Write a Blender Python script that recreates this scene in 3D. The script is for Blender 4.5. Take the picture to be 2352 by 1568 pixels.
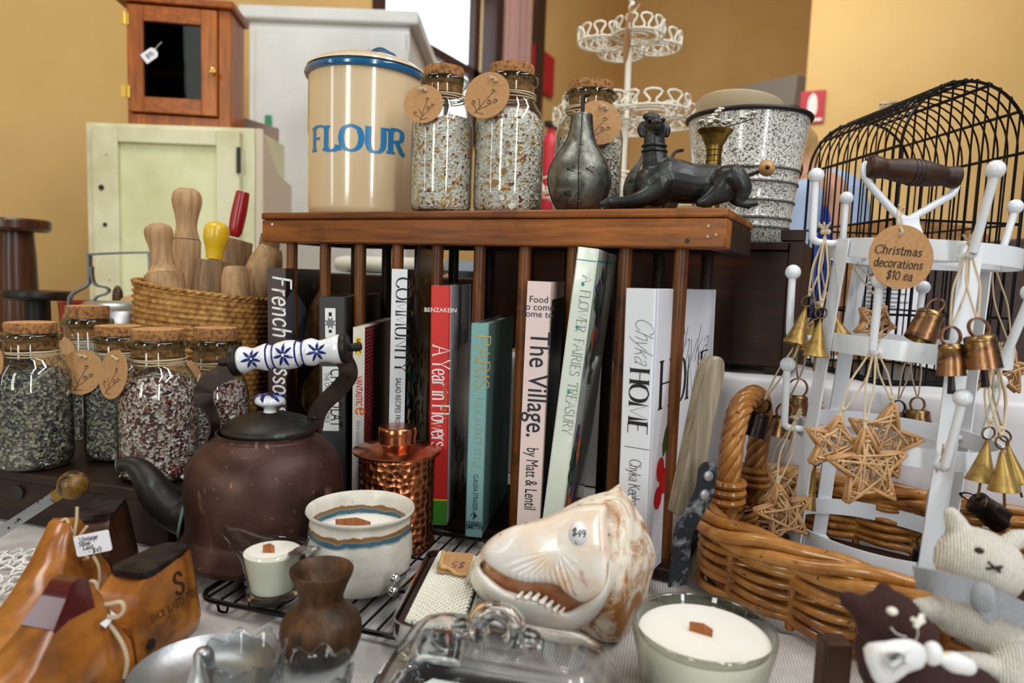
import bpy, bmesh, math, random
from math import sin, cos, pi, radians as rad, atan2, sqrt, hypot
from mathutils import Vector as V, Matrix
for _o in list(bpy.data.objects): bpy.data.objects.remove(_o)
SC = bpy.context.scene; COL = SC.collection
# ------------------------------------------------------------------ camera
# world: X runs along the wooden rack, Y runs away behind it, Z up, table top at z = 0
FPX = 1568.0; YAW, PITCH, ROLL = rad(26.7), rad(5.46), rad(2.14); CAMZ = 0.312
CAM = V((0, 0, CAMZ))
_f0 = V((-sin(YAW), cos(YAW), 0)); _r0 = V((cos(YAW), sin(YAW), 0)); _u0 = V((0, 0, 1))
FWD = _f0*cos(PITCH) - _u0*sin(PITCH); _u1 = _u0*cos(PITCH) + _f0*sin(PITCH)
RGT = _r0*cos(ROLL) + _u1*sin(ROLL); UPV = _u1*cos(ROLL) - _r0*sin(ROLL)
def ray(px, py): return FWD + RGT*((px-1176)/FPX) - UPV*((py-784)/FPX)
def pd(px, py, d): return CAM + ray(px, py)*d
def pz(px, py, z): r = ray(px, py); return CAM + r*((z-CAMZ)/r.z)
def pY(px, py, y): r = ray(px, py); return CAM + r*(y/r.y)
def pX(px, py, x): r = ray(px, py); return CAM + r*(x/r.x)
def depth(P): return (V(P)-CAM).dot(FWD)
def proj(P):
    v = V(P)-CAM; d = v.dot(FWD); return (1176+FPX*v.dot(RGT)/d, 784-FPX*v.dot(UPV)/d)
def zat(P, py):
    v0 = V((P[0], P[1], 0))-CAM; a = (py-784)/FPX
    return -(v0.dot(UPV)+a*v0.dot(FWD))/(UPV.z+a*FWD.z)
def frame(o, d, xref=None):
    z = V(d).normalized(); x = V(xref) if xref is not None else (V((1, 0, 0)) if abs(z.x) < .8 else V((0, 1, 0)))
    x = (x-z*x.dot(z)).normalized(); y = z.cross(x); o = V(o)
    return Matrix(((x.x, y.x, z.x, o.x), (x.y, y.y, z.y, o.y), (x.z, y.z, z.z, o.z), (0, 0, 0, 1)))
cd = bpy.data.cameras.new('camera'); cam = bpy.data.objects.new('camera', cd); COL.objects.link(cam)
cd.sensor_width = 36; cd.lens = 36*FPX/2352; cd.clip_start = .02; cd.clip_end = 60
cam.matrix_world = Matrix(((RGT.x, UPV.x, -FWD.x, CAM.x), (RGT.y, UPV.y, -FWD.y, CAM.y), (RGT.z, UPV.z, -FWD.z, CAM.z), (0, 0, 0, 1)))
cd.dof.use_dof = True; cd.dof.focus_distance = .76; cd.dof.aperture_fstop = 5.0
SC.camera = cam
# ------------------------------------------------------------------ light and exposure
SC.view_settings.view_transform = 'Standard'; SC.view_settings.look = 'None'; SC.view_settings.gamma = 1; SC.view_settings.use_curve_mapping = False
SC.view_settings.exposure = 0.0
SC.cycles.max_bounces = 12; SC.cycles.transparent_max_bounces = 24; SC.cycles.transmission_bounces = 10; SC.cycles.caustics_reflective = False; SC.cycles.caustics_refractive = False
SC.cycles.sample_clamp_indirect = 6
wd = bpy.data.worlds.new('room_light'); SC.world = wd; wd.use_nodes = True
wd.node_tree.nodes['Background'].inputs[0].default_value = (.9, .93, 1, 1); wd.node_tree.nodes['Background'].inputs[1].default_value = .10
def area(name, loc, to, sx, sy, power, col=(1, 1, 1)):
    ld = bpy.data.lights.new(name, 'AREA'); ld.shape = 'RECTANGLE'; ld.size = sx; ld.size_y = sy; ld.energy = power; ld.color = col
    o = bpy.data.objects.new(name, ld); COL.objects.link(o); d = (V(to)-V(loc)).normalized()
    o.matrix_world = frame(loc, -d, (cos(YAW), sin(YAW), 0)); return o
_c = lambda r, f, z: tuple(V((cos(YAW)*r-sin(YAW)*f, sin(YAW)*r+cos(YAW)*f, z)))
# tall windows behind the photographer (their reflections are the upright streaks on tin and jars)
_o = V(_c(0, .9, 0))
def window_light(name, ang, dist, w, h, zc, power, col):
    a = rad(ang); p = V((cos(YAW)*sin(a)+sin(YAW)*cos(a), sin(YAW)*sin(a)-cos(YAW)*cos(a), 0))*dist+_o; area(name, (p.x, p.y, zc), (_o.x, _o.y, zc-.35), w, h, power, col)
window_light('window_light', -60, 3.6, .24, 2.2, 1.25, 12, (.97, .98, 1))
window_light('window_light.001', -27, 3.6, .46, 2.2, 1.25, 40, (.95, 1, .90))
window_light('window_light.002', 23, 3.4, .26, 2.2, 1.25, 34, (1, 1, 1))
area('ceiling_tube_light', _c(.7, -.2, 2.3), _c(.25, .8, .2), .16, 2.0, 22, (1, .99, .95))
area('ceiling_tube_light.001', _c(1.5, .3, 2.2), _c(.3, .9, .2), .16, 2.2, 24, (.95, .98, 1))
area('right_wall_fill_light', _c(.9, 3.4, 3.2), _c(1.6, 5.4, .8), 1.6, 1.6, 72, (1, .97, .9))  # square fill lamp added to brighten the far right wall, not a fixture
area('back_left_fill_light', _c(-1.1, .9, 2.6), _c(-1.5, 2.2, .4), 1.0, .8, 26, (1, .97, .9))  # broad area fill aimed at the back-left cupboards, strengthened to brighten them
# ------------------------------------------------------------------ mesh tools
RND = random.Random(11)
def lin(c):
    c = c/255.0
    return c/12.92 if c <= .04045 else ((c+.055)/1.055)**2.4
def C3(r, g, b): return (lin(r), lin(g), lin(b), 1)
def lerp(a, b, t): return a+(b-a)*t
def axes(o, ex, ey):
    ex = V(ex); ey = V(ey); n = ex.cross(ey).normalized(); o = V(o)
    return Matrix(((ex.x, ey.x, n.x, o.x), (ex.y, ey.y, n.y, o.y), (ex.z, ey.z, n.z, o.z), (0, 0, 0, 1)))
def cam_axes(o, roll=0):
    # upright frame turned to face the table front: x to the right, y up, z towards the viewer's side
    ex = V((cos(YAW), sin(YAW), 0)); ey = V((0, 0, 1))
    return axes(o, ex*cos(roll)+ey*sin(roll), ey*cos(roll)-ex*sin(roll))
def rotz(a, o=(0, 0, 0)): return Matrix.Translation(V(o)) @ Matrix.Rotation(a, 4, 'Z')
def spline(pts, n=6, closed=False):
    P = [V(p) if len(p) == 3 else V((p[0], p[1], 0)) for p in pts]; out = []; N = len(P)
    if N < 3 and not closed: return [lerp(P[0], P[-1], i/n) for i in range(n+1)]
    for i in range(N if closed else N-1):
        if closed: a, b, c, d = P[(i-1) % N], P[i], P[(i+1) % N], P[(i+2) % N]
        else: a, b, c, d = P[max(i-1, 0)], P[i], P[i+1], P[min(i+2, N-1)]
        for k in range(n):
            t = k/n
            out.append(.5*((2*b)+(c-a)*t+(2*a-5*b+4*c-d)*t*t+(3*b-a-3*c+d)*t**3))
    if not closed: out.append(P[-1].copy())
    return out
def sp2(pts, n=6, closed=False): return [(p.x, p.y) for p in spline(pts, n, closed)]
class MB:
    def __init__(s): s.v = []; s.f = []; s.m = []
    def add(s, verts, faces, mat=0, T=None):
        b = len(s.v)
        s.v += [T @ V(p) for p in verts] if T is not None else [V(p) for p in verts]
        for f in faces: s.f.append([i+b for i in f]); s.m.append(mat)
        return s
    def box(s, lo, hi, mat=0, T=None):
        (a, b, c), (d, e, f) = lo, hi
        return s.add([(a, b, c), (d, b, c), (d, e, c), (a, e, c), (a, b, f), (d, b, f), (d, e, f), (a, e, f)],
                     [(0, 3, 2, 1), (4, 5, 6, 7), (0, 1, 5, 4), (1, 2, 6, 5), (2, 3, 7, 6), (3, 0, 4, 7)], mat, T)
    def lathe(s, prof, n=40, T=None, mat=0, fn=None, mats=None):
        vs = []; rows = []
        for r, z in prof:
            if r <= 1e-6: rows.append([len(vs)]); vs.append((0, 0, z))
            else:
                rows.append(list(range(len(vs), len(vs)+n)))
                for k in range(n):
                    a = 2*pi*k/n; rr, zz = (r, z) if fn is None else fn(r, z, a)
                    vs.append((rr*cos(a), rr*sin(a), zz))
        base = len(s.v); s.v += [T @ V(p) for p in vs] if T is not None else [V(p) for p in vs]
        for i in range(len(rows)-1):
            A, B = rows[i], rows[i+1]; mm = mats[i] if mats else mat
            if len(A) == 1 and len(B) == 1: continue
            for k in range(n):
                k2 = (k+1) % n
                if len(A) == 1: f = (A[0], B[k2], B[k])
                elif len(B) == 1: f = (A[k], A[k2], B[0])
                else: f = (A[k], A[k2], B[k2], B[k])
                s.f.append([i_+base for i_ in f]); s.m.append(mm)
        return s
    def sweep(s, pts, sec, closed=False, mat=0, up=None, caps=True, scale=None):
        P = [V(p) for p in pts]; N = len(P); vs = []; m = len(sec)
        T0 = []
        for i in range(N):
            a = P[(i-1) % N] if (closed or i > 0) else P[i]; b = P[(i+1) % N] if (closed or i < N-1) else P[i]
            t = b-a; T0.append(t.normalized() if t.length > 1e-9 else (T0[-1] if T0 else V((0, 0, 1))))
        u = None
        if up is None:
            u = V((0, 0, 1)) if abs(T0[0].z) < .9 else V((1, 0, 0))
        for i in range(N):
            t = T0[i]
            if up is not None: u = V(up[i]) if isinstance(up, list) else V(up)
            uu = u-t*u.dot(t)
            if uu.length < 1e-6: uu = t.orthogonal()
            uu.normalize(); sd = t.cross(uu)
            if up is None: u = uu
            k = 1 if scale is None else scale[i]
            for (a, b) in sec: vs.append(P[i]+sd*a*k+uu*b*k)
        fs = []
        for i in range(N if closed else N-1):
            j = (i+1) % N
            for k in range(m):
                k2 = (k+1) % m; fs.append((i*m+k, i*m+k2, j*m+k2, j*m+k))
        if not closed and caps:
            fs.append(tuple(reversed(range(m)))); fs.append(tuple(range((N-1)*m, N*m)))
        return s.add(vs, fs, mat)
    def tube(s, pts, r, n=8, closed=False, mat=0, caps=True):
        sec = [(cos(2*pi*k/n), sin(2*pi*k/n)) for k in range(n)]
        sc = [r]*len(pts) if not hasattr(r, '__len__') else list(r)
        return s.sweep(pts, sec, closed, mat, None, caps, sc)
    def strip(s, pts, w, t, up, closed=False, mat=0):
        # flat bar: w is measured along `up`, t across it
        return s.sweep(pts, [(-t/2, -w/2), (t/2, -w/2), (t/2, w/2), (-t/2, w/2)], closed, mat, up)
    def chain(s, pts, rs, n=12, mat=0):
        # round-ended limb
        P = [V(p) for p in pts]; a = (P[0]-P[1]).normalized(); b = (P[-1]-P[-2]).normalized()
        Q = []; Rr = []
        for k in (0, 25, 50, 72): Q.append(P[0]+a*rs[0]*cos(rad(k))); Rr.append(max(rs[0]*sin(rad(k)), rs[0]*.05))
        Q += P; Rr += list(rs)
        for k in (72, 50, 25, 0): Q.append(P[-1]+b*rs[-1]*cos(rad(k))); Rr.append(max(rs[-1]*sin(rad(k)), rs[-1]*.05))
        return s.tube(Q, Rr, n, mat=mat)
    def ball(s, c, r, n=20, mat=0, T=None):
        r = (r, r, r) if not hasattr(r, '__len__') else r; m = max(6, n//2)
        prof = [(sin(pi*k/m), -cos(pi*k/m)) for k in range(m+1)]; prof[0] = (0, -1); prof[-1] = (0, 1)
        S = Matrix.Diagonal((r[0], r[1], r[2], 1)); M = Matrix.Translation(V(c)) @ ((T @ S) if T is not None else S)
        return s.lathe(prof, n, M, mat)
    def prism(s, poly, T, h, mat=0, mat_side=None):
        # polygon in the xy plane of T, extruded h along its z
        n = len(poly); area = sum(poly[i][0]*poly[(i+1) % n][1]-poly[(i+1) % n][0]*poly[i][1] for i in range(n))
        if area < 0: poly = list(reversed(poly))
        vs = [(x, y, 0) for x, y in poly]+[(x, y, h) for x, y in poly]
        b = len(s.v); s.add(vs, [], mat, T)
        up, dn = list(range(b+n, b+2*n)), list(range(b+n-1, b-1, -1))
        if h < 0: up.reverse(); dn.reverse()
        s.f += [dn, up]; s.m += [mat, mat]
        for i in range(n):
            j = (i+1) % n; f = [b+i, b+j, b+n+j, b+n+i]
            if h < 0: f.reverse()
            s.f.append(f); s.m.append(mat if mat_side is None else mat_side)
        return s
    def surf(s, fn, nu, nv, cu=False, cv=False, mat=0):
        U = nu if cu else nu+1; W_ = nv if cv else nv+1
        vs = [fn(i/nu, j/nv) for i in range(U) for j in range(W_)]; fs = []
        for i in range(nu):
            for j in range(nv):
                i2, j2 = (i+1) % U, (j+1) % W_
                fs.append((i*W_+j, i2*W_+j, i2*W_+j2, i*W_+j2))
        return s.add(vs, fs, mat)
    def disc(s, poly, fn, mat=0):
        return s.add([fn(x, y) for x, y in poly], [tuple(range(len(poly)))], mat)
WPOS = {}
def tag(o, label=None, cat=None, group=None, kind=None):
    if label: o['label'] = label
    if cat: o['category'] = cat
    if group: o['group'] = group
    if kind: o['kind'] = kind
    return o
def thing(name, label, cat, loc, group=None):
    o = bpy.data.objects.new(name, None); COL.objects.link(o); o.location = V(loc); o.empty_display_size = .02
    WPOS[o] = V(loc); return tag(o, label, cat, group)
def build(name, mb, mats, parent=None, sharp=38, bevel=0, sub=0, remesh=0, smooth=0, label=None, cat=None, group=None, kind=None, origin=None):
    """link one mesh object; mesh data are given in world coordinates"""
    if not isinstance(mats, (list, tuple)): mats = [mats]
    if parent is not None: o0 = WPOS[parent] if origin is None else V(origin)
    elif origin is not None: o0 = V(origin)
    else:
        xs = mb.v; o0 = V(((min(p.x for p in xs)+max(p.x for p in xs))/2, (min(p.y for p in xs)+max(p.y for p in xs))/2, min(p.z for p in xs)))
    me = bpy.data.meshes.new(name); me.from_pydata([p-o0 for p in mb.v], [], mb.f)
    for m in mats: me.materials.append(m)
    me.polygons.foreach_set('material_index', [min(i, len(mats)-1) for i in mb.m])
    me.polygons.foreach_set('use_smooth', [True]*len(me.polygons))
    if sharp: me.set_sharp_from_angle(angle=rad(sharp))
    me.update()
    o = bpy.data.objects.new(name, me); COL.objects.link(o)
    if parent is not None:
        o.parent = parent; o.location = o0-WPOS[parent]
    else: o.location = o0
    WPOS[o] = o0
    if remesh:
        md = o.modifiers.new('fuse', 'REMESH'); md.mode = 'VOXEL'; md.voxel_size = remesh; md.use_smooth_shade = True
    if smooth:
        md = o.modifiers.new('soften', 'SMOOTH'); md.iterations = smooth; md.factor = .5
    if bevel:
        md = o.modifiers.new('edge', 'BEVEL'); md.width = bevel; md.segments = 2; md.limit_method = 'ANGLE'; md.angle_limit = rad(40)
    if sub:
        md = o.modifiers.new('sub', 'SUBSURF'); md.levels = sub; md.render_levels = sub
    return tag(o, label, cat, group, kind)
def struct(name, mb, mats, parent=None, **k):
    o = build(name, mb, mats, parent, **k)
    if parent is None: o['kind'] = 'structure'
    return o
def disp(mb, i0, fn):
    for i in range(i0, len(mb.v)): mb.v[i] = fn(mb.v[i])
# ------------------------------------------------------------------ materials
def newmat(name):
    m = bpy.data.materials.new(name); m.use_nodes = True; nt = m.node_tree
    return m, nt, nt.nodes['Principled BSDF']
def N(nt, t, **k):
    n = nt.nodes.new(t)
    for a, b in k.items():
        if a.startswith('_'): n.inputs[int(a[1:])].default_value = b
        else: setattr(n, a, b)
    return n
def coords(nt, sc=(1, 1, 1), rot=(0, 0, 0)):
    tc = N(nt, 'ShaderNodeTexCoord'); mp = N(nt, 'ShaderNodeMapping'); mp.inputs['Scale'].default_value = sc; mp.inputs['Rotation'].default_value = rot
    nt.links.new(tc.outputs['Object'], mp.inputs['Vector']); return mp.outputs['Vector']
def noise(nt, vec, scale, detail=3, rough=.55, dist=0):
    n = N(nt, 'ShaderNodeTexNoise'); n.inputs['Scale'].default_value = scale; n.inputs['Detail'].default_value = detail
    n.inputs['Roughness'].default_value = rough; n.inputs['Distortion'].default_value = dist
    nt.links.new(vec, n.inputs['Vector']); return n.outputs['Fac']
def ramp(nt, fac, stops, interp='LINEAR'):
    r = N(nt, 'ShaderNodeValToRGB'); el = r.color_ramp.elements; r.color_ramp.interpolation = interp
    while len(el) > 1: el.remove(el[0])
    el[0].position = stops[0][0]; el[0].color = stops[0][1]
    for p, c in stops[1:]: e = el.new(p); e.color = c
    nt.links.new(fac, r.inputs['Fac']); return r.outputs['Color']
def mixc(nt, fac, a, b, mode='MIX'):
    m = N(nt, 'ShaderNodeMix', data_type='RGBA', blend_type=mode)
    for sock, val in ((m.inputs[0], fac), (m.inputs[6], a), (m.inputs[7], b)):
        if hasattr(val, 'is_linked'): nt.links.new(val, sock)
        else: sock.default_value = val
    return m.outputs[2]
def bumpn(nt, bs, h, strength=.3, dist=.002):
    b = N(nt, 'ShaderNodeBump'); b.inputs['Strength'].default_value = strength; b.inputs['Distance'].default_value = dist
    nt.links.new(h, b.inputs['Height']); nt.links.new(b.outputs['Normal'], bs.inputs['Normal'])
def pbr(name, col, rough=.5, metal=0, var=None, bump=None, coat=0, spec=.5, var2=None, sss=0):
    """var = (colour, scale, lo, hi[, stretch]); bump = (scale, strength[, stretch])"""
    m, nt, bs = newmat(name); c = C3(*col); L = nt.links
    bs.inputs['Base Color'].default_value = c; bs.inputs['Roughness'].default_value = rough; bs.inputs['Metallic'].default_value = metal
    bs.inputs['Specular IOR Level'].default_value = spec
    if coat: bs.inputs['Coat Weight'].default_value = coat; bs.inputs['Coat Roughness'].default_value = .08
    if sss: bs.inputs['Subsurface Weight'].default_value = sss; bs.inputs['Subsurface Radius'].default_value = (.01, .008, .005); bs.inputs['Subsurface Scale'].default_value = .4
    cur = c
    for vv in (var, var2):
        if vv:
            vec = coords(nt, vv[4] if len(vv) > 4 else (1, 1, 1)); f = noise(nt, vec, vv[1], 4)
            f = ramp(nt, f, [(vv[2], (0, 0, 0, 1)), (vv[3], (1, 1, 1, 1))]); cur = mixc(nt, f, cur, C3(*vv[0]))
    if cur is not c: L.new(cur, bs.inputs['Base Color'])
    if bump:
        vec = coords(nt, bump[2] if len(bump) > 2 else (1, 1, 1)); bumpn(nt, bs, noise(nt, vec, bump[0], 3), bump[1])
    return m
def wood(name, c1, c2, axis='X', scale=30, rough=.45, dark=None, coat=0, stretch=.07, bump=.12):
    m, nt, bs = newmat(name); L = nt.links
    sc = {'X': (stretch, 1, 1), 'Y': (1, stretch, 1), 'Z': (1, 1, stretch)}[axis]
    v = coords(nt, sc); f = noise(nt, v, scale, 5, .6, .6)
    col = ramp(nt, f, [(.3, C3(*c1)), (.52, C3(*[lerp(a, b, .5) for a, b in zip(c1, c2)])), (.72, C3(*c2))])
    f2 = noise(nt, v, scale*6, 2, .6)
    col = mixc(nt, ramp(nt, f2, [(.35, (.55, .55, .55, 1)), (.6, (1, 1, 1, 1))]), C3(*[x*.55 for x in c1]), col)
    if dark:
        f3 = noise(nt, coords(nt), dark[1], 3); col = mixc(nt, ramp(nt, f3, [(dark[2], (0, 0, 0, 1)), (dark[3], (1, 1, 1, 1))]), col, C3(*dark[0]))
    L.new(col, bs.inputs['Base Color']); bs.inputs['Roughness'].default_value = rough; bs.inputs['Specular IOR Level'].default_value = .3
    if coat: bs.inputs['Coat Weight'].default_value = coat*.6; bs.inputs['Coat Roughness'].default_value = .2
    bumpn(nt, bs, f2, bump, .001)
    return m
def thin_glass(name, tint=(238, 245, 240), edge=(120, 130, 120), refl=.9):
    # a thin blown wall: see-through, mirror-like at grazing angles, darker edges
    m, nt, bs = newmat(name); L = nt.links; nt.nodes.remove(bs)
    lw = N(nt, 'ShaderNodeLayerWeight'); lw.inputs['Blend'].default_value = .35
    l2 = N(nt, 'ShaderNodeLayerWeight'); l2.inputs['Blend'].default_value = .5
    pw = N(nt, 'ShaderNodeMath', operation='POWER'); L.new(l2.outputs['Facing'], pw.inputs[0]); pw.inputs[1].default_value = 4.0
    fr = N(nt, 'ShaderNodeMath', operation='MULTIPLY_ADD'); L.new(pw.outputs[0], fr.inputs[0]); fr.inputs[1].default_value = .7; fr.inputs[2].default_value = .055
    tr = N(nt, 'ShaderNodeBsdfTransparent'); gl = N(nt, 'ShaderNodeBsdfGlossy'); gl.inputs['Roughness'].default_value = .02
    gl.inputs['Color'].default_value = (refl, refl, refl, 1)
    L.new(ramp(nt, lw.outputs['Facing'], [(.35, C3(*tint)), (.95, C3(*edge))]), tr.inputs['Color'])
    mx = N(nt, 'ShaderNodeMixShader'); L.new(fr.outputs[0], mx.inputs[0]); L.new(tr.outputs[0], mx.inputs[1]); L.new(gl.outputs[0], mx.inputs[2])
    L.new(mx.outputs[0], nt.nodes['Material Output'].inputs['Surface']); return m
def solid_glass(name, col=(245, 250, 248), rough=.0, ior=1.45):
    m, nt, bs = newmat(name)
    bs.inputs['Base Color'].default_value = C3(*col); bs.inputs['Transmission Weight'].default_value = 1
    bs.inputs['Roughness'].default_value = rough; bs.inputs['IOR'].default_value = ior; return m
def emit(name, col, s):
    m, nt, bs = newmat(name); bs.inputs['Base Color'].default_value = (0, 0, 0, 1)
    bs.inputs['Emission Color'].default_value = C3(*col); bs.inputs['Emission Strength'].default_value = s; return m
# ------------------------------------------------------------------ lettering
# skeleton alphabet on a grid: cap height 1, x-height .66; ':' marks a curved stroke
GL = {
'A': '.9|0,0 .45,1 .9,0|.18,.38 .72,.38', 'B': '.72|.1,0 .1,1|:.1,1 .4,1 .6,.9 .6,.65 .4,.54 .1,.54|:.1,.54 .45,.52 .7,.4 .68,.12 .45,0 .1,0',
'C': '.85|:.8,.8 .68,.95 .45,1 .15,.82 .05,.5 .15,.18 .45,0 .7,.06 .82,.24', 'D': '.85|.1,0 .1,1|:.1,1 .45,1 .72,.85 .82,.5 .72,.15 .45,0 .1,0',
'E': '.7|.1,0 .1,1|.1,1 .65,1|.1,.52 .5,.52|.1,0 .68,0', 'F': '.66|.1,0 .1,1|.1,1 .64,1|.1,.52 .5,.52',
'G': '.88|:.8,.8 .68,.95 .45,1 .15,.82 .05,.5 .15,.18 .45,0 .7,.06 .8,.2|.8,.2 .8,.42|.55,.42 .82,.42', 'H': '.86|.12,0 .12,1|.74,0 .74,1|.12,.52 .74,.52',
'I': '.34|.17,0 .17,1', 'J': '.5|:.38,1 .38,.25 .25,0 .05,.1', 'K': '.8|.1,0 .1,1|.68,1 .1,.45|.28,.6 .74,0', 'L': '.66|.1,0 .1,1|.1,0 .64,0|.64,0 .66,.22',
'M': '1.05|.1,0 .14,1 .52,.1 .9,1 .95,0', 'N': '.88|.1,0 .1,1 .76,0 .76,1', 'O': '.95|:.47,1 .16,.86 .05,.5 .16,.14 .47,0 .78,.14 .9,.5 .78,.86 .47,1',
'P': '.7|.1,0 .1,1|:.1,1 .42,1 .64,.9 .64,.62 .42,.5 .1,.5', 'R': '.8|.1,0 .1,1|:.1,1 .42,1 .62,.9 .62,.64 .42,.52 .1,.52|.36,.52 .62,.1 .8,0',
'S': '.64|:.54,.82 .42,.98 .22,.98 .08,.8 .16,.6 .42,.46 .56,.26 .46,.04 .24,0 .06,.16', 'T': '.78|.39,0 .39,1|.04,1 .74,1|.04,1 .03,.78|.74,1 .75,.78',
'U': '.86|:.12,1 .12,.3 .25,.04 .44,0 .62,.06 .74,.3 .74,1', 'V': '.86|0,1 .43,0 .86,1', 'W': '1.2|0,1 .33,0 .6,.9 .87,0 1.2,1', 'Y': '.82|0,1 .41,.48 .82,1|.41,.48 .41,0',
'X': '.8|0,0 .8,1|0,1 .8,0', 'Z': '.7|.04,1 .66,1 .04,0 .68,0',
'a': '.56|:.1,.54 .24,.66 .4,.62 .44,.48 .44,.1 .54,0|:.44,.4 .18,.36 .06,.18 .18,0 .34,.04 .44,.16', 'b': '.6|.1,1 .1,0|:.1,.5 .28,.66 .5,.58 .55,.32 .48,.06 .28,0 .1,.14',
'c': '.52|:.46,.54 .3,.66 .1,.54 .05,.3 .14,.06 .32,0 .48,.12', 'd': '.6|:.48,.52 .32,.66 .1,.56 .05,.3 .14,.05 .32,0 .48,.14|.48,1 .48,0 .56,0',
'e': '.54|:.06,.36 .48,.38 .44,.58 .28,.66 .1,.54 .05,.3 .14,.06 .32,0 .48,.12', 'f': '.36|:.38,.92 .28,1 .16,.9 .16,.6 .16,0|0,.64 .34,.64',
'g': '.56|:.48,.56 .3,.66 .1,.58 .05,.36 .16,.14 .34,.12 .48,.3|:.48,.64 .48,-.1 .36,-.3 .12,-.26', 'h': '.62|.1,1 .1,0|:.1,.46 .26,.64 .44,.62 .5,.42 .5,0',
'i': '.26|.13,.64 .13,0|.13,.86 .13,.9', 'k': '.58|.1,1 .1,0|.46,.64 .1,.26|.22,.38 .52,0', 'l': '.26|.13,1 .13,0', 'm': '.92|.1,.64 .1,0|:.1,.46 .24,.64 .4,.58 .44,.4 .44,0|:.44,.46 .58,.64 .74,.58 .78,.4 .78,0',
'n': '.62|.1,.64 .1,0|:.1,.46 .26,.64 .44,.62 .5,.42 .5,0', 'o': '.58|:.28,.66 .1,.56 .05,.33 .12,.08 .28,0 .46,.1 .52,.33 .46,.57 .28,.66', 'r': '.42|.1,.64 .1,0|:.1,.42 .2,.6 .38,.64',
's': '.46|:.4,.54 .28,.65 .12,.6 .08,.48 .2,.37 .36,.26 .4,.12 .24,0 .06,.1', 't': '.4|:.18,.88 .18,.14 .28,0 .4,.08|.02,.64 .36,.64', 'u': '.6|:.1,.64 .1,.2 .2,0 .34,.02 .48,.2|.48,.64 .48,0 .56,0',
'v': '.54|0,.64 .27,0 .54,.64', 'w': '.82|0,.64 .22,0 .41,.56 .6,0 .82,.64', 'x': '.5|0,.64 .5,0|.5,.64 0,0', 'y': '.54|0,.64 .28,.02|:.54,.64 .28,.02 .14,-.26 0,-.3', 'p': '.6|.1,.64 .1,-.3|:.1,.5 .28,.66 .5,.58 .55,.32 .48,.06 .28,0 .1,.14',
'$': '.62|:.54,.82 .42,.94 .22,.94 .08,.78 .16,.6 .42,.46 .56,.26 .46,.08 .24,.04 .06,.18|.36,1.12 .26,-.12', '1': '.36|.06,.8 .22,1 .22,0', '0': '.6|:.3,1 .1,.8 .06,.5 .12,.15 .3,0 .5,.15 .55,.5 .48,.82 .3,1',
'4': '.62|.42,0 .44,1 .05,.34 .6,.36', '5': '.58|.5,1 .14,1 .1,.56|:.1,.56 .3,.64 .52,.5 .5,.16 .3,0 .06,.1', '9': '.56|:.48,.8 .3,1 .1,.86 .1,.62 .28,.5 .48,.7|:.48,.86 .48,.4 .36,0',
'-': '.5|.08,.4 .42,.4', '.': '.24|.1,0 .1,.04', '|': '.2|.1,-.2 .1,1.1', "'": '.2|.1,.8 .08,1', '&': '.8|:.74,.4 .5,.04 .22,0 .06,.22 .2,.46 .46,.66 .48,.9 .32,1 .18,.88 .2,.7 .4,.4 .78,0', ' ': '.36'}
def glyph(ch):
    p = GL.get(ch, GL[' ']).split('|'); w = float(p[0]); st = []
    if ch == '|': return .2, [[(.1, -.2), (.1, 1.1)]]
    for q in p[1:]:
        cv = q.startswith(':'); pts = [tuple(map(float, a.split(','))) for a in q.lstrip(':').split()]
        st.append(sp2(pts, 5) if cv else pts)
    return w, st
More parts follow.
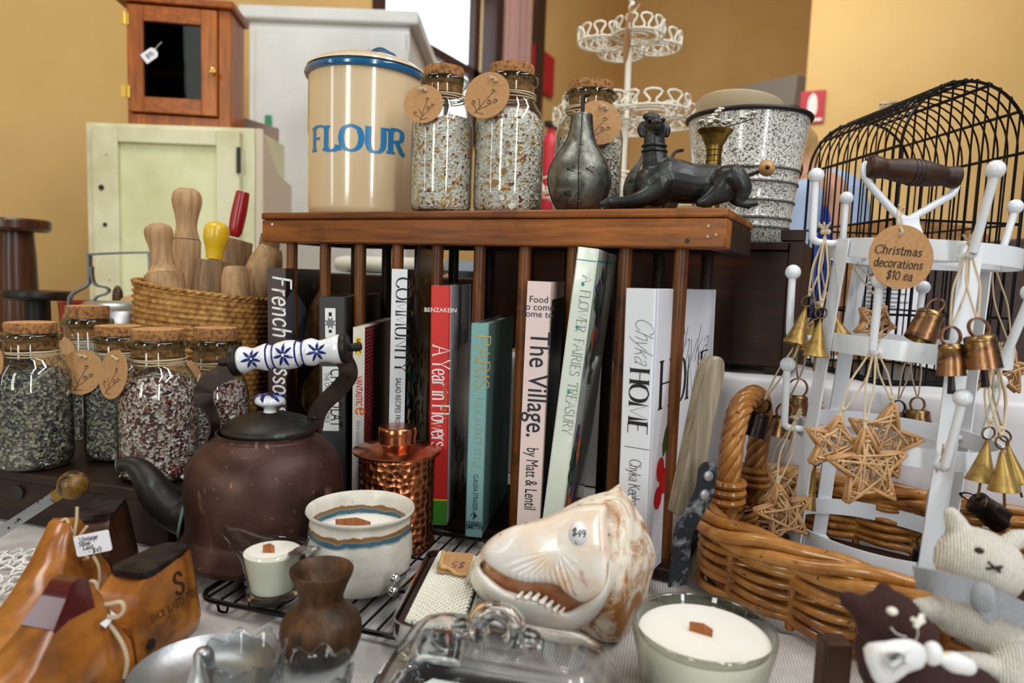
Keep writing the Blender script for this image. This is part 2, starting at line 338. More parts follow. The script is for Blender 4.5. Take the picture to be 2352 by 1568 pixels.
def script(s, size, thick=.12, thin=.04, serif=0, slant=0, track=.06, jitter=0, squeeze=1):
    """2-D ribbons of a line of lettering; returns (verts, faces, width)"""
    vs = []; fs = []; x0 = 0; rj = random.Random(len(s)*7+ord(s[0]))
    for ch in s:
        w, st = glyph(ch); dy = rj.uniform(-jitter, jitter); ks = 1+rj.uniform(-jitter, jitter)
        for pts in st:
            n = len(pts); b = len(vs); Q = []
            for i in range(n):
                a = pts[max(i-1, 0)]; c = pts[min(i+1, n-1)]; dx, dyy = c[0]-a[0], c[1]-a[1]; l = hypot(dx, dyy) or 1
                ww = (thin+(thick-thin)*abs(dyy/l)**1.5)/2; nx, ny = -dyy/l, dx/l
                if 0 < i < n-1:
                    e0 = (pts[i][0]-a[0], pts[i][1]-a[1]); e1 = (c[0]-pts[i][0], c[1]-pts[i][1])
                    cr = (e0[0]*e1[0]+e0[1]*e1[1])/((hypot(*e0)*hypot(*e1)) or 1)
                    if cr < .3: ww *= 1.25
                Q.append((pts[i], nx*ww, ny*ww))
            for (p, nx, ny) in Q: vs += [(p[0]+nx, p[1]+ny), (p[0]-nx, p[1]-ny)]
            for i in range(n-1): fs.append((b+2*i, b+2*i+1, b+2*i+3, b+2*i+2))
            if not serif:      # rounded pen ends
                for (p, nx, ny) in (Q[0], Q[-1]):
                    r = hypot(nx, ny); b2 = len(vs); vs += [(p[0]+r*cos(k*pi/4), p[1]+r*sin(k*pi/4)) for k in range(8)]; fs.append(tuple(range(b2, b2+8)))
            else:
                for i, j in ((0, 1), (n-1, n-2)):
                    p, q = pts[i], pts[j]; l = hypot(p[0]-q[0], p[1]-q[1]) or 1
                    if abs(p[1]-q[1])/l > .8 and l > .12 and (abs(p[1]) < .01 or abs(p[1]-1) < .01 or abs(p[1]-.64) < .01) and not (ch in 'TCGS' and p[1] > .5):
                        sh = thin*1.05 if serif < 2 else thin*1.5; hw = thick/2+serif*.055; y0 = p[1]-(sh/2 if p[1] > .1 else -sh/2)
                        lo = -hw if not (ch in 'rnmhpbkldiu' and p[1] > .1) else -hw; hi = hw if not (ch in 'rnmhpbkldiu' and p[1] > .1) else thick/2
                        b2 = len(vs); vs += [(p[0]+lo, y0-sh/2), (p[0]+hi, y0-sh/2), (p[0]+hi, y0+sh/2), (p[0]+lo, y0+sh/2)]; fs.append((b2, b2+1, b2+2, b2+3))
            for i in range(b, len(vs)):
                X, Y = vs[i]; Y = Y*ks+dy; vs[i] = ((x0+X*squeeze+slant*Y), Y)
        x0 += w*squeeze+track
    return [(x*size, y*size) for x, y in vs], fs, (x0-track)*size
def sans(s, size, bold=0, track=1.0, squeeze=1):
    cu = bpy.data.curves.new('txt', 'FONT'); cu.body = s; cu.size = size*1.38; cu.offset = bold*size; cu.space_character = track; cu.resolution_u = 3
    o = bpy.data.objects.new('txt', cu); COL.objects.link(o); bpy.context.view_layer.update()
    me = bpy.data.meshes.new_from_object(o.evaluated_get(bpy.context.evaluated_depsgraph_get())); vs = [(p.co.x*squeeze, p.co.y) for p in me.vertices]; fs = [tuple(p.vertices) for p in me.polygons]
    bpy.data.objects.remove(o); bpy.data.curves.remove(cu); bpy.data.meshes.remove(me)
    return vs, fs, max([p[0] for p in vs] or [0])
def letter(mb, txt, T, x=0, y=0, align='l', fit=None, mat=0, lift=.0004, fn=None):
    """put 2-D lettering on the frame T (z of T = outward)"""
    vs, fs, w = txt; k = 1
    if fit and w > 0: k = fit/w
    dx = {'l': 0, 'c': -w*k/2, 'r': -w*k}[align]
    P = [((p[0]*k+dx+x), (p[1]+y)) for p in vs]
    fs2 = []
    for f in fs:
        a = sum(P[f[i]][0]*P[f[(i+1) % len(f)]][1]-P[f[(i+1) % len(f)]][0]*P[f[i]][1] for i in range(len(f)))
        fs2.append(f if a > 0 else tuple(reversed(f)))
    if fn: mb.add([fn(a, b) for a, b in P], fs2, mat)
    else: mb.add([(a, b, lift) for a, b in P], fs2, mat, T)
    return w*k
# ------------------------------------------------------------------ the room
M_wall = pbr('yellow_wall_paint', (226, 190, 126), .8, var=((216, 178, 112), 1.5, .35, .7), bump=(60, .03))
M_brown = pbr('dark_brown_paint', (58, 38, 34), .5)
M_floor = wood('floor_boards', (92, 62, 40), (130, 92, 60), 'Y', 12)
XL = -2.8; YF = 8.7
g = lambda p, X: pX(p[0], p[1], X).y
wy0, wy1 = g((866, 60), XL), g((1140, 60), XL)
wz0 = pX(1010, 255, XL).z-.12; wz1 = 2.6
mb = MB()
mb.box((XL-.25, -1.5, -.75), (XL, wy0, 5.0)); mb.box((XL-.25, wy0, -.75), (XL, wy1, wz0)); mb.box((XL-.25, wy0, wz1), (XL, wy1, 5.0)); mb.box((XL-.25, wy1, -.75), (XL, YF, 5.0))
struct('wall_left', mb, M_wall)
mb = MB(); mb.box((XL-.25, YF, -.75), (2.6, YF+.2, 5.0)); struct('wall_back', mb, M_wall)
q = pY(1843, 300, 5.6)
mb = MB(); mb.box((q.x, 5.6, -.75), (4.2, YF-.002, 5.0)); struct('wall_right', mb, M_wall)
mb = MB(); mb.box((XL-.25, -1.5, -.8), (4.2, YF+.2, -.75)); struct('floor', mb, M_floor)
mb = MB(); mb.box((XL-.25, 1.6, 5.0), (4.2, YF+.2, 5.05)); struct('ceiling', mb, pbr('ceiling_white', (225, 220, 205), .9))
# window in the left wall: dark frame, slanting away, bright sky behind it
M_sky = emit('overcast_sky', (238, 244, 255), 3.2)
fr = MB()
for (a, b) in ((wy0-.05, wy0+.05), (wy1-.05, wy1+.05)): fr.box((XL-.1, a, wz0), (XL+.03, b, wz1))
fr.box((XL-.1, wy0, wz0-.02), (XL+.05, wy1, wz0+.05)); fr.box((XL-.1, wy0, wz1-.05), (XL+.03, wy1, wz1))
w1 = struct('window_1', fr, M_brown)
zr = pX(1045, 140, XL).z
mb = MB(); mb.box((XL-.08, wy0+.05, zr-.035), (XL-.02, wy1-.05, zr+.035)); yv = g((1103, 60), XL); mb.box((XL-.08, yv-.04, wz0+.05), (XL-.02, yv+.04, wz1-.05)); yv = g((1040, 200), XL); mb.box((XL-.07, yv-.02, wz0+.05), (XL-.03, yv+.02, zr-.035))
build('window_sash', mb, M_brown, w1)
mb = MB(); mb.box((XL-.056, wy0+.05, wz0+.05), (XL-.052, wy1-.05, wz1-.05)); build('pane', mb, thin_glass('window_glass', (252, 253, 253), (250, 252, 252), .5), w1)
mb = MB(); mb.box((XL-.6, wy0-.8, wz0-.8), (XL-.55, wy1+1.2, wz1+.6)); struct('sky_backdrop', mb, M_sky)
# pinkish curtain, cream strip and dark post beside the window
mb = MB(); ya, yb = g((1148, 60), XL), g((1204, 60), XL)
pts = [V((XL+.05+.018*sin(i*1.9), lerp(ya, yb, i/14), 0)) for i in range(15)]
for i in range(14):
    a, b = pts[i], pts[i+1]
    mb.add([(a.x, a.y, .55), (b.x, b.y, .55), (b.x, b.y, 2.7), (a.x, a.y, 2.7), (a.x-.012, a.y, .55), (b.x-.012, b.y, .55), (b.x-.012, b.y, 2.7), (a.x-.012, a.y, 2.7)], [(0, 1, 2, 3), (5, 4, 7, 6), (0, 4, 5, 1), (3, 2, 6, 7)])
tag(build('curtain', mb, pbr('dusky_pink_cloth', (178, 138, 132), .8)), 'dusky pink curtain hanging beside the bright window', 'curtain')
mb = MB(); ya, yb = g((1222, 60), XL), g((1242, 60), XL); mb.box((XL, ya, -.75), (XL+.05, yb, 5.0)); struct('trim_1', mb, M_brown)
# wall signs and boxes far behind
def plate(T, w, h, t, mat, name, parent=None, **k):
    mb = MB(); mb.box((-w/2, -h/2, 0), (w/2, h/2, t), T=T); return build(name, mb, mat, parent, **k)
M_red = pbr('sign_red', (190, 18, 44), .5); M_white = pbr('matt_white', (236, 236, 234), .6); M_black = pbr('matt_black', (14, 14, 15), .5)
c = pY(1866, 246, 5.6-.012); d = depth(c); w, h = 52*d/FPX, 72*d/FPX
t = thing('wall_sign', 'small red and white fire extinguisher sign on the yellow wall', 'sign', c)
T = axes(c, (1, 0, 0), (0, 0, 1)); plate(T, w, h, .01, M_red, 'sign_plate', t)
mb = MB(); T2 = axes(c-V((0, .0115, 0)), (1, 0, 0), (0, 0, 1))
mb.prism(sp2([(-.06*w*3, -.2*h), (-.06*w*3, .22*h), (0, .42*h), (.06*w*3, .22*h), (.06*w*3, -.2*h), (0, -.26*h)], 4, True), T2, .001); mb.box((-.42*w, -.45*h, 0), (.42*w, -.36*h, .001), T=T2)
build('extinguisher_symbol', mb, M_white, t)
# grey wall box below the ceiling of the far wall
a, b = pd(1672, 205, 6.6), pd(1830, 170, 5.9); ex = (b-a); w = ex.length; h = 66*6.2/FPX; T = axes(a, ex.normalized(), (-ex.normalized()).cross(V((ex.y, -ex.x, 0)).normalized()))
mb = MB(); mb.box((0, -h, -.3), (w, 0, 0), T=T)
tag(build('wall_heater', mb, pbr('grey_enamel', (150, 146, 142), .5), bevel=.01), 'plain grey box mounted high on the far yellow wall', 'heater')
c = pX(1246, 165, XL+.02); d = depth(c)
T = axes(c, (0, 1, 0), (0, 0, 1)); hh = 45*d/FPX
plate(T, .45, hh*2, .02, M_red, 'wall_sign', None, label='narrow red notice on the wall beside the dark post', cat='sign')
# ------------------------------------------------------------------ tables
def linen(name, stripes):
    m, nt, bs = newmat(name); L = nt.links; tc = coords(nt, (1, 1, 1), (0, 0, rad(-13)))
    a = N(nt, 'ShaderNodeTexWave'); a.bands_direction = 'X'; a.inputs['Scale'].default_value = 120; L.new(tc, a.inputs['Vector'])
    b = N(nt, 'ShaderNodeTexWave'); b.bands_direction = 'Y'; b.inputs['Scale'].default_value = 150; b.inputs['Distortion'].default_value = .6; L.new(tc, b.inputs['Vector'])
    hgt = mixc(nt, .5, a.outputs['Fac'], b.outputs['Fac'])
    base = mixc(nt, ramp(nt, noise(nt, tc, 26, 4), [(.3, (0, 0, 0, 1)), (.7, (1, 1, 1, 1))]), C3(186, 180, 176), C3(224, 220, 217))
    base = mixc(nt, ramp(nt, hgt, [(.1, (0, 0, 0, 1)), (.6, (1, 1, 1, 1))]), C3(150, 144, 140), base)
    if stripes:
        sx = N(nt, 'ShaderNodeSeparateXYZ'); L.new(tc, sx.inputs[0]); k = N(nt, 'ShaderNodeMath', operation='MULTIPLY_ADD'); k.inputs[1].default_value = 4; k.inputs[2].default_value = -1.6
        wob = N(nt, 'ShaderNodeMath', operation='MULTIPLY_ADD'); L.new(a.outputs['Fac'], wob.inputs[0]); wob.inputs[1].default_value = .0012; L.new(sx.outputs['Y'], wob.inputs[2]); L.new(wob.outputs[0], k.inputs[0])
        B, W_ = (1, 1, 1, 1), (0, 0, 0, 1); st = [(0, W_)]
        for y0, y1 in ((.484, .503), (.507, .510), (.5165, .5195), (.541, .5445), (.549, .5675), (.5705, .577), (.5795, .588), (.6, .603)): st += [((y0*4-1.6), B), ((y1*4-1.6), W_)]
        base = mixc(nt, ramp(nt, k.outputs[0], st, 'CONSTANT'), base, C3(26, 26, 32))
    L.new(base, bs.inputs['Base Color']); bs.inputs['Roughness'].default_value = .9; bumpn(nt, bs, hgt, .35, .0006); return m
M_linen = linen('plain_linen', False); M_striped = linen('striped_linen', True)
M_tablewood = wood('table_wood', (58, 38, 26), (92, 62, 40), 'X', 14)
t = thing('trestle_table', 'long table under all the bric a brac, hidden by its cream cloth', 'table', (-.5, .8, -.75))
mb = MB(); mb.box((-1.70, .16, -.035), (1.05, 1.34, -.006)); build('table_top', mb, M_tablewood, t)
for lx, ly in ((-1.6, .24), (.95, .24), (-1.6, 1.24), (.95, 1.24)):
    mb = MB(); mb.box((lx-.03, ly-.03, -.75), (lx+.03, ly+.03, -.035)); build('leg', mb, M_tablewood, t)
def clothsurf(x0, x1, y0, y1, z, nx, ny, amp, drop=0):
    def fn(u, v):
        x, y = lerp(x0, x1, u), lerp(y0, y1, v); zz = z+amp*(sin(x*31+y*17)+.7*sin(x*11-y*29+1)+.5*sin(x*57+y*41))
        return (x, y, zz)
    return fn
mb = MB(); mb.surf(clothsurf(-1.72, 1.07, .15, 1.36, -.0022, 90, 60, .0004), 90, 60)
for (xa, ya, xb, yb) in ((-1.72, .15, 1.07, .15), (1.07, .15, 1.07, 1.36), (1.07, 1.36, -1.72, 1.36), (-1.72, 1.36, -1.72, .15)):
    mb.surf(lambda u, v: (lerp(xa, xb, u)+.004*sin(u*40)*v, lerp(ya, yb, u)+.006*sin(u*37)*v, -.003-.22*v), 60, 6)
tag(build('tablecloth', mb, M_linen), 'plain cream linen tablecloth covering the long table', 'tablecloth')
mb = MB()
def runf(u, v):
    x = lerp(-.44, .42, u); y = lerp(.30, .60, v)+.23*(x+.2)
    return (x, y, .0016+.0007*(sin(x*43+y*9)+sin(y*61+x*13)))
mb.surf(runf, 80, 34)
tag(build('table_runner', mb, M_striped, kind=None), 'cream woven runner with black stripes lying over the plain tablecloth', 'table runner')
# ------------------------------------------------------------------ furniture behind the stall
M_cream = pbr('chalky_cream_paint', (218, 216, 182), .6, var=((196, 190, 150), 7, .45, .7), var2=((70, 64, 44), 26, .72, .76), bump=(40, .06))
M_whitep = pbr('old_white_paint', (226, 228, 228), .5, var=((206, 208, 206), 3, .4, .7))
M_pine = wood('honey_pine', (138, 66, 10), (192, 108, 24), 'Z', 22, .4, coat=.2)
M_pinex = wood('honey_pine_across', (138, 66, 10), (186, 102, 22), 'X', 22, .4, coat=.2)
M_brass = pbr('polished_brass', (196, 156, 74), .28, 1)
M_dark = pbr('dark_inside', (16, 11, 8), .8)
# the three cupboards face the stall front; local frame: x right, y back, z up
def local(px, py, d, turn=0):
    o = pd(px, py, d); a = YAW+turn; return axes((o.x, o.y, 0), (cos(a), sin(a), 0), (-sin(a), cos(a), 0)), d/FPX, V((o.x, o.y, 0))
T, k, O = local(572, 300, 2.75); w = (936-572)*k; zt_ = zat(O, 18); zb = -.75; D = .58
t = thing('white_cupboard', 'tall white painted cupboard standing behind the enamel canister', 'cupboard', T @ V((w/2, D/2, zb)))
mb = MB(); mb.box((0, 0, zb), (w, D, zt_-.05), T=T); build('carcass', mb, M_whitep, t, bevel=.004)
mb = MB(); mb.box((-.035, -.03, zt_-.05), (w+.04, D+.03, zt_+.005), T=T); build('cornice', mb, M_whitep, t, bevel=.01)
mb = MB(); mb.box((.03, -.014, -.6), (w-.012, -.0005, zt_-.08), T=T); d = build('door', mb, M_whitep, t, bevel=.003)
mb = MB(); hz = zat(O, 128); mb.box((w-.012, -.018, hz-.035), (w-.002, -.0005, hz+.035), T=T); build('hinge', mb, M_whitep, d)
mb = MB(); hz = zat(O, 288); mb.box((40*k, -.022, hz-.04), (56*k, -.0145, hz+.04), T=T); build('door_tab', mb, pbr('green_plastic', (60, 150, 110), .4), d, bevel=.006, label='small green tab on the white door')
T, k, O = local(199, 400, 1.98); w = (585-199)*k; zt_ = zat(O, 280); D = .26
X = lambda px: (px-199)*k
t = thing('cream_cupboard', 'chipped cream painted cupboard with one panelled door', 'cupboard', T @ V((w/2, D/2, zb)))
mb = MB(); mb.box((0, 0, zb), (w, D, zt_), T=T); build('carcass', mb, M_cream, t, bevel=.003)
mb = MB(); T2 = T @ Matrix(((0, 0, 1, w+.002), (1, 0, 0, 0), (0, 1, 0, 0), (0, 0, 0, 1))); mb.prism([(0, zb), (D, zb), (D, zt_-.13), (.13, zt_-.11), (.0, zt_)], T2, .022)
build('side_bracket', mb, pbr('pale_pinkish_paint', (206, 192, 172), .6), t, bevel=.002)
xa, xb, xc, xd = X(222), X(280), X(504), X(556); dz, dzb, pz_ = zt_-.012, -.15, zat(O, 326)
mb = MB()
for b_ in (((xa, -.022, dzb), (xb, -.0005, dz)), ((xc, -.022, dzb), (xd, -.0005, dz)), ((xb, -.022, pz_), (xc, -.0005, dz)), ((xb, -.022, dzb), (xc, -.0005, dzb+.08))): mb.box(*b_, T=T)
d = build('door', mb, M_cream, t, bevel=.003)
mb = MB(); mb.box((xb, -.008, dzb+.08), (xc, -.0005, pz_), T=T); build('door_panel', mb, pbr('pale_cream_panel', (222, 224, 182), .55, var=((200, 200, 150), 4, .45, .7)), d)
mb = MB(); hz = zat(O, 358); mb.box((xd-.004, -.03, hz-.036), (xd+.006, -.0225, hz+.036), T=T); build('hinge', mb, M_black, d)
for px, py, r in ((243, 431, .008), (250, 515, .006)):
    mb = MB(); mb.lathe([(0, 0), (r, 0), (r, .002), (0, .002)], 14, T @ frame((X(px), -.0225, zat(O, py)), (0, -1, 0))); build('keyhole', mb, M_black, d)
T3 = T @ frame((X(212), D-.05, zt_), (0, -1, 0), (1, 0, 0)); T3 = T @ Matrix(((1, 0, 0, X(214)), (0, 0, -1, D-.004), (0, 1, 0, zt_+.001), (0, 0, 0, 1)))
mb = MB(); mb.prism([(0, 0), (.45, 0), (.45, .05), (0, .17)], T3, .012)
tag(build('hardboard_sheet', mb, pbr('grey_brown_board', (142, 122, 110), .8)), 'grey brown sloping board leaning behind the little glazed cupboard', 'board')
zb2 = zt_+.001; T, k, O = local(287, 278, 1.985, rad(7)); W = (520-287)*k; D = .15; zt2 = zat(O, 4)
t = thing('wall_cupboard', 'little honey pine cupboard with a dark glazed door on the cream cupboard', 'cupboard', T @ V((W/2, D/2, zb2)))
th = .014; bx = lambda mb, lo, hi, m=0: mb.box(lo, hi, m, T)
mb = MB()
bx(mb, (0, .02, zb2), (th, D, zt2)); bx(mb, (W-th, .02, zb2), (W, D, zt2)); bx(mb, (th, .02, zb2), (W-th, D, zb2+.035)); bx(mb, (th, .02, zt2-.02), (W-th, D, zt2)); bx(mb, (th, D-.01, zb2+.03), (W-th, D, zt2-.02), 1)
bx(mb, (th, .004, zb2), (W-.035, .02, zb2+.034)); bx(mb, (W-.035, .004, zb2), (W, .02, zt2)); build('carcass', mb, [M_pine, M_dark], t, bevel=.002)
mb = MB(); bx(mb, (-.018, -.014, zt2), (W+.012, D+.01, zt2+.022)); build('top_board', mb, M_pinex, t, bevel=.004)
x0, x1 = .012, W-.036; z0, z1 = zb2+.038, zt2-.006; fw = .044
mb = MB(); bx(mb, (x0, -.008, z0), (x0+fw, .012, z1)); bx(mb, (x1-fw, -.008, z0), (x1, .012, z1)); bx(mb, (x0+fw, -.008, z0), (x1-fw, .012, z0+fw), 1); bx(mb, (x0+fw, -.008, z1-fw), (x1-fw, .012, z1), 1)
d = build('door', mb, [M_pine, M_pinex], t, bevel=.002)
mb = MB(); bx(mb, (x0+fw-.004, .001, z0+fw-.004), (x1-fw+.004, .003, z1-fw+.004)); build('pane', mb, thin_glass('dark_pane', (150, 150, 150), (60, 60, 60), .08), d)
mb = MB(); zm = zat(O, 154); bx(mb, (th, .03, zm-.006), (W-th, D-.012, zm+.006)); build('shelf', mb, M_pinex, t)
for py in (45, 211):
    q = zat(O, py); mb = MB(); bx(mb, (-.004, -.012, q-.017), (.02, -.0085, q+.017)); mb.tube([T @ V((.008, -.013, q-.017)), T @ V((.008, -.013, q+.017))], .004); build('hinge', mb, M_brass, t)
q = T @ V(((486-287)*k, -.008, zat(O, 155))); nf = (T.to_3x3() @ V((0, -1, 0)))
mb = MB(); mb.lathe([(0, -.001), (.004, -.001), (.004, .01), (.009, .016), (.009, .024), (0, .028)], 16, frame(q, nf)); build('knob', mb, M_brass, d)
def tag_poly(w, h, r=.25, n=5):
    out = []
    for cx, cy, a0 in ((w/2-r, h/2-r, 0), (-w/2+r, h/2-r, 90), (-w/2+r, -h/2+r, 180), (w/2-r, -h/2+r, 270)):
        out += [(cx+r*cos(rad(a0+90*k/n)), cy+r*sin(rad(a0+90*k/n))) for k in range(n+1)]
    return out
M_string = pbr('natural_twine', (196, 178, 146), .9, bump=(900, .3)); M_ink = pbr('black_ink', (12, 12, 14), .7); M_paper = pbr('white_card', (232, 232, 238), .8)
q = T @ V(((347-287)*k, -.012, zat(O, 125))); t = thing('price_tag', 'small white price tag hanging on the glazed door of the pine cupboard', 'price tag', q)
a = rad(38); xr = T.to_3x3() @ V((cos(a), 0, sin(a))); yr = T.to_3x3() @ V((-sin(a), 0, cos(a)))
mb = MB(); mb.prism([(-.022, -.015), (.014, -.015), (.022, -.007), (.022, .007), (.014, .015), (-.022, .015)], axes(q, xr, yr), .001); build('card', mb, M_paper, t)
mb = MB(); letter(mb, script('$95', .012, .16, .12), axes(q+nf*.0012, xr, yr), 0, -.006, 'c'); build('price_lettering', mb, M_ink, t)
e = T @ V(((372-287)*k, -.0095, zat(O, 92))); mb = MB(); mb.tube(spline([q+xr*.018, lerp(q, e, .6)+nf*.002, e], 5), .0012, 6); build('string', mb, M_string, t)
# cotton bobbins
M_bob = wood('dark_turned_wood', (48, 26, 14), (92, 50, 22), 'Z', 30, .35, coat=.3); M_bobblk = wood('black_turned_wood', (14, 12, 10), (34, 26, 20), 'Z', 30, .4)
def upright(px, py_base, d):    # base point on the table below a given column of the photo at distance d
    p = pd(px, py_base, d); return V((p.x, p.y, 0))
B = upright(42, 700, 1.4); k = depth(B)/FPX; zT = zat(B, 503); zB = zat(B, 531)
t = thing('wooden_bobbin', 'tall brown wooden mill bobbin with a round flange at the far left', 'bobbin', B)
mb = MB(); mb.lathe([(0, zB), (34*k, zB), (38*k, zB-.05), (46*k, .1), (46*k, .02)], 32, Matrix.Translation(V((B.x, B.y, 0)))); build('shaft', mb, M_bob, t)
mb = MB(); mb.lathe([(0, zB), (60*k, zB), (68*k, zB+.006), (68*k, zT-.004), (64*k, zT), (0, zT)], 36, Matrix.Translation(V((B.x, B.y, 0)))); build('flange', mb, M_bob, t)
mb = MB(); mb.lathe([(0, 0), (68*k, 0), (68*k, .022), (0, .022)], 36, Matrix.Translation(V((B.x, B.y, 0)))); build('flange', mb, M_bob, t)
B = upright(85, 700, 1.22); k = depth(B)/FPX; zT = zat(B, 668); zB = zat(B, 688)
t = thing('wooden_bobbin', 'shorter black wooden bobbin standing in front of the tall brown one', 'bobbin', B)
mb = MB(); mb.lathe([(0, zB), (26*k, zB), (28*k, .02)], 32, Matrix.Translation(V((B.x, B.y, 0)))); build('shaft', mb, M_bobblk, t)
for z0, z1 in ((zB, zT), (0, .02)):
    mb = MB(); mb.lathe([(0, z0), (60*k, z0), (68*k, z0+.004), (69*k, lerp(z0, z1, .5)), (66*k, z1), (0, z1)], 36, Matrix.Translation(V((B.x, B.y, 0)))); build('flange', mb, M_bobblk, t)
# aluminium tiffin tin with its wire handle
M_alu = pbr('dull_aluminium', (176, 178, 180), .36, 1, bump=(120, .05)); M_steel = pbr('grey_steel', (128, 130, 134), .3, 1)
B = upright(268, 730, 1.17); B.y -= .005; B.x += .012; k = depth(B)/FPX; zl = zat(B, 726)
TB = Matrix.Translation(V((B.x, B.y, 0)))
t = thing('tiffin_tin', 'dull aluminium lunch tin with a bent wire carrying handle', 'lunch tin', B)
mb = MB(); mb.lathe([(0, 0), (100*k, 0), (104*k, .006), (104*k, zl-.004), (98*k, zl-.004), (98*k, .006), (0, .006)], 48, TB); build('pot', mb, M_alu, t)
mb = MB(); mb.lathe([(106*k, zl-.012), (106*k, zl), (98*k, zl+.013), (70*k, zl+.02), (66*k, zl+.024), (0, zl+.024), (0, zl+.02), (66*k, zl+.018), (100*k, zl), (104*k, zl-.012)], 48, TB); build('lid', mb, M_alu, t)
mb = MB(); Pq = lambda x, y: pd(x, y, depth(B))
hp = [(158, 745), (160, 700), (166, 676), (200, 655), (207, 635), (206, 590), (214, 584), (330, 580), (344, 586), (346, 640), (352, 655)]
mb.strip(spline([Pq(*p) for p in hp], 5), .010, .0035, (FWD.x, FWD.y, 0)); build('handle', mb, M_steel, t)
mb = MB(); mb.strip(spline([Pq(*p) for p in [(211, 612), (213, 640), (222, 655), (244, 660), (250, 668), (240, 676), (222, 682), (216, 694), (232, 702), (310, 704), (330, 694), (322, 680), (318, 668), (330, 660), (343, 652)]], 5), .008, .003, (FWD.x, FWD.y, 0)); build('clip', mb, M_steel, t)
# kitchen bits seen just over the tin
B = upright(303, 700, 1.36); mb = MB(); k = 1.36/FPX; zz = zat(B, 680); mb.lathe([(0, 0), (.03, .002), (.032, .05), (.03, zz-.05)]+[(28*k*cos(rad(a)), zz-.02+26*k*sin(rad(a))) for a in range(-30, 91, 15)][:-1]+[(0, zz-.02+26*k)], 28, Matrix.Translation(B))
tag(build('wooden_skittle', mb, wood('pale_beech', (188, 142, 92), (214, 172, 122), 'Z', 18, .6)), 'pale round topped wooden skittle between the tin handle and the basket', 'skittle')
B = upright(271, 700, 1.45); mb = MB(); zz = zat(B, 655); k = 1.36/FPX; mb.lathe([(0, 0), (.02, .002), (.012, .02), (.008, zz-.07), (13*k, zz-.035), (11*k, zz-.012), (5*k, zz-.002), (0, zz)], 24, Matrix.Translation(B))
tag(build('wooden_spindle', mb, M_bob), 'dark brown pointed wooden spindle behind the lunch tin lid', 'spindle')
B = upright(205, 712, 1.36); mb = MB(); k = 1.3/FPX; zz = zat(B, 692); mb.lathe([(0, 0), (50*k, 0), (62*k, zz-.02), (64*k, zz), (58*k, zz), (46*k, .01), (0, .01)], 36, Matrix.Translation(B))
tag(build('red_bowl', mb, pbr('red_enamel', (150, 40, 30), .3)), 'deep red bowl just showing behind the aluminium lunch tin', 'bowl')
# ------------------------------------------------------------------ the wooden plate rack
RC = pd(1674, 476, .66); YR = RC.y; ZT = RC.z; XR = RC.x; XLFT = pY(599, 489, YR).x; RD = .172; ZRB = pY(1670, 571, YR).z
M_rack = wood('rack_walnut', (96, 50, 16), (190, 114, 46), 'X', 26, .45, dark=((70, 38, 14), 14, .55, .8), coat=.15)
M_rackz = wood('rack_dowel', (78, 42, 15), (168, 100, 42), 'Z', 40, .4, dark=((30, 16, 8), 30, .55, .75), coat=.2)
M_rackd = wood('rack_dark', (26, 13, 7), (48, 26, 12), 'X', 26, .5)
rack = thing('plate_rack', 'dark wooden plate rack of round dowels under a thick top rail, holding the books', 'plate rack', ((XLFT+XR)/2, YR+RD/2, 0))
mb = MB(); mb.box((XLFT, YR, ZT-.0092), (XR, YR+RD, ZT)); build('top_board', mb, M_rack, rack, bevel=.0025)
mb = MB(); mb.box((XLFT+.001, YR+.001, ZRB), (XR-.001, YR+.034, ZT-.0098)); build('front_rail', mb, M_rack, rack, bevel=.002)
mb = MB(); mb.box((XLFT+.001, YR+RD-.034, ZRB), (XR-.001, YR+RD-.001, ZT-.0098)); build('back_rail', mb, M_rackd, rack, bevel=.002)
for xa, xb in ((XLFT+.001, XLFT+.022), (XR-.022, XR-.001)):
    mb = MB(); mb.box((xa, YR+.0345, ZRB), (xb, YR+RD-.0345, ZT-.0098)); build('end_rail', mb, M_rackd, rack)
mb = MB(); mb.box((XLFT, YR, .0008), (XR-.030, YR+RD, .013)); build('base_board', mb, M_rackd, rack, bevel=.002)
DX0 = pY(671, 600, YR+.02).x; DX1 = pY(1565, 600, YR+.02).x; DOW = [lerp(DX0, DX1, i/9) for i in range(10)]
for row, yy in (('front', YR+.02), ('back', YR+RD-.018)):
    for x in DOW:
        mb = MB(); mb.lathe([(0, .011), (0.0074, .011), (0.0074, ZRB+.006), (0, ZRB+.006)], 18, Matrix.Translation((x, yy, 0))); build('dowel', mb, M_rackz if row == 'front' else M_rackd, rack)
M_nail = pbr('old_nail', (150, 120, 96), .4, .8)
for px, py in ((1628, 518), (1645, 538), (1626, 542), (1578, 553)):
    p = pY(px, py, YR); mb = MB(); mb.lathe([(0, .0002), (.0019, .0004), (.0026, -.0008)], 10, frame((p.x, YR+.0006, p.z), (0, -1, 0))); build('nail', mb, M_nail if px > 1600 else M_black, rack)
p = pY(624, 515, YR); mb = MB(); mb.lathe([(0, .0002), (.0014, .0003), (.002, -.0008)], 10, frame((p.x, YR+.0006, p.z), (0, -1, 0))); build('nail', mb, M_paper, rack)
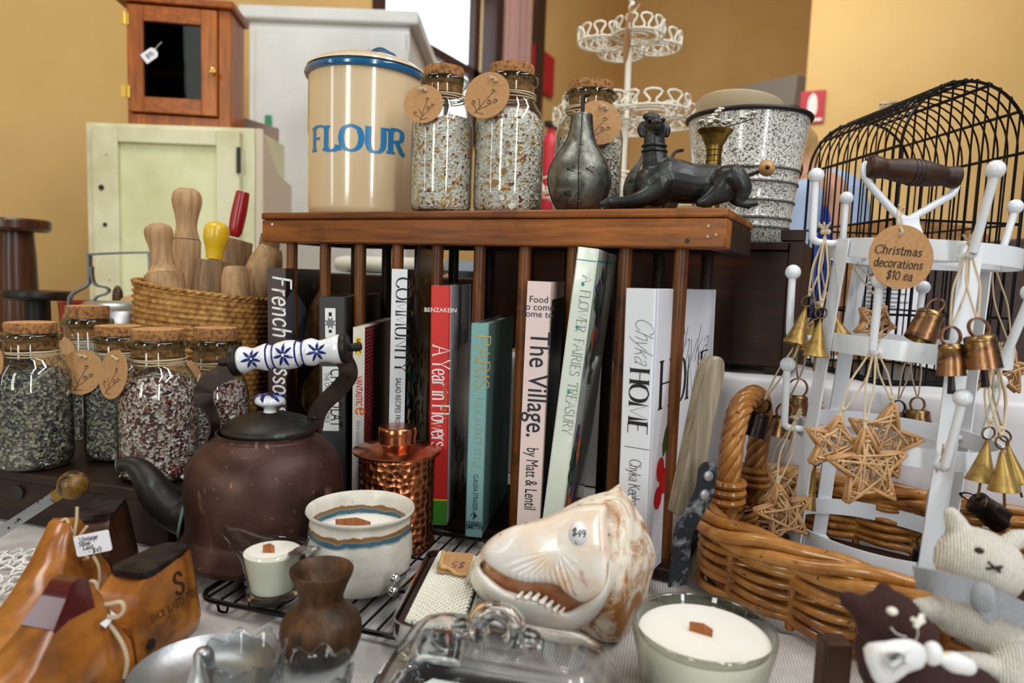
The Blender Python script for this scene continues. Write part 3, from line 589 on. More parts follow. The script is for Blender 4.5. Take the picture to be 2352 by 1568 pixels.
# crates behind it
M_crate = wood('crate_mahogany', (38, 15, 7), (78, 36, 16), 'X', 20, .5, dark=((22, 9, 5), 9, .45, .7))
YB = YR+.30; ZPL = .190; a = pY(1850, 528, YB); c = pY(1130, 560, YB); a2_ = a; e = pY(1796, 556, YB); ztop = e.z; lo = .02
bxn = thing('wooden_crate', 'dark reddish wooden crate with a raised corner block behind the right end of the rack', 'crate', ((c.x+a.x)/2, YB+.12, ZPL))
mb = MB(); mb.box((c.x, YB , ZPL+.012), (a.x-.018, YB+.012, ztop-.012)); build('front_panel', mb, M_crate, bxn, bevel=.001)
mb = MB(); mb.box((c.x, YB+.150, ZPL+.012), (a.x-.018, YB+.162, ztop-.012)); build('back_panel', mb, M_crate, bxn, bevel=.001)
mb = MB(); mb.box((a.x-.018, YB-.004, ZPL+.012), (a.x, YB+.165, ztop+.001)); build('end_panel', mb, M_crate, bxn, bevel=.001)
mb = MB(); mb.box((c.x-.012, YB, ZPL+.012), (c.x, YB+.162, ztop-.012)); build('end_panel', mb, M_crate, bxn)
mb = MB(); mb.box((c.x, YB-.006, ztop-.011), (a.x-.019, YB+.165, ztop)); build('lid_board', mb, M_crate, bxn, bevel=.001)
mb = MB(); b1 = pY(1795, 530, YB); mb.box((b1.x, YB-.004, ztop+.0015), (a.x, YB+.02, a.z)); build('corner_block', mb, M_crate, bxn, bevel=.001)
a = pY(600, 640, YB); b = pY(1125, 640, YB); zz = pY(800, 628, YB).z
mb = MB(); mb.box((a.x+.15, YB-.03, .001), (c.x-.06, YB+.14, zz)); tag(build('wooden_box', mb, M_rackd, bevel=.003), 'low black-brown box hidden behind the dowels of the rack', 'box')
for fx, fy in ((c.x, YB+.01), (a2_.x-.04, YB+.01), (c.x, YB+.125), (a2_.x-.04, YB+.125)):
    mb = MB(); mb.box((fx, fy, ZPL+.0008), (fx+.03, fy+.03, ZPL+.0118)); build('foot', mb, M_crate, bxn)
# white things on the low box seen between the dowels
M_enamel = pbr('white_enamel', (222, 222, 210), .25, coat=.5)
yy = YB+.06
p = pY(880, 590, yy); T = frame((p.x, yy+.02, zz+.018), (1, 0, 0)); mb = MB(); mb.lathe([(0, -.125), (.014, -.125), (.0165, -.11), (.0165, .11), (.014, .125), (0, .125)], 24, T)
tag(build('enamel_tube', mb, M_enamel), 'white enamel roll lying behind the dowels at the left of the rack', 'roll')
p = pY(1050, 600, yy); mb = MB(); mb.lathe([(0, 0), (.02, 0), (.034, .012), (.036, .03), (.034, .03), (.03, .013), (0, .004)], 28, Matrix.Translation((p.x, yy+.02, zz+.0005)))
tag(build('white_bowl', mb, pbr('pale_blue_glaze', (206, 222, 236), .2, coat=.5)), 'pale blue glazed bowl glimpsed between the rack dowels', 'bowl')
# ------------------------------------------------------------------ the books
M_pages = pbr('paper_pages', (226, 220, 204), .9, bump=(500, .2, (1, .02, .02)))
def book(label, tl, tr, bl, xfar, D, Ys, cov, spine=None, pages=True, hinge=True, zb=.0135):
    """hardback stood on end: spine corners tl, tr, bl in the photo, far top edge of the cover at column xfar"""
    A = pY(*tl, Ys); Bq = pY(*bl, Ys); up = (A-Bq).normalized(); h = (A.z-zb)/up.z; B0 = A-up*h
    def wid(a):
        ex = V((cos(a), -sin(a), 0)); lo, hi = .004, .12
        for _ in range(30):
            m = (lo+hi)/2
            if proj(A+ex*m)[0] < tr[0]: lo = m
            else: hi = m
        return lo
    lo, hi = -.45, .5
    for _ in range(30):
        a = (lo+hi)/2; w = wid(a); P = A+V((cos(a), -sin(a), 0))*w+V((sin(a), cos(a), 0))*D
        if proj(P)[0] < xfar: lo = a
        else: hi = a
    ex0 = V((cos(a), -sin(a), 0)); ey = V((sin(a), cos(a), 0)); ez = up; ex = ey.cross(ez).normalized()
    t = thing('book', label, 'book', B0+ex*w/2+ey*D/2, 'books standing in the plate rack')
    M = Matrix(((ex.x, ey.x, ez.x, B0.x), (ex.y, ey.y, ez.y, B0.y), (ex.z, ey.z, ez.z, B0.z), (0, 0, 0, 1)))
    th = .0022; sq = .003; sp = spine or cov
    if hinge:      # cover boards stand proud, rounded joint groove beside the spine
        mb = MB(); mb.box((w-th, .008, 0), (w, D, h), T=M); build('front_cover', mb, cov, t, bevel=.0006)
        mb = MB(); mb.box((0, .008, 0), (th, D, h), T=M); build('back_cover', mb, cov, t, bevel=.0006)
        mb = MB(); mb.prism([(0, .0015), (.0015, 0), (w-.0015, 0), (w, .0015), (w-.0003, .0045), (w-.0018, .006), (w-.0018, .0085), (.0018, .0085), (.0018, .006), (.0003, .0045)], M, h); build('spine', mb, sp, t)
    else:
        mb = MB(); mb.box((w-.0012, .0006, 0), (w, D, h), T=M); build('front_cover', mb, cov, t)
        mb = MB(); mb.box((0, .0006, 0), (.0012, D, h), T=M); build('back_cover', mb, cov, t)
        mb = MB(); mb.box((0, 0, 0), (w, .0006, h), T=M); build('spine', mb, sp, t)
    mb = MB(); mb.box((th, .009 if hinge else .001, sq if hinge else .0003), (w-th, D-sq, h-sq if hinge else h-.0003), T=M); build('pages', mb, M_pages, t)
    R3 = M.to_3x3()
    S = axes(M @ V((0, 0, h)), R3 @ V((0, 0, -1)), R3 @ V((1, 0, 0)))          # spine lettering runs downwards: x down from the top, y to the right
    U = axes(M @ V((0, 0, 0)), R3 @ V((1, 0, 0)), R3 @ V((0, 0, 1)))           # spine, upright
    K = axes(M @ V((w, 0, 0)), R3 @ V((0, 1, 0)), R3 @ V((0, 0, 1)))           # front cover, upright
    return t, S, U, K, w, h, M
def put(t, name, mat, items, label=None):
    mb = MB()
    for it in items: letter(mb, *it[:-1], **it[-1])
    return build(name, mb, mat, t, sharp=0, label=label)
def patch(t, name, mat, T, polys, lift=.0003, label=None):
    mb = MB()
    for i, pl in enumerate(polys):
        ar = sum(pl[a][0]*pl[(a+1) % len(pl)][1]-pl[(a+1) % len(pl)][0]*pl[a][1] for a in range(len(pl)))
        if ar < 0: pl = list(reversed(pl))
        mb.add([(x, y, lift+i*1e-5) for x, y in pl], [tuple(range(len(pl)))], i if isinstance(mat, list) and len(mat) == len(polys) else 0, T)
    return build(name, mb, mat, t, sharp=0, label=label)
def rect(x0, y0, x1, y1): return [(x0, y0), (x1, y0), (x1, y1), (x0, y1)]
def blob2(cx, cy, rx, ry, n=14, j=0, seed=1, rot=0):
    r = random.Random(seed); out = []
    for k in range(n):
        a = 2*pi*k/n; f = 1+r.uniform(-j, j); x, y = rx*f*cos(a), ry*f*sin(a); out.append((cx+x*cos(rot)-y*sin(rot), cy+x*sin(rot)+y*cos(rot)))
    return out
def leaf2(cx, cy, l, w, a): return [(cx+x*cos(a)-y*sin(a), cy+x*sin(a)+y*cos(a)) for x, y in ((0, 0), (l*.3, w), (l*.7, w*.8), (l, 0), (l*.7, -w*.8), (l*.3, -w))]
paper = lambda n, c, r=.35, **k: pbr(n, c, r, **k)
I_blk = pbr('ink_black', (14, 14, 16), .5); I_wht = pbr('ink_white', (240, 240, 240), .5); I_gold = pbr('gilt', (196, 160, 84), .35, .6); I_gry = pbr('ink_grey', (120, 120, 124), .6); I_red = pbr('ink_red', (200, 24, 34), .5); I_org = pbr('ink_orange', (236, 106, 40), .5); I_blu = pbr('ink_blue', (120, 170, 196), .5); I_yel = pbr('ink_yellow', (244, 208, 40), .5); I_teal = pbr('ink_teal', (22, 150, 144), .5); I_grn = pbr('ink_green', (52, 92, 40), .5); I_pur = pbr('ink_purple', (92, 62, 110), .5); I_brn = pbr('ink_brown', (112, 66, 36), .5); I_navy = pbr('ink_navy', (28, 34, 48), .5)
FR = YR-.028
# white hardback, far right
t, S, U, K, w, h, M = book('wide white hardback with black serif lettering, last book at the right of the rack', (1437, 661), (1506, 663), (1417, 1200), 1645, .205, FR-.005, paper('white_cover', (226, 228, 236)))
put(t, 'title_lettering', I_blk, [(script('HOME', .0205, .2, .035, 1, track=.02), S, .079, w*.26, {'fit': .066}), (script('Chyka Keebaugh', .0125, .1, .035, .6, track=.03), S, .171, w*.36, {'fit': .060}), (script('Chyka', .019, .035, .02, 0, .45, .0), S, .028, w*.40, {'fit': .046}), (script('|', .02, .03, .02), S, .157, w*.3, {})])
put(t, 'cover_lettering', I_blk, [(script('HOME', .05, .16, .03, 1, track=.02), K, .02, h*.58, {'fit': .165}), (script('Chyka', .04, .022, .014, 0, .45, .0), K, .045, h*.72, {'fit': .13})])
patch(t, 'berry_picture', [I_red, I_red, I_red, I_red, I_grn, I_grn], K, [blob2(.034, h*.36, .011, .013), blob2(.045, h*.31, .012, .014), blob2(.03, h*.26, .011, .012), blob2(.15, h*.22, .02, .03), leaf2(.04, h*.4, .04, .008, 1.2), leaf2(.13, h*.3, .05, .01, 1.9)])
patch(t, 'spine_picture', [I_red, I_red, I_brn], U, [blob2(w*.07+.002, h*.205, .0035, .0045), blob2(w*.2, h*.19, .0045, .0045), rect(0, .0004, w, h*.10)])
# tall leaning pale book with a floral cover
t, S, U, K, w, h, M = book('tall glossy pale green book leaning to the right, floral cover', (1327, 566), (1374, 569), (1247, 1180), 1417, .16, FR-.010, paper('pale_gloss', (222, 230, 218), .12, coat=.6, bump=(45, .12)))
put(t, 'title_lettering', I_gry, [(script('A  FLOWER  FAIRIES  TREASURY', .0105, .1, .035, 1, track=.05), S, h*.085, w*.42, {'fit': h*.50}), (script('WARNE', .0066, .1, .035, 1), U, w*.22, h*.045, {'fit': w*.62})])
patch(t, 'teal_line', [I_teal]*4, U, [rect(0, h*.960, w, h*.963), blob2(w*.5, h*.888, .0022, .0022, 4), blob2(w*.5, h*.755, .0022, .0022, 4), blob2(w*.5, h*.55, .0022, .0022, 4)])
fl = []; fm = []; rr = random.Random(5)
fl += [rect(.008, .002, .0096, h*.965), rect(.008, h*.962, .15, h*.967)]; fm += [I_teal, I_teal]
for i in range(26):
    x = rr.uniform(.016, .075); y = rr.uniform(.02, h*.9); m = rr.choice([I_org, I_org, I_pur, I_navy, I_grn, I_grn, I_grn, I_gry])
    for k in range(5): fl.append(leaf2(x, y, rr.uniform(.012, .022), rr.uniform(.004, .007), k*1.256+rr.random())); fm.append(m)
patch(t, 'floral_picture', fm, K, fl)
put(t, 'cover_lettering', I_gry, [(script('Flower', .022, .08, .03, 0, .2), K, .07, h*.66, {}), (script('CICELY', .012, .08, .03, 1), K, .08, h*.42, {})])
# pale pink book
t, S, U, K, w, h, M = book('pale pink paperback with bold black sans lettering on its spine', (1212, 645), (1266, 647), (1187, 1205), 1297, .17, FR-.014, paper('pale_pink', (228, 206, 202), .45), hinge=False)
put(t, 'title_lettering', I_navy, [(sans('The Village.', .0225, .006), S, h*.178, w*.24, {'fit': h*.385}), (sans('by Matt & Lentil', .0135, .0), S, h*.603, w*.30, {'fit': h*.232}), (sans('Food', .0072), U, w*.5, h*.925, {'align': 'c'}), (sans('to come', .0072), U, w*.5, h*.898, {'align': 'c'}), (sans('home to.', .0072), U, w*.5, h*.873, {'align': 'c'})])
patch(t, 'spine_emblem', [I_navy, I_navy, I_gry], U, [[(w*.3, h*.06), (w*.34, h*.058), (w*.62, h*.115), (w*.58, h*.118)], [(w*.66, h*.06), (w*.7, h*.062), (w*.42, h*.118), (w*.38, h*.115)], blob2(w*.42, h*.015, .0075, .008, 16)])
gp = [rect(.016, .004, .165, h*.935)]; gm = [pbr('dark_leaf_print', (18, 34, 20), .5)]
for i in range(40): gp.append(leaf2(rr.uniform(.02, .15), rr.uniform(.01, h*.9), rr.uniform(.008, .02), .003, rr.uniform(0, 6))); gm.append(rr.choice([I_grn, I_navy, I_brn, I_grn]))
patch(t, 'cover_picture', gm, K, gp)
# turquoise cloth book
t, S, U, K, w, h, M = book('short turquoise cloth-bound book with gilt spine lettering', (1082, 742), (1122, 744), (1068, 1208), 1180, .175, FR-.006, pbr('dark_teal_cloth', (70, 104, 102), .7, bump=(700, .2)), pbr('turquoise_cloth', (126, 172, 170), .75, bump=(700, .3)))
put(t, 'title_lettering', I_gold, [(script('PARIS', .0165, .09, .05, .6, track=.05), S, h*.05, w*.32, {'fit': h*.25}), (script('FLEA MARKET STYLE', .0072, .07, .05, .6, track=.35), S, h*.34, w*.42, {'fit': h*.33})])
put(t, 'author_lettering', I_navy, [(sans('CLAUDIA STRASSER', .0058, .002, 1.1), S, h*.70, w*.42, {'fit': h*.17}), (sans('GIBBS', .0052, .012), U, w*.52, h*.055, {'align': 'c'}), (sans('SMITH', .0052, .012), U, w*.52, h*.038, {'align': 'c'})])
patch(t, 'bird_emblem', [I_navy, I_navy], U, [[(w*.36, h*.118), (w*.5, h*.108), (w*.44, h*.082), (w*.62, h*.096), (w*.7, h*.103), (w*.6, h*.112), (w*.46, h*.13), (w*.51, h*.113)], [(w*.3, h*.112), (w*.45, h*.106), (w*.3, h*.098), (w*.36, h*.105)]])
# red hardback
M_redcov = pbr('pale_grey_cover', (176, 178, 186), .4)
t, S, U, K, w, h, M = book('red hardback with a white serif title and pale grey cover', (990, 655), (1034, 656), (984, 1182), 1082, .195, FR+.002, M_redcov, pbr('red_spine', (206, 44, 40), .4))
put(t, 'title_lettering', I_wht, [(script('A Year in Flowers', .021, .15, .05, .8, track=.03), S, h*.245, w*.12, {'fit': h*.42}), (sans('BENZAKEIN', .0052, .006), U, w*.5, h*.892, {'align': 'c'})])
put(t, 'gold_lettering', I_gold, [(sans("FLORET FARM'S", .0058, .0, 1.25), S, h*.40, w*.66, {'fit': h*.15})])
patch(t, 'green_foot', [I_yel, pbr('leaf_green', (60, 140, 40), .5)], U, [rect(0, h*.105, w, h*.111), rect(0, .0004, w, h*.105)])
gp = []; gm = []
for i in range(16): gp.append(blob2(.03+.12*rr.random(), h*(.05+.3*rr.random()**1.5), .01, .012, 9, .3, i)); gm.append(rr.choice([I_grn, pbr('leaf_print', (70, 130, 50), .5), I_pur, I_brn]))
patch(t, 'cover_picture', gm, K, gp)
put(t, 'cover_lettering', I_gry, [(script('A Year', .03, .15, .05, 1), K, .05, h*.72, {})])
# white spine with dark cover
M_dkcov = pbr('black_photo_cover', (20, 16, 16), .35)
t, S, U, K, w, h, M = book('slim white-spined book lettered in black capitals, dark food picture on its cover', (900, 617), (936, 618), (890, 1150), 986, .19, FR-.002, M_dkcov, paper('white_spine', (226, 228, 232)), hinge=False)
put(t, 'title_lettering', I_blk, [(script('COMMUNITY', .0165, .15, .04, .8, track=.04), S, h*.033, w*.30, {'fit': h*.375}), (sans('SALAD RECIPES FROM ARTHUR STREET KITCHEN', .0066, .002), S, h*.43, w*.40, {'fit': h*.46})])
gp = [[(.19*.999, h*.62)]+[(.16+.11*cos(a), h*.92+.09*sin(a)) for a in [rad(q) for q in range(-95, -265, -10)]]+[(.15, h*.999), (.19*.999, h*.999)]]; gm = [pbr('plate_print', (128, 118, 128), .5)]
gp.append([(.17+.09*cos(a), h*.94+.075*sin(a)) for a in [rad(q) for q in range(-80, -300, -12)]]); gm.append(M_dkcov)
for i in range(34): gp.append(blob2(rr.uniform(.015, .17), h*rr.uniform(.82, .99), rr.uniform(.004, .012), .005, 7, .4, i)); gm.append(rr.choice([I_brn, I_gold, I_grn]))
for i in range(90):
    y = h*rr.uniform(.2, .66); gp.append(blob2(rr.uniform(.01, .17), y, rr.uniform(.004, .011), rr.uniform(.003, .009), 7, .4, i)); gm.append(rr.choice([I_brn, I_gry, I_grn, I_teal, pbr('nut_print', (176, 152, 118), .5), I_navy, I_grn]))
patch(t, 'cover_picture', gm, K, gp)
put(t, 'cover_lettering', I_wht, [(script('COMMUNITY', .042, .14, .04, 1), K, .05, h*.44, {})])
# small red-dotted book
M_dots, nt, bs = newmat('red_polka_cloth'); L = nt.links
v = coords(nt, (1, 1, 1)); vo = N(nt, 'ShaderNodeTexVoronoi'); vo.inputs['Scale'].default_value = 210; vo.inputs['Randomness'].default_value = .12; L.new(v, vo.inputs['Vector'])
L.new(mixc(nt, ramp(nt, vo.outputs['Distance'], [(.26, (1, 1, 1, 1)), (.31, (0, 0, 0, 1))]), C3(150, 18, 34), C3(232, 200, 196)), bs.inputs['Base Color']); bs.inputs['Roughness'].default_value = .6
t, S, U, K, w, h, M = book('short cream-spined book with red dotted edging and red lettering', (811, 751), (838, 754), (808, 1135), 896, .20, FR+.0, pbr('beige_print', (178, 168, 144), .5), paper('cream_spine', (224, 218, 204)), hinge=False)
patch(t, 'dotted_edging', [M_dots], K, [rect(.0008, .001, .062, h-.001)])
put(t, 'title_lettering', I_red, [(sans('VANTASTIC', .0082, .014, .95), S, h*.265, w*.3, {'fit': h*.165}), (sans('EA', .006, .01), U, w*.32, h*.9, {'fit': w*.4})])
patch(t, 'logo_square', [I_yel], U, [rect(w*.22, h*.85, w*.72, h*.945)], lift=.0002)
put(t, 'logo_lettering', I_blk, [(sans('E', .0075, .01), U, w*.47, h*.905, {'align': 'c'}), (sans('A', .0075, .01), U, w*.47, h*.862, {'align': 'c'})])
put(t, 'orange_logo', I_org, [(script('e', .016, .16, .12), S, h*.44, w*.3, {})])
put(t, 'subtitle_lettering', I_blu, [(sans('Retro caravan holidays in the modern world', .0055, .002), S, h*.51, w*.36, {'fit': h*.42})])
# dark grey book with a white label
t, S, U, K, w, h, M = book('thick charcoal book with a small white crest and white title panel', (732, 681), (792, 683), (736, 1135), 812, .21, FR+.006, pbr('charcoal_cover', (34, 34, 36), .55), pbr('charcoal_spine', (58, 58, 60), .6))
patch(t, 'white_panel', [I_wht, I_wht], U, [rect(w*.24, h*.80, w*.64, h*.945), rect(w*.12, h*.34, w*.74, h*.66)])
cr = [[(w*.44+(.0085 if k % 2 else .0045)*cos(pi*k/8), h*.873+(.0085 if k % 2 else .0045)*sin(pi*k/8)) for k in range(16)], rect(w*.38, h*.905, w*.5, h*.925), rect(w*.38, h*.825, w*.5, h*.84)]
patch(t, 'crest_emblem', [I_gry, I_blk, I_blk], U, cr, lift=.0005)
put(t, 'title_lettering', I_blk, [(sans('CHOCOLAT', .0165, .004, 1.05), S, h*.35, w*.42, {'fit': h*.29}), (sans('THE CHOCOLATE BIBLE', .0066, 0), S, h*.37, w*.2, {'fit': h*.25})])
# brown photo book
t, S, U, K, w, h, M = book('tall brown book with white handwritten lettering, first at the left of the rack', (614, 615), (656, 616), (618, 1100), 732, .20, FR+.004, pbr('dark_brown_photo', (30, 18, 14), .4), pbr('brown_photo_spine', (66, 42, 36), .45), hinge=False)
put(t, 'title_lettering', I_wht, [(script('French Lessons', .024, .14, .10, 0, .15, .10, .04, .9), S, h*.035, w*.30, {'fit': h*.62})])
patch(t, 'cover_picture', [pbr('slate_print', (86, 88, 96), .5), pbr('slate_print2', (60, 62, 70), .5), I_gry, pbr('pastry_print', (196, 158, 104), .5, var=((140, 90, 44), 60, .4, .65)), pbr('pastry_print2', (196, 150, 80), .5, var=((120, 76, 30), 60, .4, .65))], K,
      [[(.0005, h*.64), (.0005, h*.86), (.03, h*.91), (.09, h*.80)], [(.0005, h*.5), (.0005, h*.64), (.09, h*.8), (.12, h*.76)], blob2(.12, h*.92, .006, .005), [(.075, h*.66), (.1, h*.82), (.15, h*.9), (.199, h*.9), (.199, h*.5), (.1, h*.52)], [(.06, h*.36), (.07, h*.45), (.13, h*.5), (.19, h*.46), (.19, h*.2), (.1, h*.22)]])
# ------------------------------------------------------------------ corked jars of bath salts
M_jar = thin_glass('jar_glass', (244, 248, 244), (104, 116, 104)); M_jarlip = thin_glass('jar_lip_glass', (196, 206, 196), (40, 44, 40), 1)
M_cork = pbr('cork', (168, 118, 68), .9, var=((112, 72, 40), 190, .45, .62), bump=(260, .5)); M_corktop = pbr('cork_top', (196, 146, 92), .9, var=((150, 100, 58), 220, .5, .68), bump=(260, .3))
M_kraft = pbr('kraft_card', (182, 138, 92), .85, var=((172, 128, 82), 300, .4, .6))
def saltmat(name, cols):
    m, nt, bs = newmat(name); L = nt.links; v = coords(nt); vo = N(nt, 'ShaderNodeTexVoronoi'); vo.inputs['Scale'].default_value = 330; L.new(v, vo.inputs['Vector'])
    sx = N(nt, 'ShaderNodeSeparateColor'); L.new(vo.outputs['Color'], sx.inputs[0])
    st = []; a = 0
    for c, wgt in cols: st.append((a, C3(*c))); a += wgt
    c = ramp(nt, sx.outputs[0], st, 'CONSTANT'); f = noise(nt, v, 45, 3)
    c = mixc(nt, ramp(nt, f, [(.35, (.72, .70, .68, 1)), (.6, (1, 1, 1, 1))]), C3(120, 100, 90), c)
    L.new(c, bs.inputs['Base Color']); bs.inputs['Roughness'].default_value = .55; bumpn(nt, bs, vo.outputs['Distance'], .9, .002); return m
S_light = saltmat('pale_bath_salts', [((236, 232, 226), .5), ((214, 206, 200), .17), ((206, 168, 110), .07), ((182, 140, 76), .05), ((232, 226, 216), .12), ((120, 52, 58), .04), ((206, 178, 172), .05)])
S_dark = saltmat('lavender_bath_salts', [((160, 156, 142), .2), ((112, 110, 104), .2), ((62, 58, 62), .24), ((36, 34, 44), .18), ((140, 136, 104), .1), ((90, 74, 68), .08)])
S_rose = saltmat('rose_bath_salts', [((206, 196, 190), .34), ((170, 148, 142), .2), ((92, 26, 30), .15), ((66, 36, 32), .13), ((150, 110, 94), .1), ((50, 42, 42), .08)])
CH = [[pbr('chip_'+n, c, .6) for n, c in zip('abcdef', cs)] for cs in ([(240, 238, 232), (206, 160, 92), (150, 52, 62), (196, 146, 70), (222, 206, 190), (170, 120, 70)], [(176, 172, 156), (46, 42, 52), (84, 80, 76), (140, 134, 100), (66, 56, 54), (24, 22, 28)], [(232, 224, 218), (120, 24, 34), (80, 28, 32), (206, 176, 160), (150, 92, 66), (60, 44, 48)])]
JP = [(0, .0012), (.036, .0012), (.0405, .004), (.0425, .010), (.0428, .05), (.0426, .105), (.0405, .116), (.036, .125), (.0305, .133), (.0285, .138), (.0282, .154)]
def flower_sprig(s=1):
    out = []
    for pts in ([(0, -11), (1, -6), (1.5, 0), (3, 8)], [(1, -7), (5, -2), (8, 3)], [(1.2, -5), (-4, 0)], [(1, -9), (-5, -6)], [(0, -10), (7, -8)]): out.append(sp2(pts, 4))
    for cx, cy in ((3, 9.5), (9, 4.5), (5, -1.5+3), (-6, -5)):
        out.append([(cx-1.4, cy+1.6), (cx-.8, cy-.6), (cx, cy-1.2), (cx+.8, cy-.6), (cx+1.4, cy+1.6), (cx+.6, cy+1), (cx, cy+1.9), (cx-.6, cy+1), (cx-1.4, cy+1.6)])
    return [[(x*s, y*s) for x, y in p] for p in out]
def pen(mb, lines, w, T, lift=.0004):
    for pts in lines:
        n = len(pts)
        for i in range(n-1):
            (x0, y0), (x1, y1) = pts[i], pts[i+1]; l = hypot(x1-x0, y1-y0) or 1; nx, ny = -(y1-y0)/l*w/2, (x1-x0)/l*w/2; ex, ey = (x1-x0)/l*w*.3, (y1-y0)/l*w*.3
            mb.add([(x0+nx-ex, y0+ny-ey, lift), (x0-nx-ex, y0-ny-ey, lift), (x1-nx+ex, y1-ny+ey, lift), (x1+nx+ex, y1+ny+ey, lift)], [(0, 1, 2, 3)], 0, T)
def tied_tag(t, P, T, r, name='kraft_tag', parts=None, hole=(0, .68)):
    """round brown card on its own frame T (z outward), with the printed sprig and a twine knot"""
    mb = MB(); mb.lathe([(0, 0), (r, 0), (r, .0009), (0, .0009)], 40, T); g = build(name, mb, M_kraft, t)
    mb = MB(); pen(mb, flower_sprig(r*.055), r*.019, T @ Matrix.Translation((0, -r*.28, .001))); build('printed_sprig', mb, M_ink, g, sharp=0)
    hx, hy = hole[0]*r, hole[1]*r
    mb = MB(); mb.tube(spline([T @ V((hx, hy, -.003)), T @ V((hx, hy+.001, .0035)), T @ V((hx-.003, hy+.001, .005)), T @ V((hx-.007, hy-.0025, .004))], 4), .0012, 6)
    mb.tube(spline([T @ V((hx-.001, hy+.0005, .0045)), T @ V((hx-.006, hy+.001, .0045)), T @ V((hx-.0095, hy-.0005, .0045))], 4), .001, 6); mb.ball(T @ V((hx, hy, .003)), .0022, 10)
    build('knot', mb, M_string, g)
def jar(label, B, sc, kind, salts, chips, fill, tagspec, seed, hgt=1.0, group='corked jars of bath salts', tilt=0):
    """tagspec = (dx, dz of the tag centre from the neck in the facing frame, turn, roll, radius)"""
    t = thing('salt_jar', label, 'jar', B, group); T = Matrix.Translation(V(B)) @ rotz(YAW) @ Matrix.Diagonal((sc, sc, sc*hgt, 1)); r = random.Random(seed)
    mb = MB(); mb.lathe(JP, 44, T); build('glass_body', mb, M_jar, t, sharp=0)
    mb = MB(); mb.lathe([(.0282, .154), (.0316, .1552), (.0332, .1585), (.0328, .1625), (.030, .1645), (.0275, .1645), (.0268, .158)], 44, T); build('glass_lip', mb, M_jarlip, t, sharp=0)
    mb = MB(); top = fill; prof = [(0, .0026), (.035, .0026), (.0392, .005), (.0411, .0105)]
    for i in range(1, 13):
        z = lerp(.0105, top, i/12); rr_ = .0413 if z < .105 else lerp(.0413, .029, min(1, (z-.105)/.03)); prof.append((rr_-.0002*(i == 12), z))
    prof += [(prof[-1][0]*.6, top+.004), (0, top+.006)]
    mb.lathe(prof, 60, T, fn=lambda R, z, a: (R-.0005*r.random(), z+(.003*sin(a*2+seed) if z >= top-.001 else 0)))
    salt = build('bath_salts', mb, salts, t, sharp=0, kind='stuff')
    mb = MB(); n = 520
    for i in range(n):
        z = r.uniform(.006, top+.004); a = r.uniform(0, 2*pi); R0 = (.0417 if z < .105 else lerp(.0417, .030, min(1, (z-.105)/.03)))-r.uniform(0, .0012)
        if z > top-.002: R0 *= sqrt(r.random())
        s_ = r.uniform(.0009, .0032)*(1 if r.random() < .72 else r.uniform(1.3, 2.3)); c = V((R0*cos(a), R0*sin(a), z))
        M_ = T @ Matrix.Translation(c) @ Matrix.Rotation(a, 4, 'Z') @ Matrix.Rotation(r.uniform(-.5, .5), 4, 'Y') @ Matrix.Rotation(r.uniform(0, 6), 4, 'X')
        if r.random() < .6:
            k = r.randint(4, 6); mb.add([(r.uniform(-.0003, .0003)*.5, s_*cos(2*pi*j/k)*r.uniform(.6, 1.1), s_*sin(2*pi*j/k)*r.uniform(.5, 1)) for j in range(k)], [tuple(range(k))], r.choice([0, 0, 1, 2, 3, 4, 5] if s_ < .0034 else [1, 2, 3, 5, 1]), M_)
        else: mb.box((-.0004, -s_*.7, -s_*.5), (.0004, s_*.7, s_*.5), r.choice([0, 0, 0, 4, 1, 3]), M_)
    build('petals_and_crystals', mb, chips, salt, sharp=0, kind='stuff')
    mb = MB(); mb.lathe([(0, .1452), (.0255, .1452), (.0268, .158), (.0272, .166), (.0276, .1745), (.0268, .1765)], 36, T, 0, fn=lambda R, z, a: (R+.0004*r.random(), z+.0003*r.random())); mb.lathe([(.0268, .1765), (0, .1768)], 36, T, 1); build('cork', mb, [M_cork, M_corktop], t, sharp=50)
    mb = MB()
    for q, (z0, tl) in enumerate(((.1375, .0012), (.1395, -.001), (.1412, .0016), (.1428, -.0008))):
        mb.tube([T @ V(((.0300+.0005*(q % 2))*cos(a), (.0300+.0005*(q % 2))*sin(a), z0+tl*sin(a+q))) for a in [2*pi*i/36 for i in range(36)]], .00085*sc, 6, True)
    build('twine', mb, M_string, t)
    if tagspec:
        dx, dz, turn, roll, rad_ = tagspec; e1 = V((cos(YAW), sin(YAW), 0)); e2 = V((-sin(YAW), cos(YAW), 0))
        c = V(B)+e1*dx*sc+V((0, 0, (.139*hgt+dz)*sc))
        # stand the card clear of the shoulder it rests on
        ex = e1*cos(turn)+e2*sin(turn); ey = V((0, 0, 1))*cos(.22)+e2*sin(.22)*.9; ey = (ey-ex*ey.dot(ex)).normalized(); x2 = ex*cos(roll)+ey*sin(roll); y2 = ey*cos(roll)-ex*sin(roll)
        off = sqrt(max(.0001, .046**2-(min(abs(dx), .045))**2))*sc
        c = c-e2*off; tied_tag(t, B, axes(c, x2, y2), rad_*sc)
    return t
def onrail(px, py, yoff): p = pY(px, py, YR+yoff); return V((p.x, YR+yoff, ZT+.0004))
jar('corked salt jar touching the flour canister, its round tag hanging at the left', onrail(1012, 477, .044), .895, 0, S_light, CH[0], .112, (-.022, -.016, -.1, -.12, .0265), 3, 1.12)
jar('larger corked salt jar between two others on the rail, tag tilted over its left shoulder', onrail(1165, 477, .075), 1.0, 0, S_light, CH[0], .118, (-.028, -.006, -.35, -.55, .0285), 4, 1.02)
jar('corked salt jar behind the metal pear on the rail', onrail(1345, 476, .128), .99, 0, S_light, CH[0], .104, (.006, -.022, .05, -.5, .0275), 5, .955)
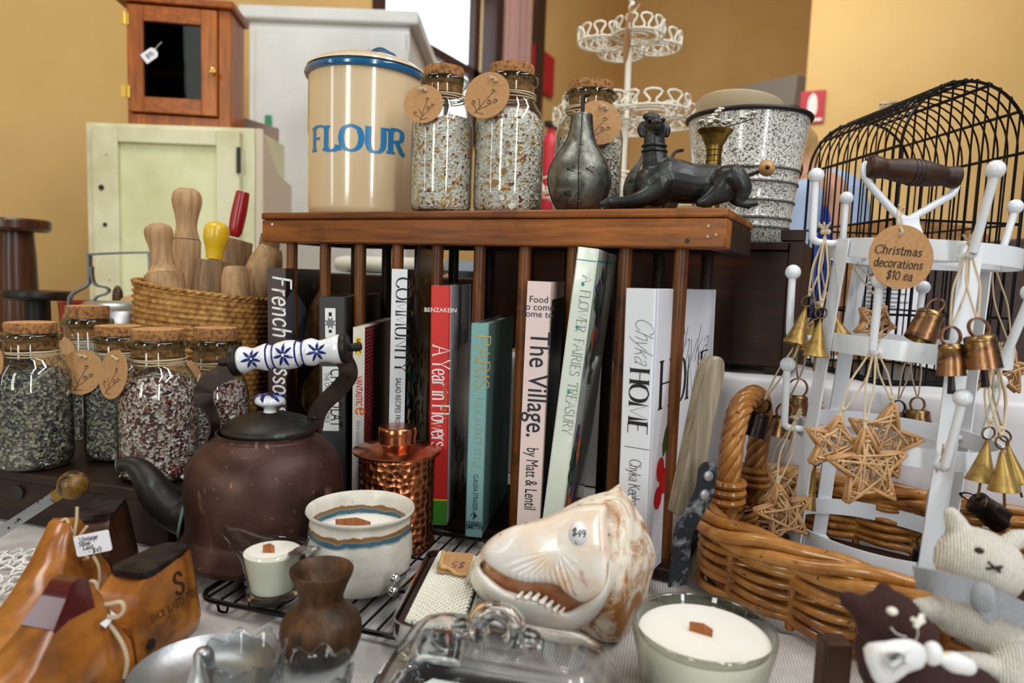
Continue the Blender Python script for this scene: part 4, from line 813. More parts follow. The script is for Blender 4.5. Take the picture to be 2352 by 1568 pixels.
# ------------------------------------------------------------------ flour canister
M_can = pbr('cream_enamel', (222, 196, 158), .16, coat=.7); M_lid = pbr('pale_cream_enamel', (232, 218, 190), .16, coat=.7); M_bluee = pbr('blue_enamel', (24, 92, 140), .18, coat=.8); M_cobalt = pbr('bright_blue_print', (32, 122, 178), .3)
B = onrail(838, 480, .0935); k = depth(B)/FPX; R0 = 127*k
TB = Matrix.Translation(B); zr = zat(B, 172)-B.z
t = thing('flour_canister', 'cream enamel canister lettered FLOUR in blue, blue rimmed lid', 'canister', B)
mb = MB(); mb.lathe([(0, 0), (R0*.93, 0), (R0*.985, .004), (R0, .010), (R0, zr-.006), (R0-.002, zr-.006), (R0-.002, .012), (0, .010)], 72, TB); build('body', mb, M_can, t)
mb = MB(); mb.lathe([(R0+.0005, zr-.010), (R0+.0040, zr-.0095), (R0+.0055, zr-.006), (R0+.0045, zr-.002), (R0+.001, zr)], 72, TB); mb.lathe([(R0+.001, zr), (R0*.98, zr+.0002), (R0*.97, zr-.004)], 72, TB); build('rim', mb, M_bluee, t)
lt = zat(B, 133)-B.z; mb = MB(); mb.lathe([(R0+.0025, zr+.0015), (R0+.002, zr+.004), (R0*.93, zr+.009), (R0*.7, lerp(zr, lt, .72)), (R0*.4, lerp(zr, lt, .97)), (R0*.2, lt+.001), (0, lt+.0015), (0, lt-.002), (R0*.9, zr+.003)], 72, TB); lid = build('lid', mb, M_lid, t)
mb = MB(); hq = pd(877, 133, depth(B)); mb.strip(spline([hq+V((x*.020, 0, z)) for x, z in ((-1, -.006), (-.8, .004), (-.3, .0095), (.3, .0095), (.8, .004), (1, -.006))], 5), .018, .0035, [V((0, 1, 0))]*26); build('lid_handle', mb, M_bluee, lid)
def cyl(T, R, a0):     # wraps lettering round the canister; a0 = angle of the lettering's middle
    return lambda x, y: T @ V(((R+.0004)*sin(a0+x/R), -(R+.0004)*cos(a0+x/R), y))
toc = atan2(-B.x, B.y); mb = MB(); zc = (zat(B-V((0, R0, 0)), 346)-B.z); hc = 56*k
vs, fs, wd_ = script('FLOUR', hc*.93, .25, .10, 1.25, track=.10, squeeze=.95); vv, ff = [], []
for f in fs:      # subdivide wide strokes so they follow the curve
    P4 = [vs[i] for i in f]
    if len(P4) == 4:
        b = len(vv)
        for i in range(5):
            a_, c_ = P4[0], P4[1]; d_, e_ = P4[3], P4[2]
            for u in range(4): pp = (lerp(a_[0], d_[0], i/4), lerp(a_[1], d_[1], i/4)); qq = (lerp(c_[0], e_[0], i/4), lerp(c_[1], e_[1], i/4)); vv.append((lerp(pp[0], qq[0], u/3), lerp(pp[1], qq[1], u/3)))
        for i in range(4):
            for u in range(3): ff.append((b+i*4+u, b+i*4+u+1, b+(i+1)*4+u+1, b+(i+1)*4+u))
    else: b = len(vv); vv += P4; ff.append(tuple(range(b, b+len(P4))))
letter(mb, (vv, ff, wd_), None, 0, zc, 'c', fit=222*k, fn=cyl(TB, R0, toc-rad(10))); build('flour_lettering', mb, M_cobalt, t, sharp=0)
mb = MB(); c = pd(826, 122, depth(B)-.012); mb.prism(tag_poly(.036, .020, .004), axes(c, (.9, -.2, .06), V((.15, .75, .42))), .0006); c2 = build('price_tag', mb, pbr('brown_card', (150, 128, 110), .8), None, label='brown card price tag lying on the flour canister lid', cat='price tag')
# ------------------------------------------------------------------ metal pears
M_pewter, nt, bs = newmat('pewter_patina'); L = nt.links; v = coords(nt)
f = noise(nt, v, 60, 5, .65, 1.2); L.new(ramp(nt, f, [(.3, C3(74, 74, 68)), (.55, C3(126, 126, 118)), (.75, C3(158, 156, 146))]), bs.inputs['Base Color']); bs.inputs['Metallic'].default_value = .9; bs.inputs['Roughness'].default_value = .42; bumpn(nt, bs, noise(nt, coords(nt, (1, 1, .4)), 120, 4, .6, 3), .25, .001)
M_pdark = pbr('blackened_seam', (16, 15, 14), .6, .5)
def pear(label, B, R, H, stem, seam0):
    t = thing('metal_pear', label, 'ornament', B); T = Matrix.Translation(V(B))
    pr = [(0, 0), (.42, .0), (.62, .02), (.84, .12), (.97, .25), (1.0, .34), (.94, .45), (.78, .55), (.6, .64), (.47, .72), (.38, .82), (.34, .92), (.325, .985), (.30, 1.0), (0, 1.0)]
    P2 = [(0, 0)]+[(max(p[0], 0), p[1]) for p in sp2(pr[1:13], 4)]+pr[13:]
    mb = MB(); mb.lathe([(r*R, z*H) for r, z in P2], 48, T); build('body', mb, M_pewter, t, sharp=55)
    for i, a in enumerate((seam0, seam0+rad(62), seam0-rad(75))):
        mb = MB(); pts = [T @ V(((r*R+.0002)*sin(a+.02*sin(z*9)), -(r*R+.0002)*cos(a+.02*sin(z*9)), z*H)) for r, z in P2[2:-2]]; mb.tube(pts, .0005, 5); s = build('seam', mb, M_pdark, t)
        if i == 0:
            for q in (8, 18, 30, 37):
                z = P2[q]; mb = MB(); mb.ball(T @ V(((z[0]*R)*sin(a+.05), -(z[0]*R)*cos(a+.05), z[1]*H)), .0013, 10); build('rivet', mb, M_pewter, s)
    rg = random.Random(3); 
    for (a, zf) in ((-.25, .40), (.35, .40), (-.35, .16)):
        mb = MB(); zi = min(range(len(P2)), key=lambda i: abs(P2[i][1]-zf) if i > 1 else 9)
        for j in range(5):
            pts = []
            for s_ in range(5):
                aa = seam0+a+(s_-2)*.07; zz = zf+.02*(j-2)*.5+.012*sin(s_*1.4+j); rr_ = lerp(P2[zi][0], P2[min(zi+1, len(P2)-1)][0], .5); rr_ = next((lerp(P2[i][0], P2[i+1][0], (zz-P2[i][1])/max(1e-6, P2[i+1][1]-P2[i][1])) for i in range(1, len(P2)-1) if P2[i][1] <= zz <= P2[i+1][1]), rr_)
                pts.append(T @ V(((rr_*R+.0001)*sin(aa), -(rr_*R+.0001)*cos(aa), zz*H)))
            mb.tube(pts, .00032, 4)
        build('engraving', mb, M_pdark, t)
    if stem: mb = MB(); mb.tube(spline([T @ V((0, 0, H-.002)), T @ V((.0005, -.001, H+.014)), T @ V((.002, -.001, H+.019)), T @ V((.008, -.002, H+.0205))], 5), .0022, 10); build('stem', mb, M_black, t)
p = onrail(1328, 476, .046); k = depth(p)/FPX; pear('large grey metal pear with a black bent stem, front of the rail', p, 73.5*k, zat(p, 262)-p.z, True, atan2(-p.x, p.y)-rad(2))
p = onrail(1496, 474, .128); k = depth(p)/FPX; pear('second grey metal pear half hidden behind the dark dog figure', p, 66*k, zat(p, 300)-p.z, False, atan2(-p.x, p.y)-rad(35))
# ------------------------------------------------------------------ dog figure (one fused body)
M_bronze = pbr('black_bronze', (30, 31, 31), .42, .35, var=((62, 66, 62), 50, .5, .75), bump=(220, .12), coat=.1)
Bd = onrail(1560, 478, .052); dd = depth(Bd); kd = dd/FPX; e1 = V((cos(YAW), sin(YAW), 0)); e2 = V((-sin(YAW), cos(YAW), 0))
def D(px, py, back=0): return pd(px, py, dd)+V((e2.x*back, e2.y*back, 0))
zf = ZT+.0006
mb = MB()
def DL(pts, rs, n=24):
    q = spline([(a_[0], a_[1], (a_[2] if len(a_) > 2 else 0)*3000) for a_ in pts], 5); rq = [p.x for p in spline([(r, 0, 0) for r in rs], 5)]; mb.chain([D(p.x, p.y, p.z/3000) for p in q], [r*kd for r in rq], n)
DL([(1500, 425, 0), (1530, 412, .004), (1590, 420, .006), (1640, 418, .006), (1672, 420, .006)], [46, 52, 46, 42, 36], 20)     # trunk
DL([(1508, 430, 0), (1507, 395, 0), (1503, 350, 0), (1502, 318, 0)], [44, 34, 26, 23], 18)                                   # chest and neck
DL([(1503, 312, .003), (1503, 290, .004)], [21, 25], 24)                                                                     # skull
DL([(1504, 298, -.004), (1505, 297, -.015)], [17, 11], 24); DL([(1504, 308, -.004), (1505, 307, -.012)], [13, 8], 20)                                                                    # muzzle
DL([(1501, 289, -.0195), (1509, 289, -.0195)], [4.5, 4.5], 14)
for s in (-1, 1): DL([(1503+s*25, 284, .005), (1503+s*30, 296, .003), (1503+s*29, 310, .001)], [8, 9, 6], 16)               # ears
DL([(1482, 268, -.001), (1498, 265, 0), (1512, 267, .002)], [7, 7.5, 6], 16)                                                # cap-like brow
for s in (-1, 1): DL([(1504+s*16, 279, -.008), (1504+s*16, 279, -.0095)], [6, 5], 14)
for dx, bk in ((0, -.012), (34, .020)):                                                                                      # forelegs along the rail
    DL([(1510, 432, bk), (1480, 452, bk), (1450, 462, bk), (1418+dx*.3, 466, bk), (1392+dx*.5, 467, bk)], [26, 20, 14, 10, 9])
    DL([(1394+dx*.5, 466, bk), (1378+dx*.5, 471, bk)], [10, 6])
DL([(1660, 425, -.008), (1672, 412, -.016), (1690, 440, -.018), (1684, 464, -.018)], [40, 30, 24, 11])                       # thigh and hock
DL([(1684, 470, -.018), (1708, 473, -.018), (1724, 472, -.016)], [8, 7, 6])
DL([(1650, 440, -.01), (1620, 460, -.012), (1600, 468, -.012)], [30, 18, 10]); DL([(1690, 440, .012), (1700, 462, .012), (1728, 472, .010)], [22, 9, 6])
mb.v = [V((p.x, p.y, max(p.z, zf))) for p in mb.v]
dog = build('dog_figure', mb, M_bronze, None, sharp=0, remesh=.0009, smooth=9, label='black bronze figure of a reclining hound on the right end of the rail', cat='ornament')
mb = MB()
for py_, r_ in ((336, 26.5), (348, 27.5)):
    c = D(1503, py_, 0); mb.tube([c+(e1*cos(a)+e2*sin(a))*r_*kd for a in [2*pi*i/28 for i in range(28)]], .0014, 8, True)
build('collar', mb, M_bronze, dog, origin=WPOS[dog])
# ------------------------------------------------------------------ little brass vase of dried blossom
p = onrail(1632, 470, .142); k = depth(p)/FPX; H = zat(p, 300)-p.z; T = Matrix.Translation(p)
t = thing('brass_vase', 'slim engraved brass bud vase behind the dog figure', 'vase', p)
pr = sp2([(24, 0), (27, .03), (20, .1), (22, .3), (25, .45), (18, .62), (17, .74), (22, .88), (38, .985)], 4)
mb = MB(); mb.lathe([(0, 0)]+[(r*k, z*H) for r, z in pr]+[(40*k, H), (38*k, H+.0008), (16*k, H*.8), (14*k, H*.5), (0, H*.5)], 36, T); build('body', mb, pbr('aged_brass', (150, 122, 62), .38, 1, var=((96, 76, 36), 90, .45, .65), bump=(160, .1)), t, sharp=50)
mb = MB()
for zf_ in (.28, .38, .66, .72, .78):
    rr_ = next(lerp(pr[i][0], pr[i+1][0], .5) for i in range(len(pr)-1) if pr[i][1] <= zf_ <= pr[i+1][1]); mb.tube([T @ V(((rr_*k+.0001)*cos(a), (rr_*k+.0001)*sin(a), zf_*H)) for a in [2*pi*i/32 for i in range(32)]], .0005, 5, True)
build('engraved_bands', mb, pbr('dark_brass', (84, 66, 30), .5, 1), t)
def blossom(label, pts, seed, n):
    r = random.Random(seed); t = thing('blossom_sprig', label, 'dried flowers', pts[0]); P = spline(pts, 6); mb = MB(); mb.tube(P, .0007, 6)
    heads = []
    for i in range(n):
        q = P[int(len(P)*(.35+.62*i/n))]; h = q+V((r.uniform(-.005, .005), r.uniform(-.005, .005), r.uniform(.002, .008))); mb.tube([q, h], .0004, 5); heads.append(h)
    build('twig', mb, pbr('dark_twig', (58, 46, 36), .8), t); fm = pbr('dry_white_petal', (232, 228, 220), .8); cm = pbr('blossom_centre', (150, 120, 86), .8)
    for h in heads:
        mb = MB()
        for k_ in range(7):
            a = 2*pi*k_/7+r.random(); d_ = V((cos(a), sin(a), r.uniform(.2, .9))).normalized(); mb.ball(h+d_*.0026, (.0021, .0021, .0012), 8, 0)
        mb.ball(h, .0017, 8, 1); build('flower', mb, [fm, cm], t)
D0 = depth(p)-.0
blossom('sprig of tiny dried white flowers leaning right in the brass vase', [p+V((0, 0, H*.55)), p+V((.001, 0, H+.002)), pd(1665, 292, D0), pd(1698, 283, D0), pd(1730, 272, D0)], 4, 9)
blossom('short sprig of dried white flowers at the left of the brass vase mouth', [p+V((-.002, 0, H*.55)), p+V((-.003, 0, H+.002)), pd(1628, 284, D0+.012), pd(1648, 268, D0+.014), pd(1652, 264, D0+.014)], 9, 5)
blossom('single dried white flower stalk drooping over the left rim of the brass vase', [p+V((-.004, .001, H*.6)), p+V((-.006, 0, H+.003)), pd(1615, 293, D0-.004), pd(1607, 296, D0-.004)], 12, 3)
# ------------------------------------------------------------------ speckled pail on the crate
M_speck, nt, bs = newmat('speckled_enamel'); L = nt.links; v = coords(nt)
f1 = noise(nt, v, 420, 3, .6); c = ramp(nt, f1, [(.36, C3(44, 44, 44)), (.44, C3(120, 118, 112)), (.5, C3(206, 203, 194)), (.6, C3(222, 219, 210))])
L.new(c, bs.inputs['Base Color']); bs.inputs['Roughness'].default_value = .25; bs.inputs['Coat Weight'].default_value = .5
Bp = V((0, 0, 0)); q = pY(1735, 552, YB+.10); Bp = V((pY(1700, 545, YB+.1).x, YB+.10, ztop+.0008)); k = depth(Bp)/FPX; T = Matrix.Translation(Bp); H = zat(Bp, 275)-Bp.z
t = thing('speckled_pail', 'tall grey speckled enamel pail with a black rim standing on the crate', 'pail', Bp)
pr = [(0, 0), (92*k, 0), (98*k, .004)]
for z in (.14, .21, .34, .48, .58):
    r0 = lerp(98, 132, z)*k; pr += [(r0-.0002, (z-.012)*H), (r0+.0012, z*H), (r0-.0002, (z+.012)*H)]
pr += [(131*k, H*.985), (129*k, H*.985), (96*k, .01), (0, .008)]
mb = MB(); mb.lathe(pr, 64, T); build('body', mb, M_speck, t, sharp=60)
mb = MB(); mb.tube([T @ V((133*k*cos(a), 133*k*sin(a), H*.99)) for a in [2*pi*i/56 for i in range(56)]], .0034, 8, True); build('rim', mb, M_black, t)
for z in (.14, .21, .34, .48, .58):
    r0 = lerp(98, 132, z)*k; mb = MB(); mb.tube([T @ V(((r0+.0008)*cos(a), (r0+.0008)*sin(a), z*H-.0028)) for a in [2*pi*i/56 for i in range(56)]], .0009, 6, True); build('worn_band', mb, pbr('worn_black', (44, 42, 40), .6), t)
d0 = depth(Bp); a0, a1 = pd(1688, 411, d0-.125), pd(1755, 389, d0-.138)
mb = MB(); mb.tube(spline([pd(1568, 345, d0), pd(1548, 352, d0-.02), pd(1545, 385, d0-.06), pd(1600, 420, d0-.11), a0, a1], 6), .0026, 8); build('bail_handle', mb, M_black, t)
mb = MB(); mb.ball(pd(1761, 386, d0-.139), 18.5*(d0-.139)/FPX, 24); kb = build('wooden_grip', mb, wood('grip_beech', (176, 128, 72), (206, 160, 104), 'X', 30, .45, coat=.3), t)
mb = MB(); mb.ball(pd(1763, 384, d0-.139-18*(d0-.139)/FPX), .0028, 10); build('grip_end', mb, M_black, t)
mb = MB(); mb.sweep(spline([pd(1808, 340, d0), pd(1826, 356, d0-.01), pd(1834, 384, d0-.015), pd(1826, 408, d0-.01), pd(1800, 420, d0)], 6), [(-.008, -.0025), (.008, -.0025), (.008, .0025), (-.008, .0025)]); build('ear_handle', mb, M_black, t)
# enamel dish leaning behind the pail
Bq = V((pY(1698, 300, YB+.25).x, YB+.25, 0)); k = depth(Bq)/FPX; c = pd(1697, 262, depth(Bq)); T = frame(c, (.05, .18, 1)); R = 98*k
mb = MB(); mb.lathe([(0, -.018), (R*.78, -.018), (R*.9, -.010), (R, .006), (R*1.02, .010), (R, .012), (R*.88, -.004), (R*.76, -.013), (0, -.013)], 56, T)
dd_ = thing('cake_plate', 'chipped cream enamel cake plate on a foot behind the speckled pail', 'cake plate', (c.x, c.y, ZPL+.001))
build('plate', mb, pbr('chipped_enamel', (196, 178, 146), .35, var=((60, 44, 30), 70, .7, .74), coat=.3), dd_)
mb = MB(); mb.lathe([(0, 0), (.06, 0), (.055, .008), (.02, .03), (.016, .1), (.016, c.z-ZPL-.05), (.03, c.z-ZPL-.022), (0, c.z-ZPL-.022)], 32, Matrix.Translation((c.x, c.y, ZPL+.001))); build('foot', mb, pbr('cream_foot', (206, 184, 140), .4), dd_)
# ------------------------------------------------------------------ low wooden box with the lavender jars
ZC = .063; a, b = pz(0, 1077, ZC), pz(385, 1135, ZC); dirx = (b-a).normalized(); diry = V((-dirx.y, dirx.x, 0)); fl_ = b-dirx*.46
M_lowbox = wood('low_box_wood', (26, 13, 7), (54, 30, 15), 'X', 18, .5)
Tb = axes(V((fl_.x, fl_.y, 0)), dirx, diry); wB = .46; dB = .185
t = thing('wooden_crate', 'low dark wooden crate carrying the corked lavender salt jars', 'crate', Tb @ V((wB/2, dB/2, .0005)))
mb = MB(); mb.box((0, 0, ZC-.012), (wB, dB, ZC), T=Tb); build('top_board', mb, M_lowbox, t, bevel=.002)
mb = MB(); mb.box((.004, .003, .0006), (wB-.003, .015, ZC-.0125), T=Tb); build('front_panel', mb, M_lowbox, t, bevel=.001)
mb = MB(); mb.box((.004, dB-.015, .0006), (wB-.003, dB-.003, ZC-.0125), T=Tb); build('back_panel', mb, M_lowbox, t)
for x0 in (.004, wB-.015):
    mb = MB(); mb.box((x0, .0155, .0006), (x0+.012, dB-.0155, ZC-.0125), T=Tb); build('end_panel', mb, M_lowbox, t)
mb = MB(); c = Tb @ V((wB-.215, .002, .038)); mb.lathe([(0, 0), (.008, 0), (.008, .002), (0, .002)], 16, frame(c, -diry)); build('finger_hole', mb, M_black, t)
def ontop(px, py): p = pz(px, py, ZC); p.z += .0004; return p
G2 = 'corked lavender jars on the low crate'
jar('dark lavender salt jar at the far left edge of the low crate', ontop(80, 1067), .98, 1, S_dark, CH[1], .118, (-.034, -.012, -.2, -.5, .027), 21, 1.0, G2)
jar('rose petal salt jar in front, nearest the copper kettle spout', ontop(366, 1092), 1.0, 2, S_rose, CH[2], .122, (-.033, -.013, -.55, -.35, .0275), 22, .98, G2)
jar('lavender salt jar between two others on the low crate, large tag tilted on its shoulder', ontop(278, 1046), .97, 1, S_dark, CH[1], .112, (-.026, -.020, -.05, -.25, .0285), 23, .98, G2)
jar('lavender salt jar at the back of the low crate under the aluminium tin', V((pd(205, 900, .985).x, pd(205, 900, .985).y, .0004)), 1.0, 1, S_dark, CH[1], .108, (-.022, -.012, .25, -.25, .026), 24, 1.40, G2)
jar('rose salt jar in the shade behind the copper kettle handle', V((pd(496, 900, .906).x, pd(496, 900, .906).y, .0004)), .98, 2, S_rose, CH[2], .118, (-.03, -.016, .2, -.25, .0255), 25, 1.33, G2)
# ------------------------------------------------------------------ woven basket of rolling pins
M_seagrass, nt, bs = newmat('woven_seagrass'); L = nt.links; v = coords(nt)
L.new(ramp(nt, noise(nt, v, 90, 4, .6), [(.3, C3(118, 76, 30)), (.5, C3(168, 118, 54)), (.7, C3(204, 158, 88))]), bs.inputs['Base Color']); bs.inputs['Roughness'].default_value = .6
Bk = upright(478, 800, 1.07); k = depth(Bk)/FPX; Hk = zat(Bk-V((0, .0, 0)), 668); T = Matrix.Translation(Bk)
t = thing('seagrass_basket', 'golden woven basket holding the rolling pins', 'basket', Bk)
rows = 34; n = 150
def bask(u, v_):
    zi = v_*rows; a = 2*pi*u; R = lerp(158, 146, v_)*k+.0016*sin(zi*2*pi-pi/2)+.0014*(1 if int(zi) % 2 else -1)*sin(a*60)*abs(sin(zi*pi))
    rim = .012*sin(a-2.2); return T @ V((R*cos(a), R*sin(a), v_*(Hk+rim*v_)+.001))
mb = MB(); mb.surf(bask, 240, rows*4, True, False); build('weave', mb, M_seagrass, t, sharp=0)
mb = MB(); mb.surf(lambda u, v_: T @ V(((143-6*(1-v_))*k*cos(-2*pi*u), (143-6*(1-v_))*k*sin(-2*pi*u), v_*(Hk+.012*sin(-2*pi*u-2.2))+.002)), 60, 4, True); mb.lathe([(0, .002), (150*k, .002)], 60, T); build('lining', mb, M_seagrass, t, sharp=0)
rimp = [T @ V(((146*k)*cos(a), (146*k)*sin(a), Hk+.012*sin(a-2.2)+.002)) for a in [2*pi*i/160 for i in range(160)]]
mb = MB()
for ph in (0, pi): mb.tube([p+V((cos(2*pi*i/160)*.0016*cos(i*1.1+ph), sin(2*pi*i/160)*.0016*cos(i*1.1+ph), .0016*sin(i*1.1+ph))) for i, p in enumerate(rimp)], .0024, 6, True)
build('twisted_rim', mb, M_seagrass, t)
M_pin = wood('pale_pin_wood', (178, 138, 98), (206, 170, 128), 'Z', 26, .6); M_pin2 = wood('worn_pin_wood', (128, 98, 68), (170, 138, 102), 'Z', 26, .6)
G3 = 'rolling pins standing in the woven basket'; db = depth(Bk)
def pin(label, p0, p1, prof, d0, d1, mats=None, grp=G3):
    """p0 lower axis pixel, p1 tip pixel; prof = (fraction along, half width px[, material])"""
    a, b = pd(*p0, d0), pd(*p1, d1); T = frame(a, b-a); L_ = (b-a).length; kk = (d0+d1)/2/FPX
    t = thing('rolling_pin', label, 'rolling pin', a, grp); secs = {}
    for p in prof: secs.setdefault(p[2] if len(p) > 2 else 'barrel', []).append(p)
    names = list(secs); M_ = mats or {}
    for i, nm in enumerate(names):
        pts = [(p[0]*L_, p[1]*kk) for p in secs[nm]]; pr = sp2([(r, z) for z, r in pts], 4) if nm != 'barrel' else [(r, z) for z, r in pts]
        mb = MB(); mb.lathe([(0, pr[0][1])]+[(max(r, .0005), z) for r, z in pr]+[(0, pr[-1][1])], 36, T); build(nm, mb, M_.get(nm, M_pin), t, sharp=45)
    return t
dm = db
pin('pale beech rolling pin leaning at the left side of the basket', (402, 830), (362, 516), [(-.35, 46), (.63, 42), (.635, 40), (.64, 37, 'handle'), (.70, 27, 'handle'), (.82, 24, 'handle'), (.92, 30, 'handle'), (.975, 28, 'handle'), (1.0, 18, 'handle')], dm-.05, dm-.045)
pin('tallest pale rolling pin, its knobbed handle rising above the others', (424, 820), (430, 434), [(-.3, 28), (.15, 29), (.69, 31), (.695, 30), (.70, 29, 'handle'), (.77, 22, 'handle'), (.84, 25, 'handle'), (.92, 32, 'handle'), (.975, 29, 'handle'), (1.0, 18, 'handle')], dm+.025, dm+.02)
pin('rolling pin with a chipped bright yellow handle', (468, 830), (500, 510), [(-.35, 40), (.60, 38), (.72, 36), (.725, 30), (.735, 17, 'handle'), (.80, 20, 'handle'), (.88, 27, 'handle'), (.95, 27, 'handle'), (.985, 20, 'handle'), (1.0, 8, 'handle')], dm-.045, dm-.05, {'barrel': M_pin2, 'handle': pbr('yellow_handle_paint', (226, 184, 34), .3, var=((110, 96, 52), 130, .66, .72), coat=.3)})
pin('red handled wooden roller slanting up behind the yellow handle', (496, 760), (558, 442), [(-.3, 46), (.58, 44), (.66, 42), (.67, 10), (.68, 9, 'handle'), (.72, 15, 'handle'), (.85, 17, 'handle'), (.99, 15, 'handle'), (1.0, 13, 'handle')], dm+.035, dm+.03, {'barrel': M_pin2, 'handle': pbr('red_handle_paint', (150, 14, 22), .3, coat=.3)})
pin('short pale pin with a flat sawn end near the front of the basket', (552, 840), (538, 612), [(.1, 34), (.7, 32), (.88, 30), (.97, 25), (1.0, 22)], dm-.05, dm-.055)
pin('stout pale rolling pin tilting right against the rack', (520, 850), (624, 568), [(-.2, 36), (.6, 38), (.75, 40), (.9, 36), (.97, 28), (1.0, 24)], dm-.02, dm-.015)
pin('tall pin standing in the shade under the end of the rack rail', (584, 800), (622, 540), [(-.3, 26), (.5, 26), (1.0, 22)], dm+.0, dm+.0, {'barrel': M_pin2})
# ------------------------------------------------------------------ copper kettle
M_kcop, nt, bs = newmat('tarnished_copper'); L = nt.links; v = coords(nt)
c = ramp(nt, noise(nt, v, 16, 5, .6, .5), [(.3, C3(50, 33, 29)), (.5, C3(72, 46, 40)), (.7, C3(92, 66, 56))])
c = mixc(nt, ramp(nt, noise(nt, v, 190, 3), [(.66, (0, 0, 0, 1)), (.74, (1, 1, 1, 1))]), c, C3(150, 96, 62))
c = mixc(nt, ramp(nt, noise(nt, coords(nt, (1, 1, .35)), 42, 3, .6, 1), [(.66, (0, 0, 0, 1)), (.72, (1, 1, 1, 1))]), c, C3(132, 98, 84))
L.new(c, bs.inputs['Base Color']); bs.inputs['Metallic'].default_value = .55; bs.inputs['Roughness'].default_value = .46; bumpn(nt, bs, noise(nt, v, 90, 3), .08, .001)
M_kdark = pbr('dark_patina', (44, 40, 36), .45, .6, var=((70, 92, 84), 60, .6, .75), bump=(120, .08)); M_kiron = pbr('dark_copper_strap', (58, 46, 42), .42, .7, var=((84, 68, 60), 40, .5, .7))
M_porc = pbr('white_porcelain', (232, 234, 238), .12, coat=.8); M_delft = pbr('delft_blue', (22, 32, 112), .25)
Bk = pz(610, 1250, .016); Bk.z = .0152; dk = depth(Bk); k = dk/FPX; T = Matrix.Translation(Bk); zz = lambda py: zat(Bk, py)-Bk.z
def zfront(py, r): # height whose visible silhouette row is py
    return zz(py)
t = thing('copper_kettle', 'big tarnished copper kettle with a blue and white china handle', 'kettle', Bk)
pr = sp2([(192, .002/k), (194, .006/k), (186, .012/k), (175, .022/k), (169, zz(1190)/k), (170, zz(1150)/k), (171, zz(1110)/k), (166, zz(1070)/k), (153, zz(1040)/k), (136, zz(1020)/k), (118, zz(1006)/k), (108, zz(998)/k), (107, zz(988)/k)], 5)
mb = MB(); mb.lathe([(0, .002), (186*k, 0)]+[(r*k, z*k) for r, z in pr]+[(102*k, zz(988)), (102*k, zz(1006)), (140*k, zz(1040)), (160*k, .02), (0, .004)], 72, T); build('body', mb, M_kcop, t, sharp=50)
zl = zz(984); mb = MB(); mb.lathe([(100*k, zl-.004), (101*k, zl-.002), (104*k, zl), (104*k, zl+.002), (99*k, zl+.005), (80*k, zl+.011), (50*k, zl+.0155), (24*k, zl+.0175), (22*k, zl+.018), (0, zl+.018), (0, zl-.003)], 56, T); mb.v = [p+V((cos(YAW), sin(YAW), 0))*.0042 for p in mb.v]; lid = build('lid', mb, M_kdark, t, sharp=40)
kz = zl+.0175; T = T @ Matrix.Translation(V((cos(YAW), sin(YAW), 0))*.0042); mb = MB(); mb.lathe([(0, kz-.001)]+[(r*k, kz+z*k) for r, z in sp2([(15, 0), (13, 6), (16, 12), (30, 20), (33, 28), (28, 36), (14, 40), (6, 40)], 5)]+[(0, kz+40*k)], 32, T); kn = build('lid_knob', mb, M_porc, lid)
mb = MB()
for i in range(6):
    a = 2*pi*i/6+.4; q = [T @ V(((r_*k+.0003)*cos(a+tw), (r_*k+.0003)*sin(a+tw), kz+z_*k+.0004)) for r_, z_, tw in ((9, 40, 0), (20, 38.5, .15), (29, 34, .35), (33, 28, .5))]
    mb.tube(spline(q, 4), [.0004+.0016*sin(pi*min(1, j/12)) for j in range(13)], 6)
build('leaf_painting', mb, M_delft, kn)
mb = MB(); mb.lathe([(0, 0), (7*k, 0), (7*k, .001), (0, .0016)], 14, T @ Matrix.Translation((0, 0, kz+40*k))); build('screw', mb, M_kdark, kn)
T = Matrix.Translation(Bk); fd = V((FWD.x, FWD.y, 0)).normalized(); K = lambda px, py, back=0: pd(px, py, dk)+fd*back
sp_ = spline([K(452, 1160, -.02), K(425, 1150, -.024), K(398, 1118, -.03), K(380, 1082, -.034), K(362, 1056, -.036), K(342, 1044, -.037), K(320, 1046, -.038)], 6); nn = len(sp_)
srad = [k*r for r in [lerp(58, 44, min(1, i/6)) if i < 6 else lerp(44, 17, min(1, (i-6)/(nn-12))) if i < nn-6 else lerp(17, 13, (i-nn+6)/6) for i in range(nn)]]
mb = MB(); mb.tube(sp_, srad, 28); spt = build('spout', mb, M_kdark, t, sharp=50)
mb = MB(); mb.lathe([(0, 0), (11*k, 0), (13.5*k, .001), (13*k, -.002)], 20, frame(sp_[-1], sp_[-1]-sp_[-3])); build('spout_mouth', mb, pbr('verdigris', (70, 110, 104), .7), spt)
mb = MB(); mb.tube([sp_[0]+((sp_[3]-sp_[0]).cross(V((0, 0, 1))).normalized()*cos(a)+(sp_[3]-sp_[0]).cross((sp_[3]-sp_[0]).cross(V((0, 0, 1)))).normalized()*sin(a))*srad[1]*1.02+(sp_[2]-sp_[0])*.6 for a in [2*pi*i/30 for i in range(30)]], .0016, 6, True); build('solder_seam', mb, pbr('verdigris_seam', (96, 130, 122), .8), spt)
